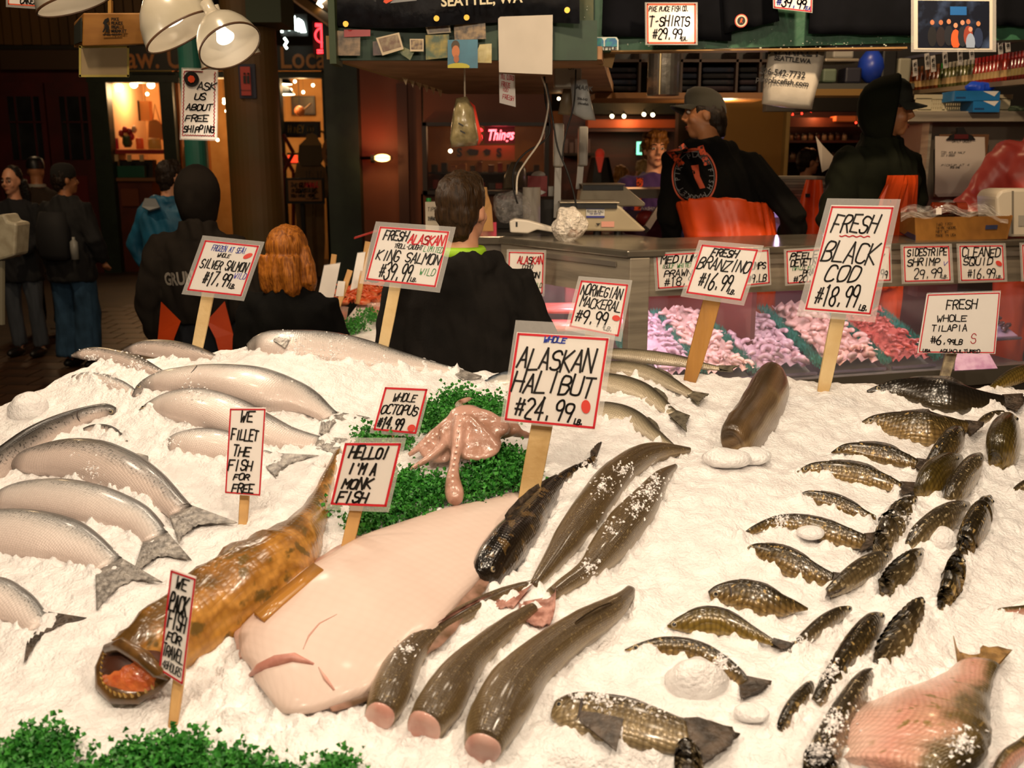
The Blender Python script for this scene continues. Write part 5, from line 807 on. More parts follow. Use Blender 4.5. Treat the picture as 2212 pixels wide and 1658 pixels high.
# teal pole and brown pillar in the aisle
q = MB(); a = P(436, 500, 9); r = 24 * dep(a) / F; q.lathe([(r, 0), (r, 4.6)], (a[0], 9, 0), 24); o = one('trim_8', None, None, q, M('teal_paint', '#2f7a6a', .45, col2='#276a5c', nscale=3), smooth=False, kind='structure')
q = MB(); a = P(555, 400, 8.6); r = 56 * dep(a) / F; q.lathe([(r, 0), (r, 4.6)], (a[0], 8.6, 0), 32); one('trim_9', None, None, q, M('pillar_brown', '#4a3a12', .6, col2='#5c3a10', nscale=1.5), kind='structure')
q = pb(412, -20, 500, 120, 8.8, .4); 
q = pb(530, -20, 606, 48, 8.2, .5); one('trim_10', None, None, q, M('capital_green', '#26321c', .6), kind='structure')
t = thing('restroom_sign', P(533, 208, 8.3), 'red restroom sign with white figures on the brown pillar', 'sign'); pb(516, 138, 552, 212, 8.36, .03).build('back_board', M('rest_blue', '#1c1e33', .5), t); pb(520, 144, 541, 206, 8.345, .02).build('panel', M('rest_red', '#a83a30', .5), t)
for u in (528, 536): q = MB(); q.ball(P(u, 159, 8.34), .009, 8, 6); q.build('figure_head', INK['k'], t); pb(u - 2.5, 163, u + 2.5, 180, 8.336, .012).build('figure_body', INK['k'], t)
printed('Restrooms', P(531, 195, 8.343), (1, 0, 0), (0, 0, 1), .018, INK['k'], t)
# honey shop
struct('wall_honey_shop', pb(455, 150, 720, 600, WY + 2.2, .1), M('honey_wall', '#c08a48', .7, col2='#a8702e', nscale=2)); point('honey_shop_light', P(650, 190, WY + 1.2), 32, (1, .60, .26), .1); point('honey_shop_light', P(482, 220, WY + 1.0), 20, (1, .60, .26), .1)
for i, (u, v) in enumerate(((637, 176), (628, 194), (655, 199), (676, 184), (618, 292), (484, 215), (489, 240), (484, 222), (470, 302))): bulb('tiny string-light bulb in the honey shop, ' + ('uppermost', 'by the black lampshades', 'over the framed picture', 'nearest the dark post', 'beside the honey blackboard', 'upper one between pole and pillar', 'lower one between pole and pillar', 'middle one between pole and pillar', 'beneath the free shipping sign')[i], u, v, WY + .9, 3.2, max(20, v - 140))
for v, w_ in ((182, 22), (204, 28)):
    t = thing('shop_pendant', P(614, v, WY + .6), 'upper black pendant shade in the honey shop' if v < 200 else 'lower black pendant shade in the honey shop', 'lamp', 'honey shop pendants'); q = MB(); c = P(610, v, WY + .6); k = dep(c) / F; q.lathe([(w_ * k, 0), (w_ * k * .6, 14 * k), (.03, 20 * k)], c, 16, cap0=False); q.build('shade', BLK, t, True); q = MB(); q.lathe([(w_ * k * .95, .0), (w_ * k * .95, .012)], c, 16); q.build('glow_disc', BULB, t)
t = thing('picture', P(655, 246, WY + 2.1), 'dark framed picture on the honey shop wall', 'picture'); pb(630, 207, 680, 247, WY + 2.12, .04).build('frame', M('frame_dark', '#2a1a10', .5), t); pb(633, 210, 677, 244, WY + 2.11, .02).build('print', M('print_dusk', '#3a1c14', .5, col2='#5c5a2e', nscale=1.5), t)
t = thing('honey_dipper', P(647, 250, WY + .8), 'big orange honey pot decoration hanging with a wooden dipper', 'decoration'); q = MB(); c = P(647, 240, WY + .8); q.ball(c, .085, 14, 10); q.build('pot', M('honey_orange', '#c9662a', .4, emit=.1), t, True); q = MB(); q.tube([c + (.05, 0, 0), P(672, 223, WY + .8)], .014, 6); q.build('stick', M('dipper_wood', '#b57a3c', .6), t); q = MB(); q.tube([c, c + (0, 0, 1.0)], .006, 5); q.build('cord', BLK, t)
t = thing('blackboard', P(652, 296, WY + .3), 'honey shop blackboard with chalk lettering', 'sign'); pb(613, 262, 692, 297, WY + .32, .04).build('frame', M('board_frame', '#3a1c10', .6), t); pb(618, 267, 688, 291, WY + .31, .02).build('slate', BLK, t); pb(650, 275, 656, 280, WY + .35, 1.9).build('bracket', BLK, t); write(t, pq(618, 267, 688, 291, WY + .3), [('HONEY CO', .06, .85, .5, .6, 'y', .6)], .012, slant=.05, jit=.1)
t = thing('lantern', P(628, 352, WY - .1), 'small red glowing lantern beside the beekeeper cutout', 'lantern'); pb(622, 335, 640, 351, WY - .1, .1).build('glass', M('lantern_red', '#a01810', .3, emit=1.6, emit_col='#ff4020'), t); pb(620, 330, 642, 334, WY - .12, .14).build('lid', BLK, t); pb(620, 351, 642, 354, WY - .12, .14).build('base', BLK, t)
t = thing('ladder_chair', P(620, 600, WY - .2), 'red wooden folding trestle behind the brown pillar', 'trestle'); 
for pts in (((612, 290), (634, 330)), ((634, 330), (612, 372)), ((612, 330), (634, 372)), ((634, 372), (634, 585)), ((612, 372), (612, 585))): q = MB(); q.tube([P(*p_, WY - .2) for p_ in pts], .03, 6); q.build('rail', M('red_wood', '#5c1a10', .5), t)
CARD = M('cutout_card', '#6b5230', .7, col2='#5a4426', nscale=5); t = thing('beekeeper_cutout', P(670, 612, WY - .6), 'cardboard cutout of a beekeeper with a veiled hat', 'cutout')
def cut(nm, pts, mat, y, dd=.02): q = MB(); q.prism([P(u, v, y) for u, v in pts], (0, dd, 0)); q.build(nm, mat, t)
cut('figure', ((640, 355), (650, 350), (690, 350), (704, 365), (711, 405), (708, 425), (700, 430), (702, 520), (698, 600), (642, 600), (640, 480), (634, 400)), CARD, WY - .6); cut('veil', ((646, 312), (694, 312), (698, 345), (690, 358), (650, 358), (643, 345)), M('cutout_veil', '#4a3c24', .7), WY - .62); cut('hat', ((645, 314), (660, 300), (662, 290), (674, 287), (684, 292), (688, 302), (696, 314)), M('cutout_hat', '#7d6238', .7), WY - .63)
write(t, pq(640, 300, 712, 600, WY - .64), [('V', .28, .42, .30, .14, 'k', .6), ('V', .62, .76, .30, .14, 'k', .6), ('I', .42, .58, .40, .28, 'k', .5)], .02, slant=0)
t = thing('speech_disc', P(723, 366, WY - .9), 'round tan speech bubble sign about good honey', 'sign'); q = MB(); q.prism([P(723 + 28 * math.cos(a_), 328 + 38 * math.sin(a_), WY - .9) for a_ in np.linspace(0, 2 * math.pi, 28, endpoint=False)], (0, .02, 0)); q.build('disc', M('disc_tan', '#8a5c2c', .6), t); q = MB(); q.tube([P(724, 360, WY - .87), P(726, 592, WY - .87)], .012, 5); q.build('pole', M('disc_pole', '#3a2c1a', .6), t); write(t, pq(700, 295, 746, 362, WY - .91), [("THAT'S", .08, .98, .25, .2, 'k', .8), ('GOOD', .08, .92, .50, .2, 'k', .8), ('HONEY!', .10, .98, .74, .2, 'k', .8)], .012, slant=.0, jit=.12)
t = thing('gumwall_sign', P(658, 600, WY - 1.2), 'black framed notice on a post pointing downstairs', 'sign'); pb(618, 384, 700, 440, WY - 1.2, .05).build('frame', BLK, t); pb(623, 389, 695, 434, WY - 1.22, .03).build('panel', M('notice_cream', '#8a6238', .6), t); pb(652, 440, 660, 600, WY - 1.15, .08).build('post', BLK, t)
write(t, pq(623, 389, 695, 434, WY - 1.225), [('THE', .06, .28, .24, .18, 'k', .8), ('GUMWALL', .32, .92, .22, .22, 'r', 1.2), ('IS', .08, .18, .50, .16, 'k', .8), ('DOWNSTAIRS.', .22, .92, .50, .2, 'k', .9), ('YOU HAVE MORE', .06, .82, .74, .15, 'k', .8), ('>', .45, .95, .90, .12, 'k', .8)], .013)
# white and red neon
NW = E('neon_white', '#eafff4', 7); NR = E('neon_red', '#ff2a30', 5.5)
t = thing('neon_sign', P(633, 75, WY - .6), 'white neon script sign beyond the pillar', 'sign'); Y_ = WY - .6
for k, pts in enumerate((((609, 70), (610, 38), (620, 36)), ((624, 66), (626, 36), (632, 60), (636, 36), (640, 66)), ((645, 68), (645, 40), (650, 44), (652, 70)), ((656, 70), (655, 48), (659, 70)), ((610, 54), (620, 54)), ((614, 82), (620, 90), (615, 98), (620, 105)))): q = MB(); q.tube([P(u, v, Y_) for u, v in pts], .018, 6); q.build('neon_tube', NW, t)
pb(606, 30, 664, 78, Y_ + .08, .03).build('backing', BLK, t); pb(630, 45, 636, 60, Y_ + .1, .6).build('bracket', BLK, t)
t = thing('neon_sign', P(697, 118, 12), 'red neon sign of a ring crossed by a bar', 'sign'); Y_ = 12; q = MB(); q.tube([P(697 + 16 * math.cos(a_), 76 + 16 * math.sin(a_), Y_) for a_ in np.linspace(.9, 6.6, 28)], .011, 6); q.build('neon_tube', NR, t)
for pts in (((694, 62), (695, 104)), ((681, 52), (714, 54)), ((681, 56), (708, 57)), ((685, 109), (715, 108)), ((685, 114), (715, 113))): q = MB(); q.tube([P(u, v, Y_) for u, v in pts], .011, 6); q.build('neon_tube', NR, t)
pb(676, 46, 717, 118, Y_ + .08, .03).build('backing', M('neon_back', '#200404', .6), t); pb(708, 80, 714, 86, Y_ - .6, .7).build('bracket', BLK, t); point('neon_glow', P(700, 85, 11.7), 3, (1, .08, .06), .1)
# ceiling joists rising behind the pillar, with a lit lamp
for i, (a, b) in enumerate((((560, -60), (735, 62)), ((590, -80), (740, 36)))): q = MB(); q.tube([P(a[0], a[1], 13), P(b[0], b[1], 10.5)], .06, 4); one('trim_%d' % (11 + i), None, None, q, M('joist', '#6b4a1c', .6), kind='structure')
t = thing('tube_lamp', P(698, 12, 11), 'bright slanting lamp hanging above the red neon ring', 'lamp'); q = MB(); q.tube([P(690, 13, 11), P(706, -12, 11)], [.035, .05], 10); q.build('bulb', E('lamp_hot', '#ffe0b0', 10), t); q = MB(); q.tube([P(704, -8, 11), P(720, -40, 11)], .03, 8); q.build('fitting', BLK, t)
# dark post and rust wall with shop window
struct('wall_dark_post', pb(706, -60, 776, 700, 11.2, .5), GRN)
RUST = M('wall_rust', '#6b3413', .6, col2='#5a2a10', nscale=1.2); struct('wall_rust', pb(776, -60, 912, 700, 11.4, .2), RUST); struct('wall_rust_top', pb(912, -60, 1192, 266, 11.4, .2), RUST); struct('wall_rust_base', pb(912, 418, 1192, 700, 11.4, .2), RUST); struct('wall_rust_side', pb(1184, 266, 1215, 430, 11.4, .2), RUST)
struct('trim_13', pb(774, 180, 778, 700, 11.3, .1), M('edge_cream', '#a07a48', .5)); struct('trim_14', pb(862, 180, 884, 700, 11.3, .1), M('wall_rust_dark', '#3d1a0a', .6))
w1 = struct('window_1', pb(912, 264, 1186, 272, 11.3, .15), M('window_frame_dark', '#1c0e0a', .5))
for u0, v0, u1, v1 in ((912, 264, 922, 420), (1176, 264, 1186, 420), (912, 412, 1186, 420)): pb(u0, v0, u1, v1, 11.3, .15).build('window_frame', MATS['window_frame_dark'], w1)
pb(920, 270, 1178, 414, 11.42, .01).build('pane', Mclear('shop_glass', '#8a8a90', .93, .05), w1)
struct('wall_gift_shop', pb(880, 240, 1215, 430, 13.6, .1), M('gift_wall', '#6b3f1c', .7, col2='#8a5a2a', nscale=2)); point('gift_shop_light', P(1060, 285, 12.6), 12, (1, .55, .25), .1)
t = thing('cage_lamp', P(822, 352, 11.2), 'wire caged wall lamp glowing on the rust wall', 'lamp'); c = P(826, 341, 11.15); k = dep(c) / F; q = MB(); q.ball(c, (17 * k, 9 * k, 8 * k), 14, 10); q.build('bulb', E('cage_bulb', '#ffc06a', 9), t, True)
for a_ in range(6): q = MB(); q.tube([c + np.array([x_ * k, 10.5 * k * math.cos(a_ * 1.047) * math.sqrt(max(0, 1 - (x_ / 22) ** 2)), 10 * k * math.sin(a_ * 1.047) * math.sqrt(max(0, 1 - (x_ / 22) ** 2))]) for x_ in (-20, -12, 0, 10, 18, 21.5)], .004, 4); q.build('cage_wire', BLK, t)
q = MB(); q.tube([P(781, 341, 11.3), P(804, 341, 11.15)], .02, 6); q.build('arm', BLK, t); q = MB(); q.tube([P(802, 341, 11.15), P(810, 341, 11.15)], .055, 10); q.build('socket', BLK, t)
point('cage_lamp_light', P(822, 338, 11.0), 5, (1, .55, .2), .03); point('neon_glow', P(808, 300, 11.1), 2.2, (1, .05, .03), .05)  # second point is added red light for neon reflected on the rust wall
def neon_text(parent, text, u0, v0, u1, v1, y, mat, r):
    sh = pq(u0, v0, u1, v1, y)
    for st in strokes(text, 0, 1, .5, 1, .3, .15): q = MB(); q.tube([sh.at(a, b) for a, b in st], r, 5); q.build('neon_tube', mat, parent)
t = thing('neon_sign', P(1080, 312, 11.9), 'red neon script word in the gift shop window', 'sign'); printed('Things', P(1080, 292, 11.88), (1, 0, .03), (0, 0, 1), .17, E('neon_pink', '#ff6068', 6), t, bold=.003, shear=.35, fitw=.30, name='neon_tube'); pb(1046, 272, 1112, 310, 12.0, .02).build('backing', M('neon_back2', '#400808', .6), t); point('neon_glow', P(1080, 292, 11.7), 1.6, (1, .06, .08), .1)
t = thing('neon_sign', P(1035, 312, 11.9), 'edge of a second red neon word behind the hanging bag', 'sign'); neon_text(t, 'S', 1030, 280, 1042, 306, 11.9, NR, .012); pb(1034, 290, 1037, 294, 11.92, 1.7).build('bracket', BLK, t)
sb = thing('sticker_band', P(1040, 346, 11.9), 'cream strip with dark team stickers in the gift shop window', 'stickers'); pb(1030, 335, 1036, 340, 11.97, 1.65).build('bracket', BLK, sb); pb(965, 314, 1112, 346, 11.95, .03).build('strip', M('sticker_strip', '#a8743a', .6), sb)
for u0, u1, tx in ((985, 1000, 'S'), (1070, 1086, 'S')): printed(tx, P((u0 + u1) / 2, 330, 11.93), (1, 0, 0), (0, 0, 1), .13, M('sticker_dark', '#1c201c', .5), sb, bold=.006)
for u0, u1 in ((1008, 1034), (1044, 1060)): q = MB(); q.prism([P(u, v, 11.93) for u, v in ((u0, 326), (u0 + 6, 321), (u1, 324), (u1 - 2, 334), (u0 + 5, 335))], (0, .01, 0)); q.build('sticker', MATS['sticker_dark'], sb)
r = random.Random(3)
for sh_ in range(2):
    v = (372, 408)[sh_]; q = pb(925, v, 1176, v + 4, 12.3, 1.32); one('shop_shelf', ('upper', 'lower')[sh_] + ' dark shelf of goods in the gift shop window', 'shelf', q, DK, 'gift shop shelves')
    for i in range(12):
        u = 930 + i * 20 + r.uniform(0, 6); w_ = r.uniform(9, 15); h = r.uniform(12, 26); q = pb(u, v - h, u + w_, v, 12.3, .15); cl = r.choice(['#5c3018', '#7a4a20', '#2a1c14', '#8a2a1a', '#3d3a2a', '#a07040', '#242824']); one('gift_box', ('upper' if sh_ == 0 else 'lower') + '-shelf boxed gift in the window, ' + ('first', 'second', 'third', 'fourth', 'fifth', 'sixth', 'seventh', 'eighth', 'ninth', 'tenth', 'eleventh', 'last')[i] + ' from the rust wall', 'box', q, M('gift' + cl[1:], cl, .6), 'gift shop boxes', bev=.006)
bulb('little glowing bulb below the hanging plastic bag', 973, 326, 11.46, 4, 62); bulb('small warm bulb under the canopy edge by the bags', 1207, 213, 6.2, 3.5, 14)
# wooden bar front further along with spotlights
WDK = M('bar_wood', '#3a1608', .45, col2='#521f0c', nscale=2, stretch=(1, 1, 5)); struct('wall_bar', pb(1215, 170, 1500, 600, 13.2, .1), WDK); t = thing('bar_canopy', P(1370, 292, 12.6), 'copper lit beam over the wooden bar front', 'beam'); pb(1270, 258, 1460, 276, 12.6, .4).build('beam_board', M('copper', '#a04a18', .4, .3), t); pb(1270, 276, 1460, 284, 12.65, .35).build('beam_edge', WDK, t)
pb(1270, 210, 1480, 246, 12.5, .5).build('beam_box', M('bar_green', '#1c2210', .6), t)
for i, (u, v) in enumerate(((1322, 251), (1348, 251), (1391, 247), (1410, 248))):
    t = thing('track_spot', P(u, v + 4, 12.3), 'lit spotlight over the bar, ' + ('first', 'second', 'third', 'fourth')[i] + ' from the cables', 'spotlight', 'bar spotlights'); q = MB(); c = P(u, v, 12.3); q.lathe([(.016, .0), (.024, .02), (.024, .06)], c, 10, axis=(.3, .8, .3)); q.build('housing', BLK, t, True); q = MB(); q.lathe([(.0235, 0), (.018, -.012)], c, 10, axis=(.3, .8, .3)); q.build('lens', E('spot_lens', '#fff0b8', 12), t); q = MB(); q.tube([c + (.006, .03, .02), P(u, v - 14, 12.6)], .008, 6); q.build('stem', BLK, t)
point('bar_light', P(1370, 256, 12.2), 9, (1, .45, .18), .1)
t = thing('bar_sign', P(1390, 334, 12.4), 'green glowing square sign behind the purple sweater worker', 'sign'); pb(1376, 306, 1402, 334, 12.4, .05).build('panel', E('sign_green', '#7ce0b0', 2.2), t); pb(1386, 318, 1392, 324, 12.44, .8).build('bracket', BLK, t); pb(1381, 311, 1397, 329, 12.39, .02).build('emblem', M('emblem_green', '#1a5a48', .5), t)
one('bar_shelf', 'dark shelf carrying bottles at the bar', 'shelf', pb(1212, 330, 1285, 336, 12.7, .55), DK)
for i in range(5): q = pb(1218 + i * 12, 300 + (i % 2) * 8, 1227 + i * 12, 330, 12.8, .1); one('bar_bottle', 'dark bottle on the bar, ' + ('first', 'second', 'third', 'fourth', 'fifth')[i] + ' from the scale pole', 'bottle', q, M('bottle_brown', '#4a2410', .3), 'bar bottles')
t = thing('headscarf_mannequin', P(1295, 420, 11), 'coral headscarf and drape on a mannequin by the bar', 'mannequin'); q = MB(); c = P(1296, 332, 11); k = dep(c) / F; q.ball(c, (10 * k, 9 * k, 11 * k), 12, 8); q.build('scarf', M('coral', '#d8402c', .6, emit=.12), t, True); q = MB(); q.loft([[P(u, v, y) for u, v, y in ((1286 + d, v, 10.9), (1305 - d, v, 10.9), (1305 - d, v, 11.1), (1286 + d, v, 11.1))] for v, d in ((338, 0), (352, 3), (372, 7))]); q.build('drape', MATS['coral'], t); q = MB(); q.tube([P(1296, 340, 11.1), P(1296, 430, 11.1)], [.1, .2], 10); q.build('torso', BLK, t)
# ochre wall and jar shop behind the stall
struct('wall_ochre', pb(1500, 150, 1700, 600, 8.2, .15), M('ochre', '#8a621c', .65, col2='#7a5416', nscale=1)); struct('trim_15', pb(1694, 190, 1702, 500, 8.1, .1), M('ochre_edge', '#a88a50', .6)); struct('wall_ochre_post', pb(1462, 150, 1502, 600, 9.4, .2), M('ochre_dark', '#4a3010', .6))
struct('wall_jar_shop', pb(1690, 150, 2040, 600, 10.4, .1), M('jar_wall', '#34120a', .6, col2='#45190d', nscale=2)); point('jar_shop_light', P(1760, 250, 9.9), 7, (1, .40, .16), .1)
JARM = [M('jar_a', '#8a6a48', .3), M('jar_b', '#5c3420', .3), M('jar_c', '#a08868', .3)]; LIDM = M('jar_lid', '#2a1a14', .4)
for s_, v in enumerate((303, 345)):
    one('jar_shelf', ('upper', 'lower')[s_] + ' dark shelf of spice jars behind the hooded worker', 'shelf', pb(1700, v, 1960, v + 5, 9.9, .52), WDK, 'jar shelves')
    for i in range(9 if s_ == 0 else 5):
        u = 1703 + i * 14.5 if s_ == 0 else 1708 + i * 22; t = thing('spice_jar', P(u + 5, v, 9.95), ('pale' if i % 3 == 2 else 'brown') + ' spice jar on the ' + ('upper' if s_ == 0 else 'lower') + ' shelf, ' + ('first', 'second', 'third', 'fourth', 'fifth', 'sixth', 'seventh', 'eighth', 'ninth')[i] + ' from the ochre wall', 'jar', 'spice jars'); c = P(u + 5, v, 10.0); k = dep(c) / F; q = MB(); q.lathe([(5.2 * k, 0), (5.4 * k, 8 * k), (4 * k, 12 * k)], c, 10); q.build('glass', JARM[i % 3], t, True); q = MB(); q.lathe([(4.4 * k, 12 * k), (4.4 * k, 15 * k)], c, 10); q.build('lid', LIDM, t)
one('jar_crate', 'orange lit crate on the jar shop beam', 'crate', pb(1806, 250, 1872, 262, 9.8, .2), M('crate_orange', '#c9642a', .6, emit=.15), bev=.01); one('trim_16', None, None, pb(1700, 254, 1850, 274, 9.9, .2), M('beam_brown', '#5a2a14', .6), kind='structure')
RL = E('red_light', '#ff2a1a', 9); lp = [(1712, 247), (1732, 245), (1752, 240), (1775, 234), (1824, 232), (1831, 221), (1839, 211), (1847, 203), (1849, 265), (1862, 265), (1869, 261)]
for i, (u, v) in enumerate(lp): q = MB(); q.ball(P(u, v, 9.6), .009, 8, 6); one('fairy_light', 'tiny red fairy light on the string, ' + ('first', 'second', 'third', 'fourth', 'fifth', 'sixth', 'seventh', 'eighth', 'ninth', 'tenth', 'eleventh')[i] + ' from the ochre wall', 'light', q, RL, 'red fairy lights', True)
q = MB(); q.tube([P(1698, 244, 8.15)] + [P(u, v, 9.6) for u, v in lp[:8]] + [P(1850, 190, 9.6), P(1850, 262, 9.6), P(1862, 265, 9.6), P(1869, 261, 9.85)], .004, 4); one('light_wire', 'thin wire carrying the red fairy lights', 'wire', q, BLK)
# ================================================================ hanging canopy, beam and stock above the stall
SOFF = M('canopy_under', '#a8805a', .65, col2='#8a6644', nscale=5); FAS = M('canopy_green', '#22402c', .55, col2='#1a3324', nscale=8); TAR = M('tarp_black', '#14151a', .3, col2='#1e2026', nscale=25, bump=.3, bscale=18)
cn = thing('canopy', (0.3, 5.0, 2.15), 'hanging wooden canopy with beige underside above the scales', 'canopy')
q = MB(); z0 = P(725, 128, 4.2)[2]; pts = [P(725, 128, 4.2), P(1290, 128, 4.2)]; poly = [(P(722, 130, 4.2)[0], 4.2, z0), (P(1300, 130, 4.2)[0], 4.2, z0), (P(1290, 205, 6.3)[0] + .1, 6.3, z0), (P(975, 205, 6.3)[0], 6.3, z0)]; q.prism(poly, (0, 0, .05)); q.build('soffit', SOFF, cn)
q = MB(); a, b = np.array(poly[0]), np.array(poly[3]); q.slab([a, b, b + (0, 0, .09), a + (0, 0, .09)], (-.03, 0, 0)); q.build('side_edge', M('canopy_edge', '#8a6a34', .6), cn)
q = MB(); q.slab([P(722, 44, 4.18), P(1290, 44, 4.18), P(1290, 130, 4.18), P(722, 130, 4.18)], (0, .03, 0)); q.build('fascia_board', FAS, cn)
q = MB(); q.box((P(716, 100, 4.15)[0], 4.1, P(716, 140, 4.15)[2]), (P(730, 100, 4.15)[0], 4.25, 3.2)); q.build('corner_post', M('post_green', '#2f4020', .5), cn)
t = thing('banner', P(990, 70, 4.1), 'speckled black vinyl banner with grommets along the canopy', 'banner'); n = 16; q = MB(); top = []; bot = []
for i in range(n + 1): f = i / n; u = 728 + (1252 - 728) * f; top.append(P(u, -70, 4.12 + .02 * math.sin(f * 9))); bot.append(P(u, 55 - 8 * math.sin(math.pi * min(1, f * 1.3)) * 0 + (6 * math.sin(f * 7)) - 20 * max(0, f - .6), 4.12 + .03 * math.sin(f * 9 + 1)))
k = n + 1; q.add(top + bot + [p + (0, .006, 0) for p in top + bot], [(k + i, k + i + 1, i + 1, i) for i in range(n)] + [(2 * k + i, 2 * k + i + 1, 3 * k + i + 1, 3 * k + i) for i in range(n)] + [(k + i, 3 * k + i, 3 * k + i + 1, k + i + 1) for i in range(n)]); q.build('vinyl', TAR, t, True)
for u, v in ((747, 52), (943, 40), (1008, 38), (1225, 22)): q = MB(); c = P(u, v, 4.07); q.lathe([(.006, 0), (.011, 0), (.011, -.004), (.006, -.004)], c, 12, axis=(0, 1, 0)); q.build('grommet', M('grommet_brass', '#b08a3c', .3, .9), t)
printed('SEATTLE, WA', P(1040, 0, 4.06), (1, 0, .05), (0, 0, 1), .052, M('banner_cream', '#c9c0a0', .5), t, bold=.0012); q = MB(); q.prism([P(u, v, 4.06) for u, v in ((828, 4), (832, -6), (860, -6), (842, 4), (834, 8))], (0, .003, 0)); q.build('printed_mark', M('print_orange', '#d8481c', .5), t)
q = MB(); q.prism([P(u, v, 4.062) for u, v in ((842, 7), (862, -12), (900, -12), (900, 1))], (0, .003, 0)); q.build('printed_band', M('print_grey', '#7a7c80', .5), t)
# pinned photographs
def photo(label, c, y, colA, colB, ns=14, white=True, name='photo_print', extra=None):
    sh = Sheet([P(u, v, y) for u, v in c]); t = thing(name, (sh.c[2] + sh.c[3]) / 2, label, 'photo', 'photographs pinned to the canopy'); q = MB(); sh.slab(q, .0015); q.build('paper', M('photo_paper', '#bfae90', .4) if white else M('ph' + colA[1:], colA, .35, col2=colB, nscale=ns), t)
    if white: q = MB(); s2 = sh.inset(.08, .08, .08, .16); s2.slab(q, .0005, .0008); q.build('image', M('ph' + colA[1:], colA, .35, col2=colB, nscale=ns), t)
    if extra: extra(t, sh)
    return t
photo('square faded photo at the end of the canopy, next to the red neon', [(728, 66), (778, 70), (778, 120), (728, 120)], 4.14, '#8a7050', '#3d3018', 30, False); photo('tilted instant photo hanging loose on the canopy', [(812, 82), (862, 70), (872, 106), (826, 120)], 4.12, '#5c3a1c', '#8a7a5a', 40); photo('small white bordered photo in the middle of the canopy', [(885, 84), (915, 84), (915, 111), (886, 111)], 4.12, '#4a3018', '#a08a60', 60)
photo('green and yellow photo of a costumed group', [(919, 76), (970, 74), (970, 124), (920, 129)], 4.13, '#2f4a2a', '#a08a20', 20, False); photo('crowd photo with pale border under the banner', [(980, 50), (1048, 46), (1050, 84), (982, 86)], 4.13, '#8a7048', '#3d2c18', 50, False); photo('strip of small prints above the green photo', [(918, 56), (972, 53), (974, 70), (924, 74)], 4.13, '#7a6a50', '#4a3040', 40); photo('curled gold postcard beside the white paper sheets', [(1036, 96), (1062, 94), (1062, 136), (1022, 135)], 4.12, '#a09050', '#c9c090', 15, False)
PORT = [0]
def portrait(t, sh):
    for nm, cx, cy, rx, ry, cl in (('printed_cap', .26, .22, .14, .2, '#3a2a10'), ('printed_face', .27, .42, .13, .22, '#b0683a'), ('printed_neck', .29, .68, .09, .14, '#9a5830'), ('printed_shirt', .36, .96, .38, .14, '#a8a028')):
        q = MB(); PORT[0] += 1; q.prism([sh.at(np.clip(cx + rx * math.cos(a), 0, 1), np.clip(cy + ry * math.sin(a), 0, 1)) + sh.n * (.0008 + .001 * PORT[0]) for a in np.linspace(0, 2 * math.pi, 16, endpoint=False)], sh.n * .0006); q.build(nm, M('pt' + cl[1:], cl, .5), t)
photo('blue poster card with a person in a knit hat', [(967, 86), (1032, 85), (1032, 147), (967, 147)], 4.10, '#1f5a72', '#28708a', 6, False, extra=portrait); photo('dark creased snapshot behind the tilted instant photo', [(805, 90), (835, 85), (838, 118), (806, 120)], 4.15, '#3d1c1c', '#5c4a30', 30, False); photo('glossy curled print below the instant photo', [(852, 92), (895, 112), (886, 130), (868, 118)], 4.14, '#4a5a2a', '#8a8a5a', 20, False); photo('red pennant strip pinned near the canopy corner', [(743, 64), (800, 64), (800, 78), (743, 80)], 4.13, '#8f1c20', '#a02428', 9, False)
# sheets of white paper hanging from the canopy, boxes behind
t = thing('paper_pad', P(1135, 160, 4.02), 'thick pad of white wrapping sheets hanging from the canopy', 'paper'); q = MB()
for i in range(5): q = MB(); o_ = i * .006; q.slab([P(1076 + i, 40 - i, 4.07 + o_), P(1194, 36 - i, 4.07 + o_), P(1193 - i * .5, 161 - i, 4.07 + o_), P(1078 + i * 2, 156 - i, 4.07 + o_)], (0, .003, 0)); q.build('sheet', M('white_sheet', '#b8b0a4', .5, col2='#aca498', nscale=4), t)
for i, c in enumerate(((1196, 36, 1242, 80), (1196, 80, 1232, 102))): one('carton', ('upper', 'lower')[i] + ' plain white carton tucked behind the paper pad', 'box', pb(*c, 4.4, .2), M('carton_white', '#a89c8c', .6), 'white cartons', bev=.004)
one('metal_box', 'grey control box under the canopy beside the cables', 'box', pb(1198, 142, 1256, 188, 4.6, .12), M('box_grey', '#8f8a80', .5), bev=.006); printed('UP', P(1235, 146, 4.59), (1, 0, 0), (0, 0, 1), .03, INK['k'], bpy.data.objects['metal_box'])
t = thing('clip_strip', P(905, 195, 4.7), 'row of folded white paper tickets stuck along the canopy edge', 'tickets')
for i in range(6): u, v = 868 + i * 15, 166 + i * 5; q = MB(); q.prism([P(u, v, 4.5 + .08 * i), P(u + 12, v + 4, 4.5 + .08 * i), P(u + 9, v + 18, 4.5 + .08 * i)], (0, .01, 0)); q.build('ticket', M('ticket', '#b8a078', .6), t)
t = thing('note_slip', P(1096, 230, 4.4), 'white paper slip with red handwriting hanging below the paper pad', 'note'); sh = Sheet([P(1078, 158, 4.3), P(1112, 162, 4.3), P(1114, 231, 4.32), P(1079, 222, 4.32)]); q = MB(); sh.slab(q, .001); q.build('slip', PAPER, t); write(t, sh, [('TILL CLOSED', .1, .95, .10, .14, 'r', .7), ('FREEZE', .15, .7, .35, .15, 'r', .7), ('100', .2, .55, .52, .12, 'r', .7), ('FRESH', .2, .9, .75, .15, 'r', .8)], .003)
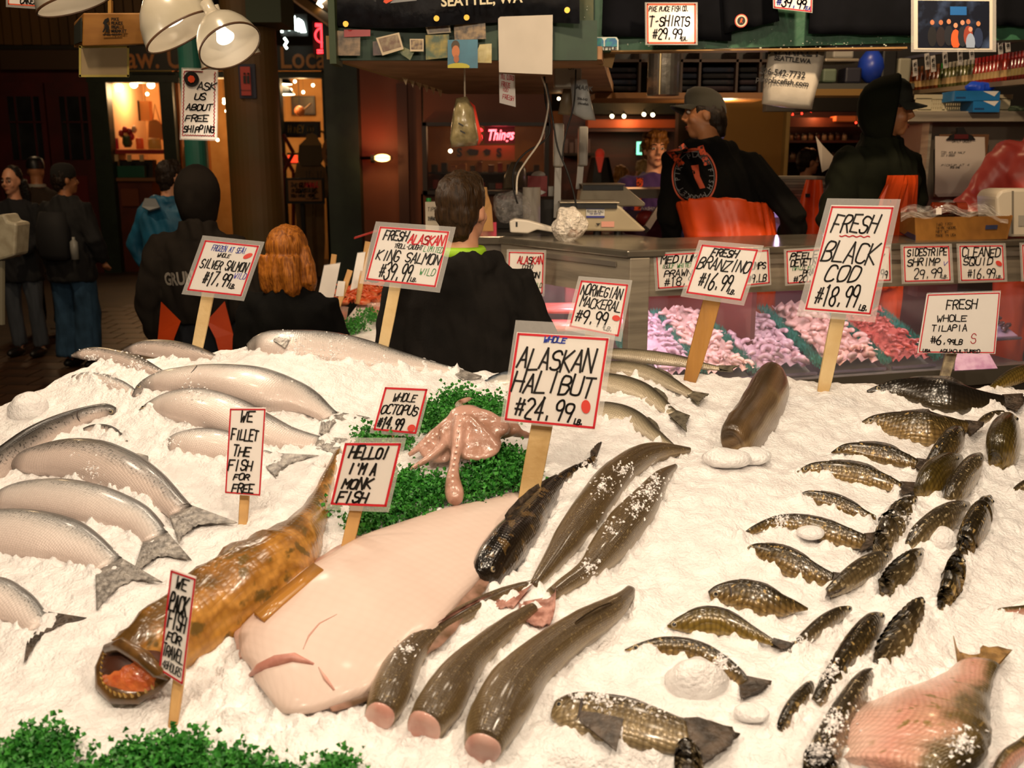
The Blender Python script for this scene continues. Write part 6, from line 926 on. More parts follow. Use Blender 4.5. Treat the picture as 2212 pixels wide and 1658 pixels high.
# hanging plastic bags
def hang_bag(label, pts, y, mat, text=None, thick=.03, name='plastic_bag', texts=()):
    t = thing(name, P(*pts[len(pts) // 2], y), label, 'bag', 'bags hanging over the stall'); cx = sum(p[0] for p in pts) / len(pts); cy = sum(p[1] for p in pts) / len(pts); q = MB(); k = len(pts)
    fr = [P(u, v, y) for u, v in pts]; mid = [P(cx + (u - cx) * .75, cy + (v - cy) * .8, y - thick) for u, v in pts]; bk = [p + (0, thick * .7, 0) for p in fr]; c = P(cx, cy, y - thick * 1.15); cb = P(cx, cy, y + thick)
    q.add(fr + mid + bk + [c, cb], [(i, (i + 1) % k, k + (i + 1) % k, k + i) for i in range(k)] + [(k + i, k + (i + 1) % k, 3 * k) for i in range(k)] + [(i, 2 * k + i, 2 * k + (i + 1) % k, (i + 1) % k) for i in range(k)] + [(2 * k + i, 3 * k + 1, 2 * k + (i + 1) % k) for i in range(k)]); q.build('film', mat, t, True)
    for tx, u, v, sz, sl, mm in texts: printed(tx, P(u, v, y - thick * 1.3), (1, 0, sl), (0, 0, 1), sz, mm, t, bold=.0006)
    return t
BAGW = M('bag_white', '#c4bcae', .35, col2='#b4ab9c', nscale=10, bump=.3, bscale=12); BAGC = M('bag_clear_tan', '#8a7c56', .25, col2='#a89a70', nscale=25, bump=.5, bscale=25, coat=.4)
hang_bag('big white carrier bag printed with the market name, below the green beam', [(1665, 104), (1783, 104), (1776, 150), (1762, 200), (1754, 236), (1700, 232), (1648, 224), (1652, 170)], 4.42, BAGW, thick=.03, texts=(('MARKET', 1716, 110, .06, -.05, INK['k']), ('SEATTLE.WA', 1712, 129, .027, -.1, INK['k']), ('206-542-7732', 1690, 158, .035, -.1, INK['k']), ('pikeplacefish.com', 1690, 176, .032, -.1, INK['k'])))
hang_bag('white printed bag hanging beside the black cables', [(1232, 168), (1268, 172), (1276, 215), (1287, 260), (1262, 258), (1238, 246)], 4.6, M('bag_bluewhite', '#a8acac', .4, col2='#989c9c', nscale=10, bump=.3, bscale=12), thick=.02, texts=(('MARK', 1262, 190, .028, -.15, INK['k']), ('206-542', 1258, 214, .014, -.15, INK['k']), ('placefish', 1260, 224, .014, -.15, INK['k'])))
hang_bag('pale folded bag tucked behind the printed one', [(1218, 188), (1240, 188), (1234, 250), (1205, 246)], 4.75, M('bag_grey', '#7d705a', .4), thick=.02)
t = hang_bag('clear bag of tan packets knotted and hung from the canopy', [(985, 212), (1008, 208), (1022, 232), (1034, 300), (1030, 314), (975, 318), (972, 300), (978, 245)], 4.3, BAGC, thick=.04)
q = MB(); q.tube([P(1004, 209, 4.3), P(1004, 196, 4.3) * (1, 1, 0) + np.array([0, 0, 2.17])], .004, 5); q.build('string', M('string', '#b8a890', .7), t)
for u, v in ((996, 268), (1000, 284)): q = MB(); q.slab([P(u - 6, v - 4, 4.24), P(u + 5, v + 2, 4.24), P(u + 5, v + 6, 4.24), P(u - 6, v, 4.24)], (0, .002, 0)); q.build('label_mark', INK['k'], t)
hang_bag('red plastic bag showing behind the clear tan one', [(1010, 215), (1026, 228), (1042, 300), (1036, 312), (1022, 314)], 4.36, M('bag_red', '#d8402c', .4, emit=.05), thick=.015)
# cables
def cable(label, pts, y, r, mat): q = MB(); s_ = spline([tuple(P(u, v, yy)) for u, v, yy in [(p + (y,))[:3] for p in pts]], 30); q.tube(s_, r, 6); one('cable', label, 'cable', q, mat, 'cables over the scales', True)
WHC = M('cable_white', '#c9c0b0', .4); cable('white cable curving down from the canopy to the counter', [(1170, 165), (1182, 200), (1184, 235), (1172, 290), (1160, 315), (1135, 350), (1118, 380), (1116, 420)], 4.55, .0045, WHC)
cable('black cable looping beside the white one', [(1176, 165), (1178, 215), (1186, 255), (1186, 290), (1165, 312), (1135, 330), (1112, 360), (1108, 400), (1118, 440)], 4.6, .005, BLK); cable('black cable running down to the front scale', [(1180, 180), (1188, 220), (1196, 270), (1205, 320), (1225, 370), (1240, 420), (1250, 480)], 4.5, .0045, BLK); cable('thin black cable in front of the hanging bag', [(1244, 150), (1242, 200), (1238, 235), (1226, 275), (1218, 310), (1215, 345)], 4.55, .004, BLK)
# green beam with shirts, notices and the framed photo
GB = M('beam_green', '#1f4a34', .5, col2='#2a5c40', nscale=4, bump=.2, bscale=30); SPL = M('splash_white', '#a8b0a0', .5); bm_ = thing('stall_beam', P(1740, 105, 4.3), 'long green painted beam spattered with white specks over the stall', 'beam')
q = MB(); q.slab([P(1278, -70, 4.32), P(2260, -70, 4.32), P(2260, 84, 4.32), P(1278, 112, 4.32)], (0, .10, 0)); q.build('board', GB, bm_); q = MB(); q.slab([P(1320, 109, 4.31), P(1960, 101, 4.31), P(1960, 105, 4.31), P(1320, 112, 4.31)], (0, .08, 0)); q.build('raw_edge', M('raw_wood', '#8a6a3c', .7), bm_)
q = MB(); q.slab([P(1250, -70, 4.28), P(1282, -70, 4.28), P(1282, 100, 4.28), P(1250, 96, 4.28)], (0, .12, 0)); q.build('upright', M('upright_green', '#2a3a1c', .55, col2='#4a4a24', nscale=12), bm_)
r = random.Random(11); q = MB()
for i in range(130): u = 1255 + r.random() * 720; v = r.uniform(0, 104) if u < 1290 else r.uniform(86, 104) if r.random() < .6 else r.uniform(40, 100); s_ = r.uniform(.4, 1.3) ** 2; q.prism([P(u + s_ * math.cos(a) * (1 + .5 * (i % 3)), v + s_ * math.sin(a), 4.277 if u < 1284 else 4.317) for a in (0, 1.3, 2.5, 3.8, 5.1)], (0, .002, 0))
q.build('paint_specks', SPL, bm_)['kind'] = 'stuff'
SHIRT = M('shirt_black', '#08090d', .95, col2='#0d0e13', nscale=6, bump=.2, bscale=9, spec=.1)
def shirt(label, c, y):
    t = thing('folded_shirt', P(c[2][0], c[2][1], y), label, 'shirt', 'dark shirts on the beam'); n = 10; q = MB(); a, b, d, e = [np.array(p, float) for p in c]; rows = []
    for j in range(7):
        g = j / 6; rows.append([P(*((a * (1 - i / n) + b * i / n) * (1 - g) + (e * (1 - i / n) + d * i / n) * g), y - .012 * math.sin(i * 1.4) * g - .01) for i in range(n + 1)])
    k = n + 1; V = [p for rw in rows for p in rw]; q.add(V + [p + (0, .015, 0) for p in V], [(j * k + i, j * k + i + 1, (j + 1) * k + i + 1, (j + 1) * k + i) for j in range(6) for i in range(n)] + [(7 * k + 6 * k + i, 6 * k + i, 6 * k + i + 1, 7 * k + 6 * k + i + 1) for i in range(n)] + [(j * k, (j + 1) * k, 7 * k + (j + 1) * k, 7 * k + j * k) for j in range(6)] + [(j * k + n, 7 * k + j * k + n, 7 * k + (j + 1) * k + n, (j + 1) * k + n) for j in range(6)]); q.build('fabric', SHIRT, t, True); return t
shirt('wide dark shirt behind the T-shirt price sign', [(1305, -60), (1582, -60), (1580, 88), (1300, 76)], 4.29); ts = shirt('dark shirt sleeve with a round orange badge', [(1560, -60), (1668, -60), (1684, 45), (1566, 72)], 4.27); shirt('dark shirt stretched beside the framed group photo', [(1755, -60), (1975, -60), (1975, 76), (1748, 72)], 4.29); shirt('dark shirt past the framed photo at the beam end', [(2148, -60), (2260, -60), (2260, 58), (2150, 54)], 4.29)
def badge(t, u, v, y, rp, nm='badge'):
    c = P(u, v, y); k = dep(c) / F
    for rr, dd, mm in ((1, 0, M('badge_red', '#b03a2a', .5)), (.86, .0012, M('badge_cream', '#c9b8a0', .5)), (.62, .0024, BLK)): q = MB(); q.lathe([(rp * rr * k, .001), (rp * rr * k, -.001)], c - (0, dd, 0), 20, axis=(0, 1, 0)); q.build(nm, mm, t)
    q = MB(); q.prism([P(u + dx, v + dy, y - .004) for dx, dy in ((-rp * .2, rp * .4), (-rp * .1, -rp * .1), (rp * .05, -rp * .45), (rp * .25, -rp * .3), (rp * .1, rp * .05), (rp * .25, rp * .4), (0, rp * .15))], (0, .001, 0)); q.build('badge_figure', M('badge_orange', '#d8531c', .5), t)
badge(ts, 1601, 45, 4.22, 14)
sign('shirt_price_sign', 'T-shirt price sign with black handwriting on the green beam', [(1393, 5), (1507, 5), (1507, 97), (1394, 97)], 4.22, [('PIKE PLACE FISH CO.', .05, .85, .13, .12, 'k', .7), ('T-SHIRTS', .05, .88, .44, .24, 'k', 1.2), ('$29.99', .12, .72, .76, .26, 'k', 1.1), ('EA.', .70, .84, .88, .10, 'k', .8)], None, (.03, .03, .03, .03), .0046, .006, bc='o', group='notices on the beam', lean=0)
sign('shirt_price_sign', 'blue lettered price sign cut off at the top of the frame', [(1668, -60), (1757, -50), (1755, 28), (1670, 18)], 4.20, [('$39.99', .08, .86, .80, .24, 'b', 1.2), ('EA', .84, .97, .90, .10, 'b', .8)], None, (.02, .02, .02, .02), .0046, .005, group='notices on the beam', lean=0)
st_ = thing('seattle_sticker', P(1305, 110, 4.27), 'blue city sticker on the end of the green beam', 'sticker'); q = MB(); q.prism([P(u, v, 4.27) for u, v in ((1275, 86), (1282, 80), (1332, 80), (1336, 86), (1336, 108), (1276, 109))], (0, .002, 0)); q.build('backing', M('sticker_white', '#b8c0b8', .5), st_)
for a, b in ((1278, 1304), (1307, 1333)): q = MB(); q.prism([P(u, v, 4.268) for u, v in ((a, 101), (a, 87), (a + 5, 82), (b - 4, 82), (b, 88), (b, 101))], (0, .001, 0)); q.build('printed_arch', M('sticker_blue', '#1f5a8a', .5, col2='#2a8a80', nscale=40), st_)
printed('SEATTLE', P(1306, 105, 4.266), (1, 0, 0), (0, 0, 1), .02, INK['k'], st_, bold=.0008, fitw=.1)
gp = thing('group_photo', P(2060, 110, 4.1), 'white framed laminated group photo of the fish crew', 'photo'); sh = pq(1968, -14, 2152, 112, 4.1); q = MB(); sh.slab(q, .001); q.build('laminate', SLEEVE, gp); s2 = Sheet([P(1974, -6, 4.099), P(2144, -4, 4.099), P(2144, 108, 4.099), P(1974, 107, 4.099)]); q = MB(); s2.slab(q, .003); q.build('mount', M('mount_white', '#c4bcae', .5), gp); s3 = s2.inset(.05, .06, .04, .035); q = MB(); s3.slab(q, .001, .001); q.build('image', M('img_dark', '#141824', .3, col2='#3a4a6a', nscale=12, lo=.5, hi=.75), gp)
s3.rect((q := MB()), .45, .12, .68, .30, .0014); q.build('printed_banner', M('img_blue', '#1f5a9a', .4), gp)
for i, (cx, cy, cl, hd) in enumerate(((.20, .52, '#141418', '#b07050'), (.32, .52, '#20181c', '#a86848'), (.43, .50, '#1a1c24', '#b07858'), (.525, .58, '#d8582a', '#c08868'), (.62, .52, '#20242c', '#b88468'), (.70, .50, '#8a3a2a', '#a86848'), (.84, .54, '#1f2c4a', '#b07850'), (.73, .66, '#8a9ab4', '#c08a70'))):
    for nm, x, y, rx, ry, cc in (('printed_body', cx, cy + .24, .065, .22, cl), ('printed_head', cx, cy - .06, .03, .055, hd)):
        q = MB(); q.prism([s3.at(x + rx * math.cos(a), min(.99, y + ry * math.sin(a))) + s3.n * (.0016 + .0003 * i) for a in np.linspace(0, 2 * math.pi, 12, endpoint=False)], s3.n * .0003); q.build(nm, M('im' + cc[1:], cc, .5), gp)
# stock shelf behind: dark folded shirts in cubbies, duct, shelf trim
ss = thing('stock_shelf', P(1480, 215, 6.2), 'wooden cubby shelf of dark folded shirts above the counter', 'shelf'); pb(1285, 200, 1665, 212, 6.1, .5).build('shelf_board', M('shelf_trim', '#8a5c28', .5, col2='#7a4e20', nscale=3), ss); pb(1285, 100, 1665, 200, 6.6, .05).build('back_board', DK, ss)
for u in (1290, 1380, 1470, 1510, 1590, 1640): pb(u, 100, u + 5, 200, 6.15, .45).build('divider', M('cubby_wood', '#2e1c10', .6), ss)
pb(1285, 128, 1665, 134, 6.15, .45).build('shelf_board', MATS['cubby_wood'], ss)
for k, (u0, u1) in enumerate(((1300, 1376), (1470, 1508), (1518, 1588), (1598, 1638))):
    for j in range(4):
        q = pb(u0, 145 + j * 13.5, u1, 156 + j * 13.5, 6.2, .3); c_ = ('#10131c', '#1c1018', '#121a2a', '#0e0e12')[(k + j) % 4]; one('folded_tee', 'folded dark tee in the ' + ('first', 'second', 'third', 'fourth')[k] + ' shelf stack, ' + ('topmost', 'second down', 'third down', 'lowest')[j], 'shirt', q, M('tee' + c_[1:], c_, .9, col2='#2a2226', nscale=18, lo=.6, hi=.75), 'folded tees on the shelf', bev=.012)
t = thing('duct', P(1430, 206, 5.6), 'shiny round metal duct hanging behind the beam', 'duct'); q = MB(); c = P(1432, 206, 5.6); k = dep(c) / F; q.lathe([(35 * k, 0), (35 * k, .9)], c, 24); q.build('pipe', M('duct_metal', '#a8a4a0', .22, .9, col2='#8a8682', nscale=9, bump=.3, bscale=14), t); q = MB(); q.box((c[0] - .035, c[1] - 35 * k - .004, c[2]), (c[0] - .03, c[1] - 35 * k + .01, c[2] + .9)); q.build('seam', M('seam', '#c9b890', .4, .6), t)
one('note_card', 'tan folded card hung under the beam end', 'card', (lambda q: (q.prism([P(u, v, 4.4) for u, v in ((1295, 113), (1330, 116), (1322, 147), (1288, 138))], (0, .01, 0)), q)[1])(MB()), M('card_tan', '#a08050', .7))
# upper right shelf: buoy, tins, bottles
one('utility_shelf', 'grey metal shelf holding a buoy and odds and ends', 'shelf', pb(1760, 180, 1975, 192, 6.0, .4), M('shelf_grey', '#4a4a44', .5, .3)); struct('wall_stall_back', pb(1660, 60, 2260, 240, 6.5, .1), M('stall_back', '#15100c', .7)); struct('trim_17', pb(1700, 192, 1960, 206, 5.98, .2), M('lintel_ochre', '#7a5a20', .6))
q = MB(); c = P(1882, 143, 6.1); k = dep(c) / F; q.lathe([(2 * k, 34 * k), (14 * k, 30 * k), (26 * k, 14 * k), (29 * k, -4 * k), (24 * k, -20 * k), (12 * k, -32 * k), (4 * k, -36 * k)], c, 20); one('buoy', 'bright blue round buoy on the metal shelf', 'buoy', q, M('buoy_blue', '#1f3fae', .35, col2='#183494', nscale=6), smooth=True)
for i, (c, cl, lab) in enumerate((((1800, 103, 1845, 126), '#9a9890', 'pale box hanging above the metal shelf'), ((1778, 148, 1808, 178), '#5c6a58', 'green tin next to the white carrier bag'), ((1826, 145, 1862, 180), '#1c1c2a', 'tilted dark bucket beside the blue buoy'), ((1940, 125, 1968, 180), '#8a8878', 'white plastic canister behind the hooded worker'), ((1905, 108, 1938, 180), '#0c0c0e', 'coiled black hose standing on the metal shelf'))): one('shelf_item', lab, ('box', 'tin', 'bucket', 'canister', 'hose')[i], pb(*c, 6.05, .15), M('item%d' % i, cl, .5), 'odds and ends on the metal shelf', bev=.012)
one('steel_pan', 'thin steel pan lying over the green tin', 'pan', pb(1783, 126, 1856, 133, 6.05, .2), STEEL, bev=.004)
bs = thing('bottle_shelf', P(2100, 185, 5.6), 'slanting shelf of sauce bottles above the steel cooler', 'shelf'); q = MB(); q.slab([P(1965, 196, 6.2), P(2250, 166, 5.1), P(2250, 178, 5.1), P(1965, 204, 6.2)], (0, .25, 0)); q.build('shelf_board', M('bshelf', '#6b5c48', .5), bs); q = MB(); q.slab([P(1960, 122, 6.2), P(2250, 70, 5.1), P(2250, 80, 5.1), P(1960, 128, 6.2)], (0, .2, 0)); q.build('upper_rail', M('brail', '#4a4a58', .5), bs)
bott = None; n = 34
for i in range(n):
    f = i / (n - 1); u = 1968 + (2235 - 1968) * f ** .92; y = 6.2 - 1.1 * f; base = P(u, 197 - 30 * f, y + .1); k = dep(base) / F; zone = 0 if u < 2025 else 1 if u < 2040 else 2 if u < 2102 else 3 if u < 2180 else 4; cap = ('#7a4a20', '#2a8a3a', '#b8b4a8', '#b01c1c', '#8f1414')[zone]; liq = ('#7a3a18', '#4a5a20', '#6b6a38', '#a83020', '#6b1818')[zone]
    t = thing('sauce_bottle', base, ('amber' if zone == 0 else 'green capped' if zone == 1 else 'white capped' if zone == 2 else 'red capped' if zone == 3 else 'dark red') + ' sauce bottle on the slanting shelf, number %s along' % ('one two three four five six seven eight nine ten eleven twelve thirteen fourteen fifteen sixteen seventeen eighteen nineteen twenty twenty-one twenty-two twenty-three twenty-four twenty-five twenty-six twenty-seven twenty-eight twenty-nine thirty thirty-one thirty-two thirty-three last'.split()[i]), 'bottle', 'sauce bottles')
    q = MB(); q.lathe([(.018, 0), (.018, .07), (.009, .10), (.008, .115)], base, 10); q.build('glass', M('sauce' + liq[1:], liq, .2, coat=.5), t, True); q = MB(); q.lathe([(.0095, .112), (.0095, .14)], base, 8); q.build('cap', M('cap' + cap[1:], cap, .4), t); q = MB(); q.lathe([(.0186, .02), (.0186, .055)], base, 10, cap0=False, cap1=False); q.build('paper_label', M('slabel%d' % (zone % 3), ('#a88a58', '#7a6a3a', '#c0a070')[zone % 3], .6), t)
for i, (u, v) in enumerate(((1976, 147), (2002, 133), (2015, 138), (2041, 130), (2073, 122), (2098, 112), (2160, 100), (2176, 95))): y = 6.1 - (u - 1968) / 250; q = MB(); q.slab([P(u - 5, v - 17, y), P(u + 5, v - 19, y), P(u + 7, v + 16, y), P(u - 3, v + 18, y)], (0, .003, 0)); o = one('shelf_tag', 'white price strip above the bottles, ' + ('first', 'second', 'third', 'fourth', 'fifth', 'sixth', 'seventh', 'eighth')[i] + ' from the hooded worker', 'tag', q, M('tag_white', '#b8b4b0', .5), 'bottle price strips'); write(o, Sheet([P(u - 4, v - 16, y - .004), P(u + 4, v - 17, y - .004), P(u + 6, v + 15, y - .004), P(u - 2, v + 16, y - .004)]), [('$9', .1, .9, .3, .3, 'k'), ('99', .1, .9, .7, .3, 'k')], .003)
# ================================================================ things standing on the counter and behind it
def ctop(u, v, z=1.386):
    d = ray(u, v); return CAMP + d * ((z - CAMZ) / d[2])
t = thing('side_counter', (.0, 5.2, 0), 'steel side counter behind the man with lime collar', 'counter'); mb = MB(); mb.box((-.40, 4.68, .1), (.55, 5.75, 1.345)); mb.build('cabinet', STEEL_D, t); mb = MB(); mb.box((-.42, 4.66, 1.345), (.55, 5.78, 1.384)); bevel(mb.build('worktop', TOPM, t), .005)
t = thing('counter_riser', (.1, 5.4, 1.384), 'low dark steel riser at the back of the side counter', 'shelf'); mb = MB(); mb.box((-.08, 5.18, 1.384), (.26, 5.70, 1.535)); bevel(mb.build('block', M('riser_dark', '#2e2a24', .5, .3), t), .004)
SCW = M('scale_beige', '#a89c80', .45, col2='#988c72', nscale=5)
def scale(label, poly, y, pole, d=.22):
    t = thing('deli_scale', P(poly[0][0], poly[0][1], y), label, 'scale', 'deli scales'); q = MB(); q.prism([P(u, v, y) for u, v in poly], (0, d, 0)); bevel(q.build('body', SCW, t), .01, 2)
    u0 = min(p[0] for p in poly); u1 = max(p[0] for p in poly); v0 = min(p[1] for p in poly); q = MB(); a = P(u0 + 5, v0 - 5, y - .02); b = P(u0 + (u1 - u0) * .7, v0 - 2, y - .02); q.box((a[0], y - .02, b[2]), (b[0], y + d + .04, a[2])); bevel(q.build('platter', STEEL, t), .004)
    q = MB(); q.box((a[0] + .01, y - .01, b[2] - .025), (b[0] - .01, y + d, b[2])); q.build('platter_base', BLK, t)
    if pole:
        (ua, va), (ub, vb) = pole; q = MB(); pa, pb_ = P(ua, va, y + .15), P(ub, vb, y + .15); q.loft([[p + np.array([dx, dy, 0]) for dx, dy in ((-.016, -.012), (.016, -.012), (.016, .012), (-.016, .012))] for p in (pa, pb_)]); q.build('pole', M('pole_grey', '#b0aca4', .35, .3), t)
        pt = P(ub, vb, y + .12); q = MB(); q.box((pt[0] - .024, y + .11, pt[2] - .16), (pt[0] + .024, y + .19, pt[2] + .04)); bevel(q.build('display_head', M('head_grey', '#a8a49a', .4), t), .008)
    return t
s1 = scale('front beige deli scale with a blue service sticker', [(1204, 498), (1204, 462), (1214, 446), (1330, 441), (1340, 446), (1396, 497), (1388, 500)], 4.72, ((1203, 470), (1207, 285))); sh = pq(1266, 448, 1306, 470, 4.715); q = MB(); sh.slab(q, .001); q.build('service_sticker', M('sticker_pale', '#b8b8b4', .5), s1)
for t0, t1 in ((0, .18), (.82, 1)): q = MB(); sh.rect(q, 0, t0, 1, t1, .0008); q.build('sticker_band', M('sticker_navy', '#2a2f80', .5), s1)
write(s1, sh, [('MERIDIAN SCALE', .05, .95, .38, .22, 'k', .6), ('FOR SERVICE', .2, .8, .62, .14, 'b', .5)], .002, slant=.1, jit=.05); q = MB(); pq(1299, 478, 1327, 490, 4.715).slab(q, .001); q.build('red_sticker', M('sticker_rose', '#c99080', .5), s1); q = MB(); q.prism([P(u, v, 4.712) for u, v in ((1287, 482), (1297, 482), (1292, 488))], (0, .002, 0)); q.build('arrow_mark', INK['k'], s1)
for u in (1290, 1336): q = MB(); c = P(u, 500, 4.76); q.lathe([(.02, -.02), (.02, .01)], c, 12); q.build('foot', BLK, s1)
scale('second beige deli scale standing behind the first', [(1250, 440), (1254, 412), (1262, 405), (1350, 402), (1395, 440), (1392, 446), (1330, 446)], 5.2, ((1250, 408), (1260, 290)))
PLAS = Mclear('film', '#f4f0ec', .84, .1, bump=.8, bscale=35); PLASD = Mclear('film_dense', '#e0d8cc', .35, .12, bump=1., bscale=60)
def crumple(label, name, c, r, mat, seed, cat, amp=.25, fr=14):
    q = MB(); q.ball((0, 0, 0), r, 28, 20); q.v = [tuple(np.array(p) * (1 + amp * mnoise.noise(Vector(p) * fr + Vector((seed, 0, 0)))) + c) for p in q.v]; return one(name, label, cat, q, mat, None, False)
crumple('crumpled clear plastic bag on the counter', 'plastic_bag_heap', P(1105, 446, 5.02), (.105, .08, .078), PLAS, 3, 'bag'); bw = crumple('ball of clear bubble wrap on the counter edge', 'bubble_wrap', ctop(1231, 522) + (0, .05, .068), (.072, .06, .075), PLASD, 8, 'packaging', .3, 22)
crumple('tan crust of bread showing inside the bubble wrap', 'bread_piece', ctop(1240, 520) + (0, .05, .028), (.03, .025, .022), M('crust', '#a8683a', .6), 5, 'bread')
t = thing('card_reader', ctop(1150, 500), 'white card payment terminal lying on the counter', 'card terminal'); q = MB(); y = 4.62; prof = [(1100, 478), (1112, 473), (1140, 476), (1196, 492), (1196, 502), (1160, 496), (1140, 504), (1102, 502)]; q.prism([P(u, v, y) for u, v in prof], (0, .09, 0)); bevel(q.build('body', M('reader_white', '#cfc8bc', .4), t), .006); q = MB(); q.slab([P(1114, 479, y - .001), P(1118, 479, y - .001), P(1118, 490, y - .001), P(1114, 490, y - .001)], (0, .002, 0)); q.build('slot', BLK, t)
t = thing('paper_roll', ctop(1148, 474), 'white paper towel roll standing on the counter', 'paper roll'); c = P(1148, 484, 5.06); k = dep(c) / F; q = MB(); q.lathe([(19 * k, 0), (19 * k, 78 * k)], c, 24); q.build('roll', M('roll_white', '#c4bcae', .7), t); q = MB(); q.lathe([(6 * k, 78.2 * k), (6 * k, 78.6 * k)], c, 12); q.build('core', M('core_brown', '#6b5030', .7), t)
t = thing('knife_guard', ctop(1052, 500), 'tall tan wooden board with rounded shoulder behind the man', 'board'); q = MB(); q.prism([P(u, v, 4.74) for u, v in ((1036, 500), (1036, 404), (1052, 404), (1053, 418), (1062, 445), (1066, 500))], (0, .04, 0)); bevel(q.build('board', M('board_tan', '#b58a50', .6, col2='#a87a42', nscale=5), t), .004)
t = thing('note_box', P(932, 482, 4.6), 'white scribbled carton with a green cap peeking past the man', 'carton'); pb(919, 436, 948, 500, 4.75, .1).build('body', M('carton_pale', '#b8ac98', .6), t); q = MB(); c = P(926, 433, 4.8); q.lathe([(.012, -.01), (.012, .012)], c, 10); q.build('cap', M('cap_green', '#2a8a3c', .4), t); write(t, pq(921, 440, 947, 480, 4.747), [('TIPS', .1, .8, .3, .2, 'k', .6), ('THANKS', .1, .9, .8, .2, 'k', .8)], .003)
t = thing('red_carton', P(1165, 424, 5.3), 'red printed carton behind the paper roll', 'carton'); pb(1140, 380, 1182, 424, 5.3, .12).build('body', M('carton_red', '#8f1c16', .5), t); q = MB(); q.prism([P(u, v, 5.29) for u, v in ((1168, 410), (1180, 415), (1168, 421))], (0, .002, 0)); q.build('printed_arrow', INK['w'], t)
crumple('white tissue sticking out of the red carton', 'tissue', P(1162, 378, 5.35), (.04, .03, .02), M('tissue_white', '#a8a094', .7), 2, 'tissue'); one('charger', 'small white charger standing by the scale pole', 'charger', pb(1184, 402, 1196, 424, 5.2, .03), M('charger_white', '#9a968c', .4), bev=.003)
hang_bag('clear bag with packets standing behind the cables', [(1085, 410), (1090, 378), (1104, 350), (1128, 348), (1136, 366), (1138, 408)], 5.6, M('bag_smoky', '#7a6a54', .3, col2='#5c4e3c', nscale=14, bump=.5, bscale=20), thick=.04, name='packet_bag')
# cardboard box of jars with film over it
t = thing('cardboard_box', ctop(2060, 512), 'low cardboard tray of jars under clear film on the counter', 'box'); y = 4.40; CB = M('cardboard', '#8a5c1c', .7, col2='#7a4e16', nscale=6)
q = MB(); q.slab([P(1976, 470, y), P(2184, 466, y + .05), P(2172, 516, y + .05), P(1978, 520, y)], (0, .008, 0)); q.build('front_panel', CB, t); q = MB(); q.slab([P(1976, 470, y), P(1946, 458, y + .3), P(1944, 500, y + .3), P(1978, 520, y)], (.008, 0, 0)); q.build('side_panel', CB, t); q = MB(); q.slab([P(2184, 466, y + .05), P(2172, 456, y + .33), P(2162, 500, y + .33), P(2172, 516, y + .05)], (.008, 0, 0)); q.build('side_panel', CB, t); q = MB(); q.slab([P(1946, 458, y + .3), P(2172, 456, y + .33), P(2162, 500, y + .33), P(1944, 500, y + .3)], (0, .008, 0)); q.build('back_panel', CB, t)
sh = Sheet([P(1976, 470, y - .002), P(2184, 466, y + .047), P(2172, 516, y + .047), P(1978, 520, y - .002)]); write(t, sh, [('160 1701', .22, .40, .30, .10, 'k', .6), ('16-PK 1800ML', .22, .44, .46, .10, 'k', .6), ('NET WT', .22, .36, .62, .10, 'k', .6), ('MADE IN USA', .22, .44, .78, .10, 'k', .6)], .0025, slant=0, jit=.05); q = MB(); sh.rect(q, .75, .38, .88, .56, .001); q.build('printed_logo', M('logo_navy', '#2a3050', .6), t)
q = MB(); q.slab([P(1946, 492, y + .295), P(1978, 508, y - .004), P(1978, 520, y - .004), P(1946, 502, y + .295)], (-.002, 0, 0)); q.build('printed_stripe', M('stripe_navy', '#252a4a', .6), t)
t2 = thing('honey_jar', P(2050, 466, y + .12), 'amber jar with white label lying in the cardboard tray', 'jar'); q = MB(); q.tube([P(2014, 452, y + .12), P(2062, 452, y + .12)], .032, 16); q.build('glass', M('amber_glass', '#5a1f0c', .15, coat=1), t2, True); q = MB(); q.tube([P(2062, 452, y + .12), P(2084, 452, y + .12)], .033, 16); q.build('lid', M('amber_lid', '#6b240e', .35), t2); q = MB(); pq(2022, 449, 2034, 463, y + .085).slab(q, .001); q.build('paper_label', PAPER, t2)
q = MB(); n = 14; V = [P(1946 + (2178 - 1946) * i / n, 452 - 16 * math.sin(math.pi * i / n) - 6 * math.sin(i * 1.3) + j * 9 - (10 if j == 1 else 0), y + .25 - .1 * j) for j in range(4) for i in range(n + 1)]; q.add(V, [(j * (n + 1) + i, j * (n + 1) + i + 1, (j + 1) * (n + 1) + i + 1, (j + 1) * (n + 1) + i) for j in range(3) for i in range(n)]); o = one('film_cover', 'shiny clear film billowing over the cardboard tray', 'film', q, PLAS, smooth=True)
t = thing('label_printer', ctop(2200, 515), 'white label printer at the end of the counter', 'printer'); q = MB(); q.prism([P(u, v, 4.5) for u, v in ((2157, 505), (2152, 425), (2162, 412), (2180, 408), (2260, 408), (2260, 510), (2186, 512))], (0, .2, 0)); bevel(q.build('body', M('printer_white', '#b8ae9c', .45), t), .012, 2); q = MB(); pq(2200, 465, 2240, 488, 4.497).slab(q, .001); q.build('rating_label', M('label_grey', '#8f8a80', .6), t); q = MB(); pq(2186, 412, 2190, 505, 4.497).slab(q, .002); q.build('panel_seam', M('seam_dark', '#6b6458', .6), t)
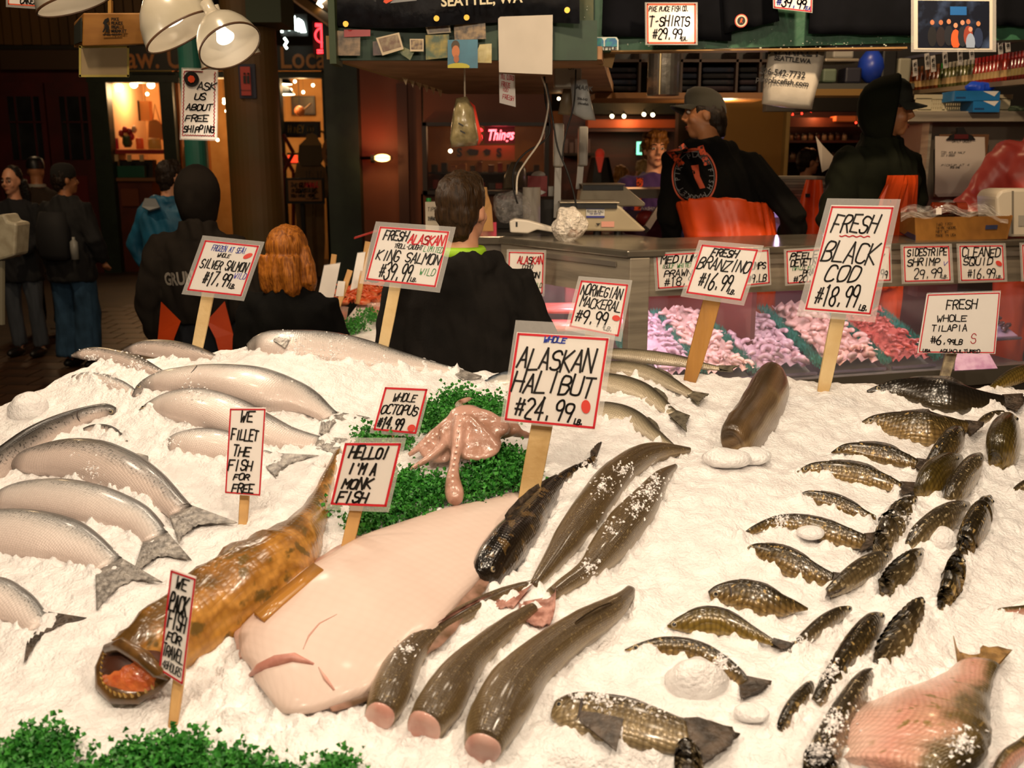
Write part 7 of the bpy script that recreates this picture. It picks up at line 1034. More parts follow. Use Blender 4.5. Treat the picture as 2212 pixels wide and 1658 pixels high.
# steel cooler with clipboard, basket and glove boxes
t = thing('steel_cooler', P(2090, 600, 5.6), 'tall stainless cooler behind the red jacketed worker', 'cooler'); pb(1994, 262, 2280, 640, 5.65, .6).build('door', M('cooler_steel', '#8a8074', .35, .7, col2='#786e62', nscale=2.5), t); pb(1964, 240, 2280, 262, 5.5, .8).build('top_rail', STEEL, t); pb(1992, 262, 1998, 640, 5.6, .1).build('door_edge', STEEL, t)
for v in (300, 360, 420): q = MB(); c = P(2004, v, 5.64); q.lathe([(.004, 0), (.004, -.004)], c, 8, axis=(0, 1, 0)); q.build('rivet', STEEL, t)
t = thing('clipboard', P(2078, 428, 5.5), 'clipboard with handwritten sheets hanging on the cooler', 'clipboard'); pb(2024, 290, 2130, 424, 5.56, .01).build('board', M('clip_board', '#5c3a1c', .6), t)
for i in range(4): q = MB(); sh = Sheet([P(2023 - i, 297 - i, 5.555 - .004 * i), P(2127 - i, 296, 5.555 - .004 * i), P(2131 - i, 422 - i * 2, 5.555 - .004 * i), P(2026 - i * 2, 425 - i * 2, 5.555 - .004 * i)]); sh.slab(q, .001); q.build('sheet', M('sheet_grey', '#b8aca0', .6), t)
write(t, sh, [('DAILY ORDER', .35, .75, .08, .05, 'k', .6), ('COD 40LB HALF', .12, .62, .28, .035, 'k', .5), ('CUT 3 ORDER', .12, .4, .33, .035, 'k', .5), ('PICKUP AT 4', .12, .7, .50, .035, 'k', .5), ('SNOW CRAB', .3, .5, .54, .035, 'k', .5)], .0035); q = MB(); q.prism([P(u, v, 5.53) for u, v in ((2045, 302), (2055, 292), (2068, 288), (2068, 276), (2082, 274), (2088, 288), (2100, 292), (2108, 302))], (0, .02, 0)); q.build('clip', BLK, t); pb(2062, 290, 2092, 300, 5.525, .02).build('clip_grip', M('clip_red', '#4a1414', .4), t)
t = thing('basket', P(2080, 242, 5.6), 'white slotted plastic basket on top of the cooler', 'basket'); BK = M('basket_white', '#b5ac90', .5); pb(1978, 204, 2188, 214, 5.6, .02).build('rim', BK, t); pb(1982, 236, 2178, 243, 5.6, .3).build('base', BK, t)
for u0, u1 in ((1978, 2012), (2036, 2042), (2094, 2182)): pb(u0, 212, u1, 238, 5.6, .01).build('wall_panel', BK, t)
for v0 in (214, 222, 230): pb(2010, v0 - 2, 2096, v0 + 1, 5.605, .008).build('wall_bar', BK, t)
for k in range(18): u = 2013 + k * 4.8; pb(u, 212, u + 2, 238, 5.607, .006).build('slot_bar', BK, t)
pb(1982, 206, 2180, 238, 5.85, .01).build('back_wall', BK, t)
GLB = M('glove_blue', '#0f6aa8', .5, col2='#0d5f98', nscale=5)
for i, (c, lab) in enumerate((((2062, 196, 2160, 218, 5.45), 'upper blue carton of gloves lying crosswise in front of the basket'), ((2102, 217, 2160, 242, 5.45), 'lower blue carton of gloves beneath the crosswise one'))):
    t = thing('glove_box', P((c[0] + c[2]) / 2, c[3], c[4]), lab, 'box', 'blue glove cartons'); pb(*c, .16).build('carton', GLB, t); q = MB(); q.prism([P(u, v, c[4] - .001) for u, v in ((c[2] - 36, c[1] + 1), (c[2] - 2, c[1] + 1), (c[2] - 12, c[1] + 12))], (0, .001, 0)); q.build('printed_triangle', INK['w'], t); q = MB(); pq(c[0] + 3, c[3] - 9, c[0] + 24, c[3] - 5, c[4] - .001).slab(q, .0005); q.build('printed_bar', M('glove_navy', '#0a3a68', .5), t)
crumple('rumpled blue glove pulled out of the carton', 'blue_glove', P(2116, 188, 5.52), (.08, .05, .03), M('glove_bright', '#1a4ad0', .4), 4, 'glove', .5, 18); crumple('grey green rag on top of the cooler', 'rag', P(2198, 236, 5.6), (.05, .05, .02), M('rag_green', '#6a7a60', .8), 6, 'rag')
# second lit case behind the workers and newspapers
t = thing('rear_case', P(1560, 640, 6.0), 'low case glowing violet behind the cap-wearing worker', 'display case'); pb(1330, 408, 1480, 428, 6.0, .5).build('worktop', M('rear_top', '#6b6458', .3, .6), t); pb(1640, 428, 1770, 438, 5.9, .5).build('worktop', STEEL, t); pb(1640, 440, 1775, 470, 5.95, .3).build('back_light', E('violet_panel', '#d8a8f0', .4), t); pb(1560, 470, 1780, 960, 5.9, .3).build('front', M('rear_front', '#8a84a0', .5), t); pb(1335, 428, 1345, 520, 5.95, .05).build('strut', STEEL, t); q = MB(); q.tube([P(1440, 425, 5.9), P(1395, 495, 5.6)], .025, 4); q.build('strut', STEEL_D, t); pb(1340, 455, 1480, 520, 6.3, .05).build('rear_panel', M('rear_violet', '#5c3a58', .5), t); arealight('rear_case_light', P(1690, 445, 5.85), P(1690, 520, 5.5), .5, .05, 3, (.9, .6, 1))
for i in range(2): q = MB(); c = P(1395 + i * 52, 470, 6.1); q.ball(c, (.06, .05, .045), 14, 10); one('lobster_tail', ('first', 'second')[i] + ' red shellfish behind the scale in the rear case', 'shellfish', q, M('shell_red', '#a83c34', .4), 'shellfish in the rear case', True)
t = thing('oilskin_standin', P(1748, 512, 5.5), 'orange oilskin sheet cut like an apron, standing in for overalls behind the hooded worker', 'apron'); q = MB(); rows = [[P(u, v, 5.5 - .03 * math.sin(i_ * 1.1)) for i_, u in enumerate(np.linspace(ua, ub, 9))] for v, ua, ub in ((388, 1742, 1776), (430, 1730, 1780), (470, 1722, 1784), (560, 1714, 1786))]; V = [p_ for r_ in rows for p_ in r_]; q.add(V + [p_ + (0, .01, 0) for p_ in V], [(j * 9 + i, j * 9 + i + 1, j * 9 + i + 10, j * 9 + i + 9) for j in range(3) for i in range(8)] + [(36 + j * 9 + i, 36 + j * 9 + i + 9, 36 + j * 9 + i + 10, 36 + j * 9 + i + 1) for j in range(3) for i in range(8)]); q.build('fabric', M('oilskin_orange', '#d84a10', .45, col2='#c4400e', nscale=5, bump=.25, bscale=9), t, True); q = MB(); pq(1740, 418, 1750, 426, 5.46).slab(q, .003); q.build('tag_patch', BLK, t)  # shaped like a hanging apron, stands in for a worker's overalls
t = thing('newspaper_stack', P(1715, 440, 5.7), 'stack of newspapers on the rear case', 'newspapers')
for k in range(9): v = 436 - k * 6.2; q = pb(1660 + (k % 3) * 3, v - 5.5, 1785 - (k % 2) * 4, v, 5.6, .3); q.build('newspaper', M('news%d' % (k % 2), ('#5c564a', '#4a453c')[k % 2], .8), t)
t = thing('receipt_paper', P(1785, 372, 5.5), 'curled white order slip standing on the newspapers', 'paper'); q = MB(); sh = Sheet([P(1762, 293, 5.5), P(1776, 312, 5.5), P(1812, 350, 5.55), P(1776, 372, 5.5)]); sh.slab(q, .002); q.build('slip', M('slip_white', '#a89c8c', .6), t)
# ================================================================ enamel pendant lamps over the display
ENM = M('enamel_white', '#d8d0bc', .25, col2='#c9c0a8', nscale=6, coat=.6); ENI = M('enamel_inner', '#e0d4c0', .3); RIM = M('enamel_rim', '#5a3c24', .5)
def pendant(label, u, v, y, rpx, ax, power, cordtop=(0, 0)):
    c = P(u, v, y); k = dep(c) / F; r = rpx * k; t = thing('pendant_lamp', c, label, 'lamp', 'enamel pendant lamps'); up = -np.array(ax, float); up /= np.linalg.norm(up); n = 40
    prof = [(1.0, 0), (.985, .06), (.95, .25), (.86, .52), (.70, .80), (.46, 1.04), (.26, 1.2), (.2, 1.45), (.2, 1.75)]; q = MB(); q.lathe([(a * r, b * r) for a, b in prof], c, n, axis=up, cap0=False); so = q.build('shade', ENM, t, True); q = MB(); q.lathe([(a * r * .965, b * r + .002) for a, b in prof[:7]], c, n, axis=up, cap0=False); q.build('shade_lining', ENI, so, True)
    q = MB(); q.lathe([(r * 1.0, -.003), (r * 1.015, 0), (r * 1.0, .004), (r * .965, .002), (r * .965, -.002)], c, n, axis=up, cap0=False, cap1=False); q.build('rim', RIM, so, True); q = MB(); q.lathe([(r * .10, r * .95), (r * .18, r * .60), (r * .29, r * .34), (r * .27, r * .30), (.001, r * .29)], c, 24, axis=up); q.build('bulb', E('pendant_bulb', '#fff0d8', 2.6), t, True)
    top = c + up * r * 1.75; q = MB(); q.tube([top, top + up * .05 + (0, 0, .06), top + (0, .0, 1.2)], .008, 6); q.build('cord', BLK, t)
    if power: spot('pendant_lamp_light', c - up * .01, c - up, power, (1, .82, .62), 130, .5, .04)
pendant('enamel pendant lamp lit and tilted, closer to the wooden box', 392, 70, 3.5, 84, (.5, -.02, -.85), 9); pendant('enamel pendant lamp showing its glowing inside, beside the teal pole', 497, 100, 3.35, 70, (.44, -.36, -.70), 8); pendant('third enamel pendant lamp hidden behind the one by the teal pole', 500, 132, 3.75, 66, (.25, .15, -.95), 5); pendant('enamel pendant lamp cut off by the top of the frame', 162, 8, 3.2, 82, (.32, .02, -.94), 9)
# wooden market box and notices by the lamps
t = thing('market_box', P(245, 105, 3.9), 'wooden box printed with the fish market name hanging by the lamps', 'box'); q = MB(); q.hexa([P(178, 100, 3.85), P(312, 96, 3.85), P(312, 96, 4.15), P(160, 104, 4.2)], [P(180, 28, 3.85), P(316, 28, 3.85), P(316, 28, 4.15), P(160, 48, 4.2)]); bevel(q.build('crate', M('crate_wood', '#8a5c24', .55, col2='#9a6a2c', nscale=4, stretch=(1, 1, 6)), t), .004); q = MB(); q.slab([P(177, 38, 3.86), P(177, 90, 3.86), P(162, 96, 4.18), P(162, 56, 4.18)], (-.004, 0, 0)); q.build('end_panel', M('crate_end', '#1c2218', .6), t)
for i, tx in enumerate(('PIKE', 'PLACE', 'FISH', 'MARKET')): printed(tx, P(240, 42 + i * 8.5, 3.845), (1, 0, 0), (0, 0, 1), .015, INK['k'], t, bold=.0005, align='LEFT')
q = MB(); q.prism([P(u, v, 3.845) for u, v in ((222, 50), (226, 42), (234, 38), (236, 44), (230, 50), (236, 58), (234, 68), (238, 70), (228, 69), (230, 60), (224, 70), (221, 69), (227, 56))], (0, .001, 0)); q.build('printed_fisher', INK['k'], t); q = MB(); q.prism([P(u, v, 3.845) for u, v in ((222, 74), (262, 73), (262, 75), (222, 76))], (0, .001, 0)); q.build('printed_line', INK['k'], t)
q = MB(); q.slab([P(233, 0, 4.0), P(240, 0, 4.0), P(240, 28, 4.0), P(233, 28, 4.0)], (0, .02, 0)); q.build('hanger', M('hanger_brass', '#a07a3c', .4), t)
t = thing('blank_notice', P(225, 165, 3.9), 'blank white card hanging below the wooden market box', 'notice'); sh = pq(173, 101, 277, 164, 3.88); q = MB(); sh.slab(q, .003); q.build('card', M('notice_white', '#8f7c5c', .6), t); q = MB()
for a, b in (((0, 0), (1, 0)), ((1, 0), (1, 1)), ((1, 1), (0, 1)), ((0, 1), (0, 0))): q.ribbon([sh.at(*a), sh.at(*b)], .008, sh.n, .001)
q.build('edge_frame', M('notice_edge', '#a09048', .5), t)
def doodle(root, pp):
    q = MB(); n = 60
    for x in (.05, .93): q.ribbon([pp.at(x + .018 * math.sin(i * 1.9), .03 + .93 * i / n) for i in range(n + 1)], .003, pp.n, .001)
    q.ribbon([pp.at(.08 + .84 * i / 40, .95 + .008 * math.sin(i * 1.9)) for i in range(41)], .003, pp.n, .001); q.ribbon([pp.at(.08 + .5 * i / 40, .03 + .008 * math.sin(i * 1.9)) for i in range(41)], .003, pp.n, .001); q.build('squiggle', INK['r'], root)
    c = pp.at(.27, .14); q = MB(); q.lathe([(.028, .001), (.028, -.001)], c + pp.n * .002, 20, axis=pp.n); q.build('round_badge', BLK, root); q = MB(); q.lathe([(.014, .001), (.012, -.002)], c + pp.n * .004, 7, axis=pp.n); q.build('badge_mark', INK['o'], root)
sign('shipping_sign', 'tall white notice about free shipping hanging by the teal pole', [(392, 146), (472, 148), (470, 304), (388, 302)], 3.9, [('ASK', .44, .98, .24, .10, 'k', 1.1), ('US', .36, .70, .39, .09, 'k', 1.1), ('ABOUT', .14, .88, .54, .09, 'k', 1.1), ('FREE', .12, .78, .70, .09, 'k', 1.1), ('SHIPPING', .08, .94, .86, .09, 'k', 1.1)], None, (.03, .02, .03, .02), .0042, 0, group='notices by the lamps', lean=0, cat='sign', extra=doodle)
sign('cakes_sign', 'crab cakes notice cut off at the top corner of the frame', [(12, -70), (88, -70), (86, 20), (13, 15)], 3.7, [('CRAB', .4, .9, .55, .16, 'k', 1), ('CAKES', .40, .95, .85, .18, 'k', 1)], None, (.06, .03, .03, .06), .0042, .004, group='notices by the lamps', lean=0, cat='sign', bc='o')
t = thing('scale_housing', P(15, 590, 5.2), 'pale plastic scale housing at the edge of the aisle', 'scale'); q = MB(); q.prism([P(u, v, 5.0) for u, v in ((-40, 470), (8, 462), (16, 478), (36, 482), (32, 552), (0, 562), (-40, 565))], (0, .15, 0)); bevel(q.build('housing', M('housing_pale', '#b0a890', .45, col2='#9a9078', nscale=20), t), .012); q = MB(); q.tube([P(2, 562, 5.05), P(2, 700, 5.05)], .02, 8); q.build('post', M('housing_post', '#7a7460', .5), t)
# ================================================================ second iced table behind the customers
t = thing('crab_table', (-.62, 4.6, 0), 'second ice table of crabs and cocktail cups in the aisle', 'table'); ZK = .97; a, b = P(690, 700, 4.05), P(850, 700, 4.05)
q = MB(); q.hexa([(-.82, 4.02, .84), (-.30, 4.02, .84), (-.20, 5.2, .84), (-.78, 5.2, .84)], [(-.82, 4.02, ZK - .06), (-.30, 4.02, ZK - .06), (-.20, 5.2, ZK + .06), (-.78, 5.2, ZK + .06)]); q.build('ice_bed', ICE, t); q = MB(); q.slab([(-.86, 3.98, .70), (-.26, 3.98, .70), (-.26, 3.98, .90), (-.86, 3.98, .90)], (0, .03, 0)); q.build('front_panel', M('crate_green', '#3a4a20', .6), t)
for x in (-.78, -.30): q = MB(); q.box((x, 4.05, 0), (x + .05, 4.1, .84)); q.build('leg', STEEL_D, t)
def zk(y): return ZK - .06 + .12 * (y - 4.02) / 1.18
def ktop(u, v, h=0.): 
    y = 4.5
    for _ in range(8): d = ray(u, v); y = (CAMZ - zk(y) - h) / (-d[2] / d[1])
    return P(u, v, y)
CRB = M('crab_orange', '#d8572a', .4, col2='#e8a070', nscale=30, lo=.45, hi=.7, coat=.3); r = random.Random(9)
for i, (u, v) in enumerate(((748, 650), (765, 640), (790, 632), (808, 628), (738, 662), (772, 655), (800, 645), (815, 638), (755, 632), (785, 660), (812, 655), (735, 645))):
    c = ktop(u, v); t = thing('crab', c, 'cooked orange crab in the far ice heap, ' + ('first', 'second', 'third', 'fourth', 'fifth', 'sixth', 'seventh', 'eighth', 'ninth', 'tenth', 'eleventh', 'twelfth')[i] + ' in the pile', 'crab', 'cooked crabs on ice'); q = MB(); q.ball(c + (0, 0, .02), (.04, .03, .016), 14, 8, rot=Matrix.Rotation(r.uniform(-.4, .4), 3, 'X')); q.build('shell', CRB, t, True)
    for s_ in (-1, 1):
        for k in range(3): an = .5 + k * .55; p1 = c + np.array([s_ * .035 * math.cos(an), .03 * math.sin(an) - .01, .025]); p2 = p1 + np.array([s_ * .04, -.01 + .012 * k, .02]); p3 = p2 + np.array([s_ * .012, -.02, -.03]); q = MB(); q.tube([p1, p2, p3], [.007, .006, .002], 6); q.build('leg' if k else 'claw', CRB, t, True)
for i, (u, v, lab) in enumerate(((735, 700, 'tall'), (712, 705, 'near'), (728, 722, 'low'), (812, 680, 'far'))):
    c = ktop(u, v); t = thing('cocktail_cup', c, lab + ' clear cup of red seafood cocktail on the second table', 'cup', 'seafood cocktail cups'); hh = .075 if i == 0 else .05; q = MB(); q.lathe([(.030, 0), (.040, hh), (.043, hh + .004)], c, 16, cap1=False); q.build('cup', Mclear('cup_clear', '#e8c0b0', .5, .1), t, True); q = MB(); q.lathe([(.027, .004), (.036, hh * .75), (.01, hh * .82)], c, 14); q.build('cocktail', M('cocktail', '#c9503a', .35, col2='#e08a70', nscale=40), t, True)
for i, (c, lab) in enumerate((([(700, 572), (736, 566), (716, 668), (684, 650)], 'tallest card seen from behind on the second table'), ([(772, 545), (790, 543), (778, 620), (756, 628)], 'slim card seen from behind near the king salmon sign'), ([(730, 606), (746, 607), (742, 640), (724, 640)], 'small stubby card seen from behind between two tall ones'))): sign('stall_card', lab, c, 4.6 - .1 * i, [], ((c[0][0] + 18, c[0][1]), (c[0][0] + 4, c[2][1] + 8)), (.02, .02, .02, .02), .004, 0, None, 'card backs', sleeve=True, cat='sign', sw=.025)
gq = lambda u, v: ktop(u, v); parsley('parsley sprig trimming the second ice table', [(770, 712, 28, .05, 60), (795, 690, 22, .06, 40), (752, 718, 22, .04, 40), (815, 700, 18, .05, 25)], 31, ground=gq)
q = MB(); q.slab([P(765, 512, 4.9), P(815, 496, 4.9), P(815, 500, 4.9), P(765, 516, 4.9)], (0, .05, 0)); one('red_rail', 'short red rail edge beyond the king salmon sign', 'rail', q, M('rail_red', '#a82820', .4))
# ================================================================ people
SKIN = M('skin_warm', '#c08a68', .5, col2='#b57c5c', nscale=12); SKINP = M('skin_pink', '#d09878', .5, col2='#c48868', nscale=12); SKINT = M('skin_tan', '#a87048', .5, col2='#9a6440', nscale=12); LIPM = M('lips', '#8f4a3c', .45); EYEW = M('eye_white', '#c9c0b4', .3); IRIS = M('iris_dark', '#1c1008', .15)
def hairmat(n, a, b): return M(n, a, .5, col2=b, nscale=5, stretch=(26, 26, 3), lo=.35, hi=.65, bump=.5, bscale=5, spec=.25)
DEFJ = dict(hip=(.10, 0, .93), knee=(.11, .02, .50), ankle=(.11, -.02, .09), shoulder=(.185, 0, 1.415), elbowR=(.25, -.03, 1.13), wristR=(.26, .05, .88), elbowL=(-.25, -.03, 1.13), wristL=(-.26, .05, .88))
class Person:
    def __init__(s, name, label, u, y, z0, H, rz, joints=None, lean=0., head=(0, 0), side=0.):
        s.J = dict(DEFJ); s.J.update(joints or {}); s.k = H / 1.75; x = P(u, 420, y)[0]; s.base = np.array([x, y, z0]); s.rz = rz; s.lean = lean; s.side = side; s.hy, s.hp = head; s.t = thing(name, s.base, label, 'person'); s.c, s.s_ = math.cos(rz), math.sin(rz)
    def upper(s, p):      # bend the upper body forward (and sideways) over the hips
        p = np.array(p, float); a = s.lean; d = p - (0, 0, .95)
        if d[2] > 0:
            f = min(1, d[2] / .12); y, z = d[1] * math.cos(a * f) + d[2] * math.sin(a * f), d[2] * math.cos(a * f) - d[1] * math.sin(a * f); d = np.array([d[0] + s.side * d[2], y, z])
        return d + (0, 0, .95)
    def W(s, p, bend=True):
        p = s.upper(p) if bend else np.array(p, float); p = p * s.k; return s.base + np.array([p[0] * s.c - p[1] * s.s_, p[0] * s.s_ + p[1] * s.c, p[2]])
    def hd(s, p):         # head space (origin between the ears) -> person space
        v = Matrix.Rotation(s.hy, 3, 'Z') @ Matrix.Rotation(s.hp, 3, 'X') @ Vector(p); return np.array(v) + (0, .015, 1.645)
    def conv(s, mb, f=None): mb.v = [tuple(s.W(p if f is None else f(p))) for p in mb.v]; return mb
    def body(s, skin, face=True, vox=.0075, hands=('relax', 'relax')):
        h = MB(); h.ball((0, -.008, .022), (.074, .094, .10), 20, 14); h.ball((0, .022, -.045), (.060, .070, .078), 18, 12); h.ball((0, .068, -.098), (.028, .024, .024), 12, 8); h.tube([(0, .090, .018), (0, .104, -.012), (0, .114, -.034)], [.008, .011, .014], 8); h.tube([(-.046, .074, .030), (0, .089, .030), (.046, .074, .030)], [.010, .012, .010], 8)
        for sx in (-1, 1): h.ball((sx * .036, .062, -.035), (.026, .024, .026), 10, 8); h.ball((sx * .075, -.008, -.012), (.009, .020, .031), 10, 8); h.ball((sx * .012, .100, -.036), .010, 8, 6)
        h.tube([(-.022, .086, -.068), (0, .096, -.067), (.022, .086, -.068)], [.006, .008, .006], 6); h.tube([(-.018, .086, -.079), (0, .094, -.080), (.018, .086, -.079)], [.005, .008, .005], 6); s.conv(h, s.hd)
        b = MB(); b.v = h.v; b.f = h.f; b.m = h.m; n0 = s.hd((0, -.02, -.05)); g = MB(); g.tube([n0, (0, 0, 1.52), (0, -.01, 1.44)], [.054, .056, .075], 14)
        g.loft([[(w_ * math.cos(a), d_ * math.sin(a), z) for a in np.linspace(0, 2 * math.pi, 16, endpoint=False)] for z, w_, d_ in ((.86, .13, .09), (1.05, .12, .085), (1.25, .15, .095), (1.40, .16, .085), (1.46, .08, .07))])
        J = s.J
        for sx, e, w_ in ((1, J['elbowR'], J['wristR']), (-1, J['elbowL'], J['wristL'])):
            sh = (sx * .165, 0, 1.40); g.tube([sh, e, w_], [.045, .038, .026], 10); e, w_ = np.array(e), np.array(w_); d = w_ - e; d /= np.linalg.norm(d); pal = w_ + d * .045; sv = np.cross(d, (0, 0, 1.) if abs(d[2]) < .8 else (0, 1., 0)); sv /= np.linalg.norm(sv); nv = np.cross(sv, d); g.ball(pal, (.030, .030, .030), 10, 8)
            for i_ in range(4):
                o_ = (i_ - 1.5) * .018; ln = (.06, .072, .068, .052)[i_]; p0 = pal + sv * o_ + d * .02; p1 = p0 + d * ln * .55 + nv * .008; p2 = p1 + d * ln * .35 + nv * .022; g.tube([p0, p1, p2], [.0095, .009, .0075], 6)
            p0 = pal - d * .01 + sv * .028; g.tube([p0, p0 + sv * .022 + d * .022, p0 + sv * .028 + d * .045 + nv * .012], [.012, .0105, .008], 6)
        for sx in (-1, 1): hp, kn, an = J['hip'], J['knee'], J['ankle']; g.tube([(sx * hp[0], hp[1], hp[2]), (sx * kn[0], kn[1], kn[2]), (sx * an[0], an[1], an[2])], [.075, .052, .035], 10); g.tube([(sx * an[0], an[1], .06), (sx * an[0] * 1.05, an[1] + .13, .035)], [.035, .028], 8)
        s.conv(g); b.v = list(b.v); b.add(g.v, g.f); s.bo = fused(b, 'body', skin, s.t, vox, 3)
        if face:
            for sx in (-1, 1):
                q = MB(); q.ball((sx * .031, .080, .006), (.014, .011, .0085), 10, 8); eo = s.conv(q, s.hd).build('eye', EYEW, s.t, True); q = MB(); q.ball((sx * .031, .0895, .005), (.0062, .004, .0066), 10, 6); s.conv(q, s.hd).build('iris', IRIS, eo, True)
                q = MB(); q.tube([(sx * .014, .097, .030), (sx * .032, .093, .036), (sx * .050, .076, .031)], [.0035, .0042, .002], 6); s.conv(q, s.hd).build('eyebrow', IRIS, s.t, True)
            q = MB(); q.tube([(-.024, .087, -.070), (-.010, .0995, -.067), (0, .1005, -.069), (.010, .0995, -.067), (.024, .087, -.070)], [.001, .0038, .004, .0038, .001], 6); q.tube([(-.022, .087, -.075), (0, .099, -.079), (.022, .087, -.075)], [.001, .005, .001], 6); s.conv(q, s.hd).build('lips', LIPM, s.t, True)
        return s
    def jacket(s, mat, bulk=1., hem=.84, sl=1., fold=.010, hood=None, name='jacket', vox=.012, collar=.0):
        J = s.J; g = MB(); g.loft([[(b_ * math.cos(a) * bulk, d_ * math.sin(a) * bulk, z) for a in np.linspace(0, 2 * math.pi, 24, endpoint=False)] for z, b_, d_ in [zz for zz in ((hem, .180, .135), (hem + .05, .186, .138), (1.05, .172, .128)) if zz[0] < 1.2 and (zz[0] <= hem + .06 or zz[0] > hem + .07)] + [(1.22, .192, .138), (1.33, .198, .138), (1.40, .180, .122), (1.445, .125, .10), (1.485 + collar, .075, .078)]])
        for sx, e, w_ in ((1, J['elbowR'], J['wristR']), (-1, J['elbowL'], J['wristL'])):
            e, w_ = np.array(e, float), np.array(w_, float); wr = e + (w_ - e) * sl; g.tube([(sx * .12, 0, 1.40), (sx * .185, -.005, 1.395), tuple((np.array((sx * .19, 0, 1.39)) + e) / 2), tuple(e), tuple((e + wr) / 2), tuple(wr)], [.06 * bulk, .073 * bulk, .066 * bulk, .060 * bulk, .052 * bulk, .042 * bulk], 14)
        if hood == 'down':
            g.tube([(.07, .055, 1.47), (.105, -.01, 1.475), (.08, -.085, 1.465), (0, -.115, 1.455), (-.08, -.085, 1.465), (-.105, -.01, 1.475), (-.07, .055, 1.47)], [.025, .038, .045, .048, .045, .038, .025], 10); g.ball((0, -.11, 1.40), (.10, .045, .085), 14, 10)
        if hood == 'up': g.tube([(0, -.01, 1.42), (0, .0, 1.52)], [.12, .098], 16)
        s.conv(g)
        def disp(co, me):
            nn = np.empty(len(me.vertices) * 3); me.vertices.foreach_get('normal', nn); nn = nn.reshape(-1, 3); d = (co - s.base) / s.k; a = vnoise(d[:, 0] * 3 + d[:, 1] * 2 + 20, d[:, 2] * 1.2 + d[:, 0] * 1.5 + 20, .11, 5) + .6 * vnoise(d[:, 0] + d[:, 2] * .8 + 20, d[:, 1] - d[:, 2] * .5 + 20, .05, 6); return co + nn * (a * fold * 2)[:, None]
        s.jo = fused(g, name, mat, s.t, vox, 4, disp); return s
    def trousers(s, mat, bulk=1., top=1.02, name='trousers', vox=.013, flare=1., bib=None):
        J = s.J; g = MB(); g.loft([[(b_ * math.cos(a) * bulk, d_ * math.sin(a) * bulk, z) for a in np.linspace(0, 2 * math.pi, 20, endpoint=False)] for z, b_, d_ in ((.78, .165, .125), (.88, .180, .135), (.96, .176, .13), (max(top, 1.0), .190 if top > 1.1 else .166, .155 if top > 1.1 else .122))])
        for sx in (-1, 1): hp, kn, an = J['hip'], J['knee'], J['ankle']; g.tube([(sx * hp[0] * .95, hp[1], hp[2] - .06), (sx * kn[0], kn[1], kn[2]), (sx * an[0], an[1], an[2] + .01)], [.098 * bulk, .075 * bulk * flare, .068 * bulk * flare], 14)
        if bib: g.loft([[(w_ * x_, yy * 1.0, z) for x_, yy in ((-1, d_ - .02), (1, d_ - .02), (1, d_ + .01), (-1, d_ + .01))] for z, w_, d_ in bib])
        s.conv(g)
        def disp(co, me):
            nn = np.empty(len(me.vertices) * 3); me.vertices.foreach_get('normal', nn); nn = nn.reshape(-1, 3); d = (co - s.base) / s.k; a = vnoise(d[:, 0] * 4 + d[:, 1] * 3 + 20, d[:, 2] * .7 + d[:, 0] + 20, .10, 15); return co + nn * (a * .022)[:, None]
        s.to = fused(g, name, mat, s.t, vox, 4, disp)
        for sx in (-1, 1): q = MB(); an = J['ankle']; q.ball((sx * an[0] * 1.05, an[1] + .07, .045), (.048, .13, .045), 14, 8); s.conv(q).build('shoe', BLK, s.t, True)
        return s
    def hoodup(s, mat, rim=.045, name='hood', sc=1.):
        q = MB(); n = 26; rings = []
        for t_, y_ in ((.0, -.135), (.25, -.130), (.5, -.115), (.72, -.085), (.88, -.045), (.97, .0), (1.0, rim), (.95, rim + .012), (.90, rim + .004), (.90, -.02)): rings.append([(.108 * t_ * math.cos(a) * sc, y_ * sc, .02 + (.132 if math.sin(a) > 0 else .165) * t_ * math.sin(a) * sc - (.03 * t_ if math.sin(a) < -.5 else 0)) for a in np.linspace(0, 2 * math.pi, n, endpoint=False)])
        q.loft(rings, True, False); s.conv(q, s.hd).build(name, mat, s.t, True); return s
    def cap(s, mat, up=.012, brim=True, name='cap', yaw=0.):
        q = MB(); rings = []; n = 24
        for t_, z in ((1.0, -.0), (1.02, .03), (.97, .065), (.82, .095), (.55, .113), (.2, .121)): rings.append([(.083 * t_ * math.cos(a), -.008 + .103 * t_ * math.sin(a), .022 + up + z) for a in np.linspace(0, 2 * math.pi, n, endpoint=False)])
        q.loft(rings, False, True); co_ = s.conv(q, s.hd).build(name, mat, s.t, True)
        if brim:
            q = MB(); V = []; nb = 13
            for j in range(5):
                for i in range(nb): a = math.pi * (.12 + .76 * i / (nb - 1)); f = j / 4; V.append((.082 * math.cos(a) * (1 + .02 * f), -.008 + .10 * math.sin(a) + .078 * f * math.sin(a) ** .7, .036 + up - .014 * f - .020 * (math.cos(a) ** 2) * (.4 + f)))
            V2 = [(x, y, z - .005) for x, y, z in V]; fs = [(j * nb + i, j * nb + i + 1, (j + 1) * nb + i + 1, (j + 1) * nb + i) for j in range(4) for i in range(nb - 1)]; q.add(V, fs); q.add(V2, [f[::-1] for f in fs]); q.f += [(4 * nb + i, 4 * nb + i + 1, 5 * nb + 4 * nb + i + 1, 5 * nb + 4 * nb + i) for i in range(nb - 1)]; q.m += [0] * (nb - 1); s.conv(q, s.hd).build('brim', mat, co_, True)
        return s
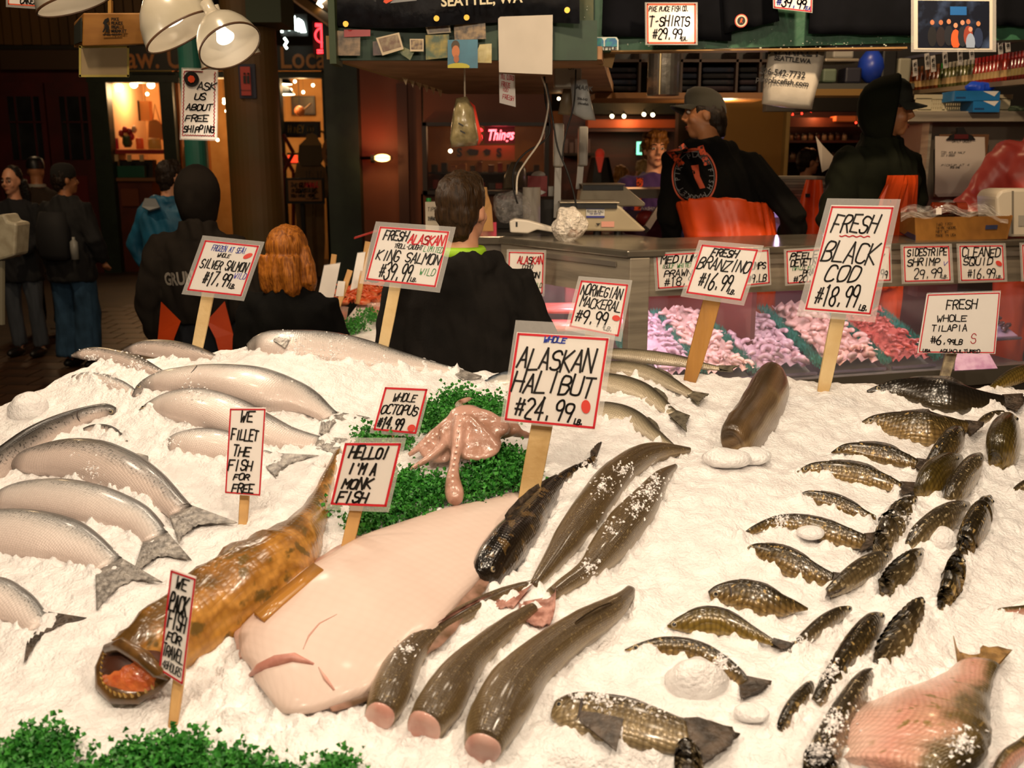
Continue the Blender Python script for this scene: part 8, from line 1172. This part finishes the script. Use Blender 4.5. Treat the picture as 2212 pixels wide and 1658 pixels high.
    def hair(s, mat, style='short', amp=.010, name='hair'):
        g = MB()
        if style == 'short':
            g.ball((0, -.014, .040), (.083, .098, .092), 20, 14); g.ball((0, -.045, -.005), (.079, .068, .075), 16, 12); g.ball((0, -.062, -.055), (.055, .04, .05), 12, 10); g.ball((0, .03, .085), (.068, .055, .042), 14, 10)
        elif style == 'curly':
            g.ball((0, -.015, .045), (.090, .102, .095), 20, 14); g.ball((0, -.045, -.005), (.085, .07, .07), 16, 12); g.ball((0, .045, .098), (.078, .05, .038), 14, 10)
            for i_ in range(30): a = i_ * 2.4; zz = .03 + .10 * ((i_ * 7) % 10) / 10; rr = .085 * math.cos((zz - .03) * 7); g.ball((rr * math.cos(a), -.01 + rr * 1.12 * math.sin(a) if math.sin(a) < .6 or zz > .085 else .03, zz), .020, 8, 6)
        elif style == 'bob':
            g.ball((0, -.010, .035), (.092, .108, .10), 20, 14)
            for sx in (-1, 1): g.tube([(sx * .070, .015, .02), (sx * .092, .0, -.06), (sx * .098, -.01, -.13), (sx * .088, .0, -.185)], [.035, .04, .042, .022], 12)
            for xx in (-.055, 0, .055): g.tube([(xx, -.075, .0), (xx * 1.15, -.095, -.08), (xx * 1.25, -.095, -.15), (xx * 1.2, -.085, -.195)], [.05, .05, .045, .02], 12)
        elif style == 'long':
            g.ball((0, -.034, .042), (.085, .090, .094), 20, 14)
            for xx in (-.07, -.03, .03, .07): g.tube([(xx, -.05, .0), (xx * 1.2, -.075, -.12), (xx * 1.25, -.08, -.26)], [.045, .045, .025], 10)
        s.conv(g, s.hd)
        def disp(co, me):
            nn = np.empty(len(me.vertices) * 3); me.vertices.foreach_get('normal', nn); nn = nn.reshape(-1, 3); d = (co - s.base) / s.k; return co + nn * ((vnoise(d[:, 0] * 8 + 40, d[:, 2] * 1.5 + d[:, 1] * 6 + 40, .11, 9) * 2 + .8 * vnoise(d[:, 0] * 3 + 40, d[:, 2] * 3 + 40, .03, 10)) * amp)[:, None]
        fused(g, name, mat, s.t, .006, 2, disp); return s
    def decal(s, me_or_obj, target, dirv, off=.003):
        o = me_or_obj; T = target.data; org = np.array(ORG[target.name]); bv = BVHTree.FromPolygons([tuple(np.array(v.co) + org) for v in T.vertices], [tuple(p.vertices) for p in T.polygons]); d = Vector(dirv).normalized(); oo = np.array(ORG[o.name])
        for v in o.data.vertices:
            p = Vector(np.array(v.co) + oo); h = bv.ray_cast(p - d * .6, d)
            if h[0] is not None: v.co = Vector(np.array(h[0] - d * off) - oo)
        o.data.update(); return o
    def strap(s, pts, wd, target, dirv, mat, name='strap', off=.005):
        sp = spline(pts, 24); q = MB(); V = []
        for i, p in enumerate(sp):
            t_ = sp[min(i + 1, 23)] - sp[max(i - 1, 0)]; sv = np.cross(t_, np.asarray(dirv, float)); sv /= np.linalg.norm(sv); V += [p - sv * wd / 2, p, p + sv * wd / 2]
        q.add(V, [(i * 3 + j, i * 3 + j + 1, i * 3 + 3 + j + 1, i * 3 + 3 + j) for i in range(23) for j in range(2)]); return s.decal(q.build(name, mat, target), target, dirv, off)
    def glove(s, side, mat):
        J = s.J; e, w_ = np.array(J['elbow' + side]), np.array(J['wrist' + side]); d = w_ - e; d /= np.linalg.norm(d); g = MB(); pal = w_ + d * .05; sv = np.cross(d, (0, 0, 1.) if abs(d[2]) < .8 else (0, 1., 0)); sv /= np.linalg.norm(sv); nv = np.cross(sv, d); g.tube([w_ - d * .04, w_, pal], [.036, .034, .038], 10)
        for i_ in range(4): o_ = (i_ - 1.5) * .019; p0 = pal + sv * o_; g.tube([p0, p0 + d * .045 + nv * .01, p0 + d * .07 + nv * .035, p0 + d * .06 + nv * .055], [.013, .012, .0115, .0095], 8)
        p0 = pal - d * .01 + sv * .030; g.tube([p0, p0 + sv * .020 + d * .022 + nv * .01, p0 + sv * .018 + d * .045 + nv * .03], [.014, .013, .010], 8); s.conv(g); fused(g, 'glove', mat, s.t, .006, 2); return s
CHAR = M('cloth_charcoal', '#1d1a17', .95, col2='#161412', nscale=8, bump=.15, bscale=120, spec=.12); BLKC = M('cloth_black', '#0b0a09', .95, col2='#100f0c', nscale=6, bump=.15, bscale=120, spec=.1); ORA = MATS['oilskin_orange']; OLIVE = M('cloth_olive_black', '#14160d', .95, col2='#0f110a', nscale=6, spec=.1); GREY = M('cloth_greybrown', '#29241f', .95, col2='#221e1a', nscale=8, spec=.12); JEAN = M('denim', '#34506b', .9, col2='#2a4258', nscale=9, bump=.2, bscale=150, spec=.15)
BACK = (0, 1, 0)
# customer in a dark jacket with lime collar
p = Person('person', 'person with short brown hair in a black jacket with lime collar, seen from behind', 998, 3.27, 0, 1.67, R(-8), dict(elbowR=(.29, -.02, 1.12), wristR=(.31, .10, .90), elbowL=(-.27, -.01, 1.12), wristL=(-.27, .12, .92)), head=(R(-14), R(6))); p.body(SKINP, False); p.jacket(CHAR, 1.12, .80, fold=.012, hood='down', vox=.010); p.trousers(BLKC); p.hair(hairmat('hair_brown', '#241607', '#3a2610'), 'short', .004)
q = MB(); q.lathe([(.088, 0), (.082, .035), (.074, .045), (.074, .0)], (0, -.008, 1.478), 24); p.conv(q).build('collar', M('lime', '#9ac81e', .6), p.t, True)
# customer with auburn bob
p = Person('person', 'person with wavy auburn bob in a black coat, seen from behind', 616, 3.92, 0, 1.46, R(-18), dict(elbowR=(.27, .02, 1.12), wristR=(.22, .16, .98)), head=(R(-10), R(8))); p.body(SKINP, False); p.jacket(BLKC, 1.12, .70, collar=.02); p.trousers(BLKC); p.hair(hairmat('hair_auburn', '#6b380e', '#a8641e'), 'bob', .003)
# worker in hooded sweatshirt with orange apron
p = Person('person', 'person in a grey hooded sweatshirt and orange apron standing in the aisle, back turned', 422, 5.0, 0, 1.655, R(4), dict(elbowR=(.27, -.05, 1.12), wristR=(.235, .02, .87), elbowL=(-.28, -.05, 1.12), wristL=(-.245, .02, .87)), head=(0, R(4))); p.body(SKIN, False); p.jacket(GREY, 1.10, .98, hood='up', fold=.012); p.hoodup(GREY, sc=1.08); p.trousers(M('cloth_navy', '#15181f', .9), 1.0, 1.0)
for sx in (-1, 1): q = MB(); q.prism([p.W((sx * x_, yy, z)) for x_, yy, z in ((.160, -.20, 1.12), (.065, -.215, 1.02), (.105, -.215, .93), (.14, -.21, .74), (.23, -.19, .72), (.19, -.19, .95))], np.array([0, -.006, 0])); q.build('apron_flap', ORA, p.t)
GLV = M('glove_deep_blue', '#1c3f9a', .4); p.glove('L', GLV); p.glove('R', GLV); o = printed('GRUNDENS', p.W((-.02, -.3, 1.235)), (1, 0, .10), (0, 0, 1), .085, M('print_offwhite', '#b8b0a4', .6), p.jo, bold=.003, fitw=.30); p.decal(o, p.jo, BACK)
# blue jacket
BLU = M('shell_teal', '#0d5878', .6, col2='#0a4c68', nscale=6, bump=.15, bscale=20); p = Person('person', 'person in a bright teal rain jacket standing beyond the hooded one', 352, 7.3, 0, 1.72, R(-30), dict(elbowL=(-.34, -.02, 1.14), wristL=(-.27, .06, .93), elbowR=(.26, .08, 1.15), wristR=(.16, .22, 1.05)), head=(R(-8), R(10)), lean=R(6)); p.body(SKIN, False, .011); p.jacket(BLU, 1.18, .80, hood='down', vox=.014); p.trousers(BLKC, vox=.016); p.hair(hairmat('hair_dark', '#1a120c', '#2a1e14'), 'short', .006)
q = MB(); q.prism([p.W(v) for v in ((-.05, -.17, 1.47), (.06, -.17, 1.47), (.10, -.165, 1.41), (.0, -.175, 1.385), (-.09, -.165, 1.41))], np.array([0, -.02, .01])); q.build('hood_lining', M('lining_grey', '#8a8e90', .8), p.t)
# dark coat and jeans
p = Person('person', 'person in a black padded coat, knit hat and blue jeans walking away', 140, 8.35, 0, 1.68, R(-20), dict(elbowR=(.30, -.02, 1.14), wristR=(.26, .10, .95), knee=(.11, .03, .50)), head=(R(-25), 0)); p.body(SKINT, False, .011); p.jacket(M('cloth_ink', '#0b0b0c', .85, col2='#101012', nscale=6), 1.25, .78, vox=.014, collar=.03); p.trousers(JEAN, 1.12, flare=1.35, vox=.015); p.cap(M('knit_black', '#12100c', .95), .0, False, 'knit_hat'); p.hair(hairmat('hair_dark', '#1a120c', '#2a1e14'), 'short', .006)
q = MB(); q.loft([[p.W((x_ * w_, -.15 - d_ * (1 if abs(x_) < .9 else .5), z)) for x_ in (-1, -.5, .5, 1)] + [p.W((w_, -.10, z)), p.W((-w_, -.10, z))] for z, w_, d_ in ((.98, .13, .08), (1.02, .15, .11), (1.25, .15, .12), (1.38, .12, .08))]); q.build('backpack', M('pack_black', '#141416', .8), p.t, True); q = MB(); c = p.W((.20, -.16, 1.08)); q.lathe([(.03, -.09), (.032, .0), (.03, .05), (.012, .07), (.012, .09)], c, 12); q.build('water_bottle', M('bottle_pale', '#8a8a84', .3), p.t, True)
# woman with glasses facing the camera
p = Person('person', 'person with black hair and glasses in a dark coat, facing the fish stall', 30, 8.9, 0, 1.66, R(172), dict(elbowL=(-.26, .04, 1.12), wristL=(-.16, .2, 1.02)), head=(0, R(-3))); p.body(SKINP, True, .010); p.jacket(M('cloth_midnight', '#0c0d12', .85, col2='#12141a', nscale=6), 1.12, .72, vox=.014); p.trousers(M('denim_grey', '#3a4048', .85), 1.0, vox=.015); p.hair(hairmat('hair_black', '#0c0a08', '#1a1612'), 'long', .006)
for sx in (-1, 1): q = MB(); q.tube([p.W(p.hd((sx * .033 + .022 * math.cos(a), .100, .004 + .018 * math.sin(a)))) for a in np.linspace(0, 2 * math.pi, 17)], .0022, 5); q.build('spectacle_rim', BLK, p.t)
# man with dark cap and brown coat
p = Person('person', 'person in a black cap and brown coat, back turned, near the red doors', 82, 10.2, 0, 1.74, R(10)); p.body(SKINT, False, .012); p.jacket(M('cloth_brown', '#2e2012', .9, col2='#241a0e', nscale=6), 1.2, .62, vox=.016); p.trousers(BLKC, vox=.016); p.cap(BLK, .0, False); q = MB(); q.lathe([(.088, 0), (.08, .03)], (0, 0, 1.485), 18, cap0=False, cap1=False); p.conv(q).build('collar', M('collar_pale', '#8a8478', .7), p.t, True)
# purple sweatshirt worker behind the scales
PUR = M('cloth_purple', '#3d1f5c', .85, col2='#33194e', nscale=7, sheen=.1); p = Person('person', 'worker with curly hair in a purple sweatshirt and orange braces', 1412, 7.0, .24, 1.66, R(178), dict(elbowL=(-.30, .06, 1.14), wristL=(-.24, .16, 1.0), elbowR=(.30, .05, 1.12), wristR=(.03, .27, 1.09)), head=(R(8), R(2))); p.body(SKINP, True, .0075); p.jacket(PUR, 1.18, .86, fold=.010); p.trousers(ORA, 1.1); p.hair(hairmat('hair_ginger', '#4a2a10', '#8a5a24'), 'curly', .006); p.glove('R', M('glove_sky', '#5a9ac8', .4))
FR = (0, 1, 0); STR = M('brace_orange', '#c9481c', .6, col2='#2a120a', nscale=60, lo=.5, hi=.55)
for sx in (-1, 1): p.strap([p.W((sx * .10, .4, 1.45)), p.W((sx * .115, .4, 1.30)), p.W((sx * (.12 if sx > 0 else .10), .4, 1.16))], .042, p.jo, FR, STR, 'brace')
o = printed('WASHINGTON', p.W((0, .4, 1.235)), (1, 0, 0), (0, 0, 1), .032, INK['w'], p.jo, fitw=.19); p.decal(o, p.jo, FR); o = printed('HUSKIES', p.W((.0, .4, 1.185)), (1, 0, 0), (0, 0, 1), .085, INK['y'], p.jo, bold=.0015, fitw=.245); p.decal(o, p.jo, FR)
# cap-wearing worker with printed hoodie
p = Person('person', 'worker in a dark cap, printed black hoodie and orange overalls, looking down the counter', 1590, 4.98, .34, 1.73, R(-22), dict(elbowL=(-.29, .02, 1.11), wristL=(-.34, .20, .92), elbowR=(.34, -.06, 1.13), wristR=(.26, .10, .96)), lean=R(14), head=(R(100), R(6)), side=-.30); p.body(SKINT, True, .0065); p.jacket(BLKC, 1.12, 1.10, hood='down', fold=.014, vox=.010); p.trousers(ORA, 1.30, 1.19, 'overalls'); p.hair(hairmat('hair_dark', '#1a120c', '#2a1e14'), 'short', .004); p.cap(M('cap_olive', '#2e2b20', .9, col2='#252318', nscale=9, sheen=.1)); GLOVEB = BLKC
c0 = p.W((.03, -.5, 1.215)); xv = np.array([p.c, p.s_, 0]); ring = []
for a in np.linspace(0, 2 * math.pi, 40, endpoint=False): ring.append(c0 + xv * .105 * math.cos(a) + np.array([0, 0, .135 * math.sin(a)]))
q = MB(); q.add(ring + [c0 + (r_ - c0) * .93 for r_ in ring], [(i, (i + 1) % 40, 40 + (i + 1) % 40, 40 + i) for i in range(40)]); p.decal(q.build('printed_ring', M('print_rust', '#a8401c', .6), p.jo), p.jo, BACK); q = MB(); q.add([c0 + (r_ - c0) * .88 for r_ in ring] + [c0 + (r_ - c0) * .855 for r_ in ring], [(i, (i + 1) % 40, 40 + (i + 1) % 40, 40 + i) for i in range(40)]); p.decal(q.build('printed_ring', M('print_grey2', '#6f7072', .6), p.jo), p.jo, BACK)
me_pts = []
for i, ch in enumerate('PIKE PLACE FISH MARKET '):
    a = math.pi * 1.05 - i * (2 * math.pi / 23)
    if ch == ' ': continue
    cc = c0 + xv * .076 * math.cos(a) + np.array([0, 0, .10 * math.sin(a)]); o = printed(ch, cc, xv * math.sin(a) - np.array([0, 0, math.cos(a)]), xv * math.cos(a) + np.array([0, 0, math.sin(a)]), .032, MATS['print_grey2'], p.jo); p.decal(o, p.jo, BACK)
q = MB(); q.add([c0 + xv * x_ + np.array([0, 0, z_]) for x_, z_ in ((-.02, .05), (.015, .055), (.02, .0), (.045, -.055), (.02, -.06), (-.005, -.01))], [(0, 1, 2, 5), (5, 2, 3, 4)]); p.decal(q.build('printed_fish', MATS['print_rust'], p.jo), p.jo, BACK)
for sx, x0, x1 in ((-1, -.075, -.02), (1, .085, .10)): p.strap([p.W((x0, -.5, 1.365)), p.W(((x0 + x1) / 2, -.5, 1.32)), p.W((x1, -.5, 1.27))], .028, p.jo, BACK, STR, 'brace')
q = MB(); q.slab([p.W((.115, -.175, .93)), p.W((.16, -.165, .93)), p.W((.16, -.165, .90)), p.W((.115, -.175, .90))], (0, -.004, 0)); q.build('tag_patch', BLK, p.t); q = MB(); c = p.W(p.hd((.080, .0, .065))); q.lathe([(.013, .002), (.013, -.003)], c, 14, axis=(c - p.W(p.hd((0, 0, .05))))); q.build('cap_badge', M('badge_olive', '#8a7c50', .4, .4), p.t)
# hooded worker with orange bib
p = Person('person', 'worker with hood pulled over a cap and orange bib, face in profile', 1884, 4.88, .36, 1.71, R(-152), dict(elbowL=(-.27, .0, 1.13), wristL=(-.22, .14, .95), elbowR=(.30, .02, 1.12), wristR=(.27, .16, .95)), head=(R(48), R(-2)), lean=R(4)); p.body(SKINT, True, .0065); p.jacket(OLIVE, 1.22, .90, hood='up', fold=.012, vox=.010); p.trousers(ORA, 1.2, 1.05, 'overalls'); p.hoodup(OLIVE, .012, sc=1.1); p.cap(M('cap_black_green', '#181a12', .9), .004); p.hair(hairmat('hair_dark', '#1a120c', '#2a1e14'), 'short', .003)
q = MB(); n = 12; V = []
for j, (z, w_) in enumerate(((1.36, .105), (1.32, .12), (1.2, .15), (1.05, .19), (.9, .2))): V += [p.W((w_ * (2 * i / n - 1), .4, z)) for i in range(n + 1)]
q.add(V, [(j * (n + 1) + i, j * (n + 1) + i + 1, (j + 1) * (n + 1) + i + 1, (j + 1) * (n + 1) + i) for j in range(4) for i in range(n)]); fd_ = np.array([p.s_, -p.c, 0]); p.decal(q.build('bib', ORA, p.t), p.jo, fd_, .008)
# red jacket at the edge
RED = M('shell_red', '#9a1a0c', .6, col2='#80150a', nscale=5, bump=.2, bscale=12); p = Person('person', 'worker in a red jacket leaning in at the edge of the stall', 2262, 5.0, .34, 1.76, R(160), dict(elbowR=(.36, .06, 1.14), wristR=(.30, .22, .96)), lean=R(6)); p.body(SKIN, True, .009); p.jacket(RED, 1.25, .85, fold=.014, hood='down'); p.trousers(ORA, 1.1); p.hair(hairmat('hair_dark', '#1a120c', '#2a1e14'), 'short', .004)
# distant people
p = Person('person', 'distant person with dark hair in a red shirt among the spice jars', 1738, 9.2, .2, 1.62, R(-75)); p.body(SKINP, True, .012); p.jacket(M('shirt_red', '#9a1210', .7), 1.0, .8, vox=.016); p.trousers(BLKC, vox=.018); p.hair(hairmat('hair_dark', '#1a120c', '#2a1e14'), 'short', .004)
p = Person('person', 'distant person with long blond-streaked hair in a black coat at the bar', 1342, 11.4, 0, 1.66, R(-60)); p.body(SKINP, True, .014); p.jacket(BLKC, 1.0, .7, vox=.018); p.trousers(BLKC, vox=.018); p.hair(hairmat('hair_streaked', '#5a3a18', '#a8783c'), 'long', .006)
p = Person('person', 'distant person with fair hair half hidden behind the purple sweatshirt', 1388, 11.0, 0, 1.72, R(20)); p.body(SKINP, False, .014); p.jacket(BLKC, 1.0, .7, vox=.018); p.trousers(BLKC, vox=.018); p.hair(hairmat('hair_fair', '#6b5230', '#a88a58'), 'short', .004)
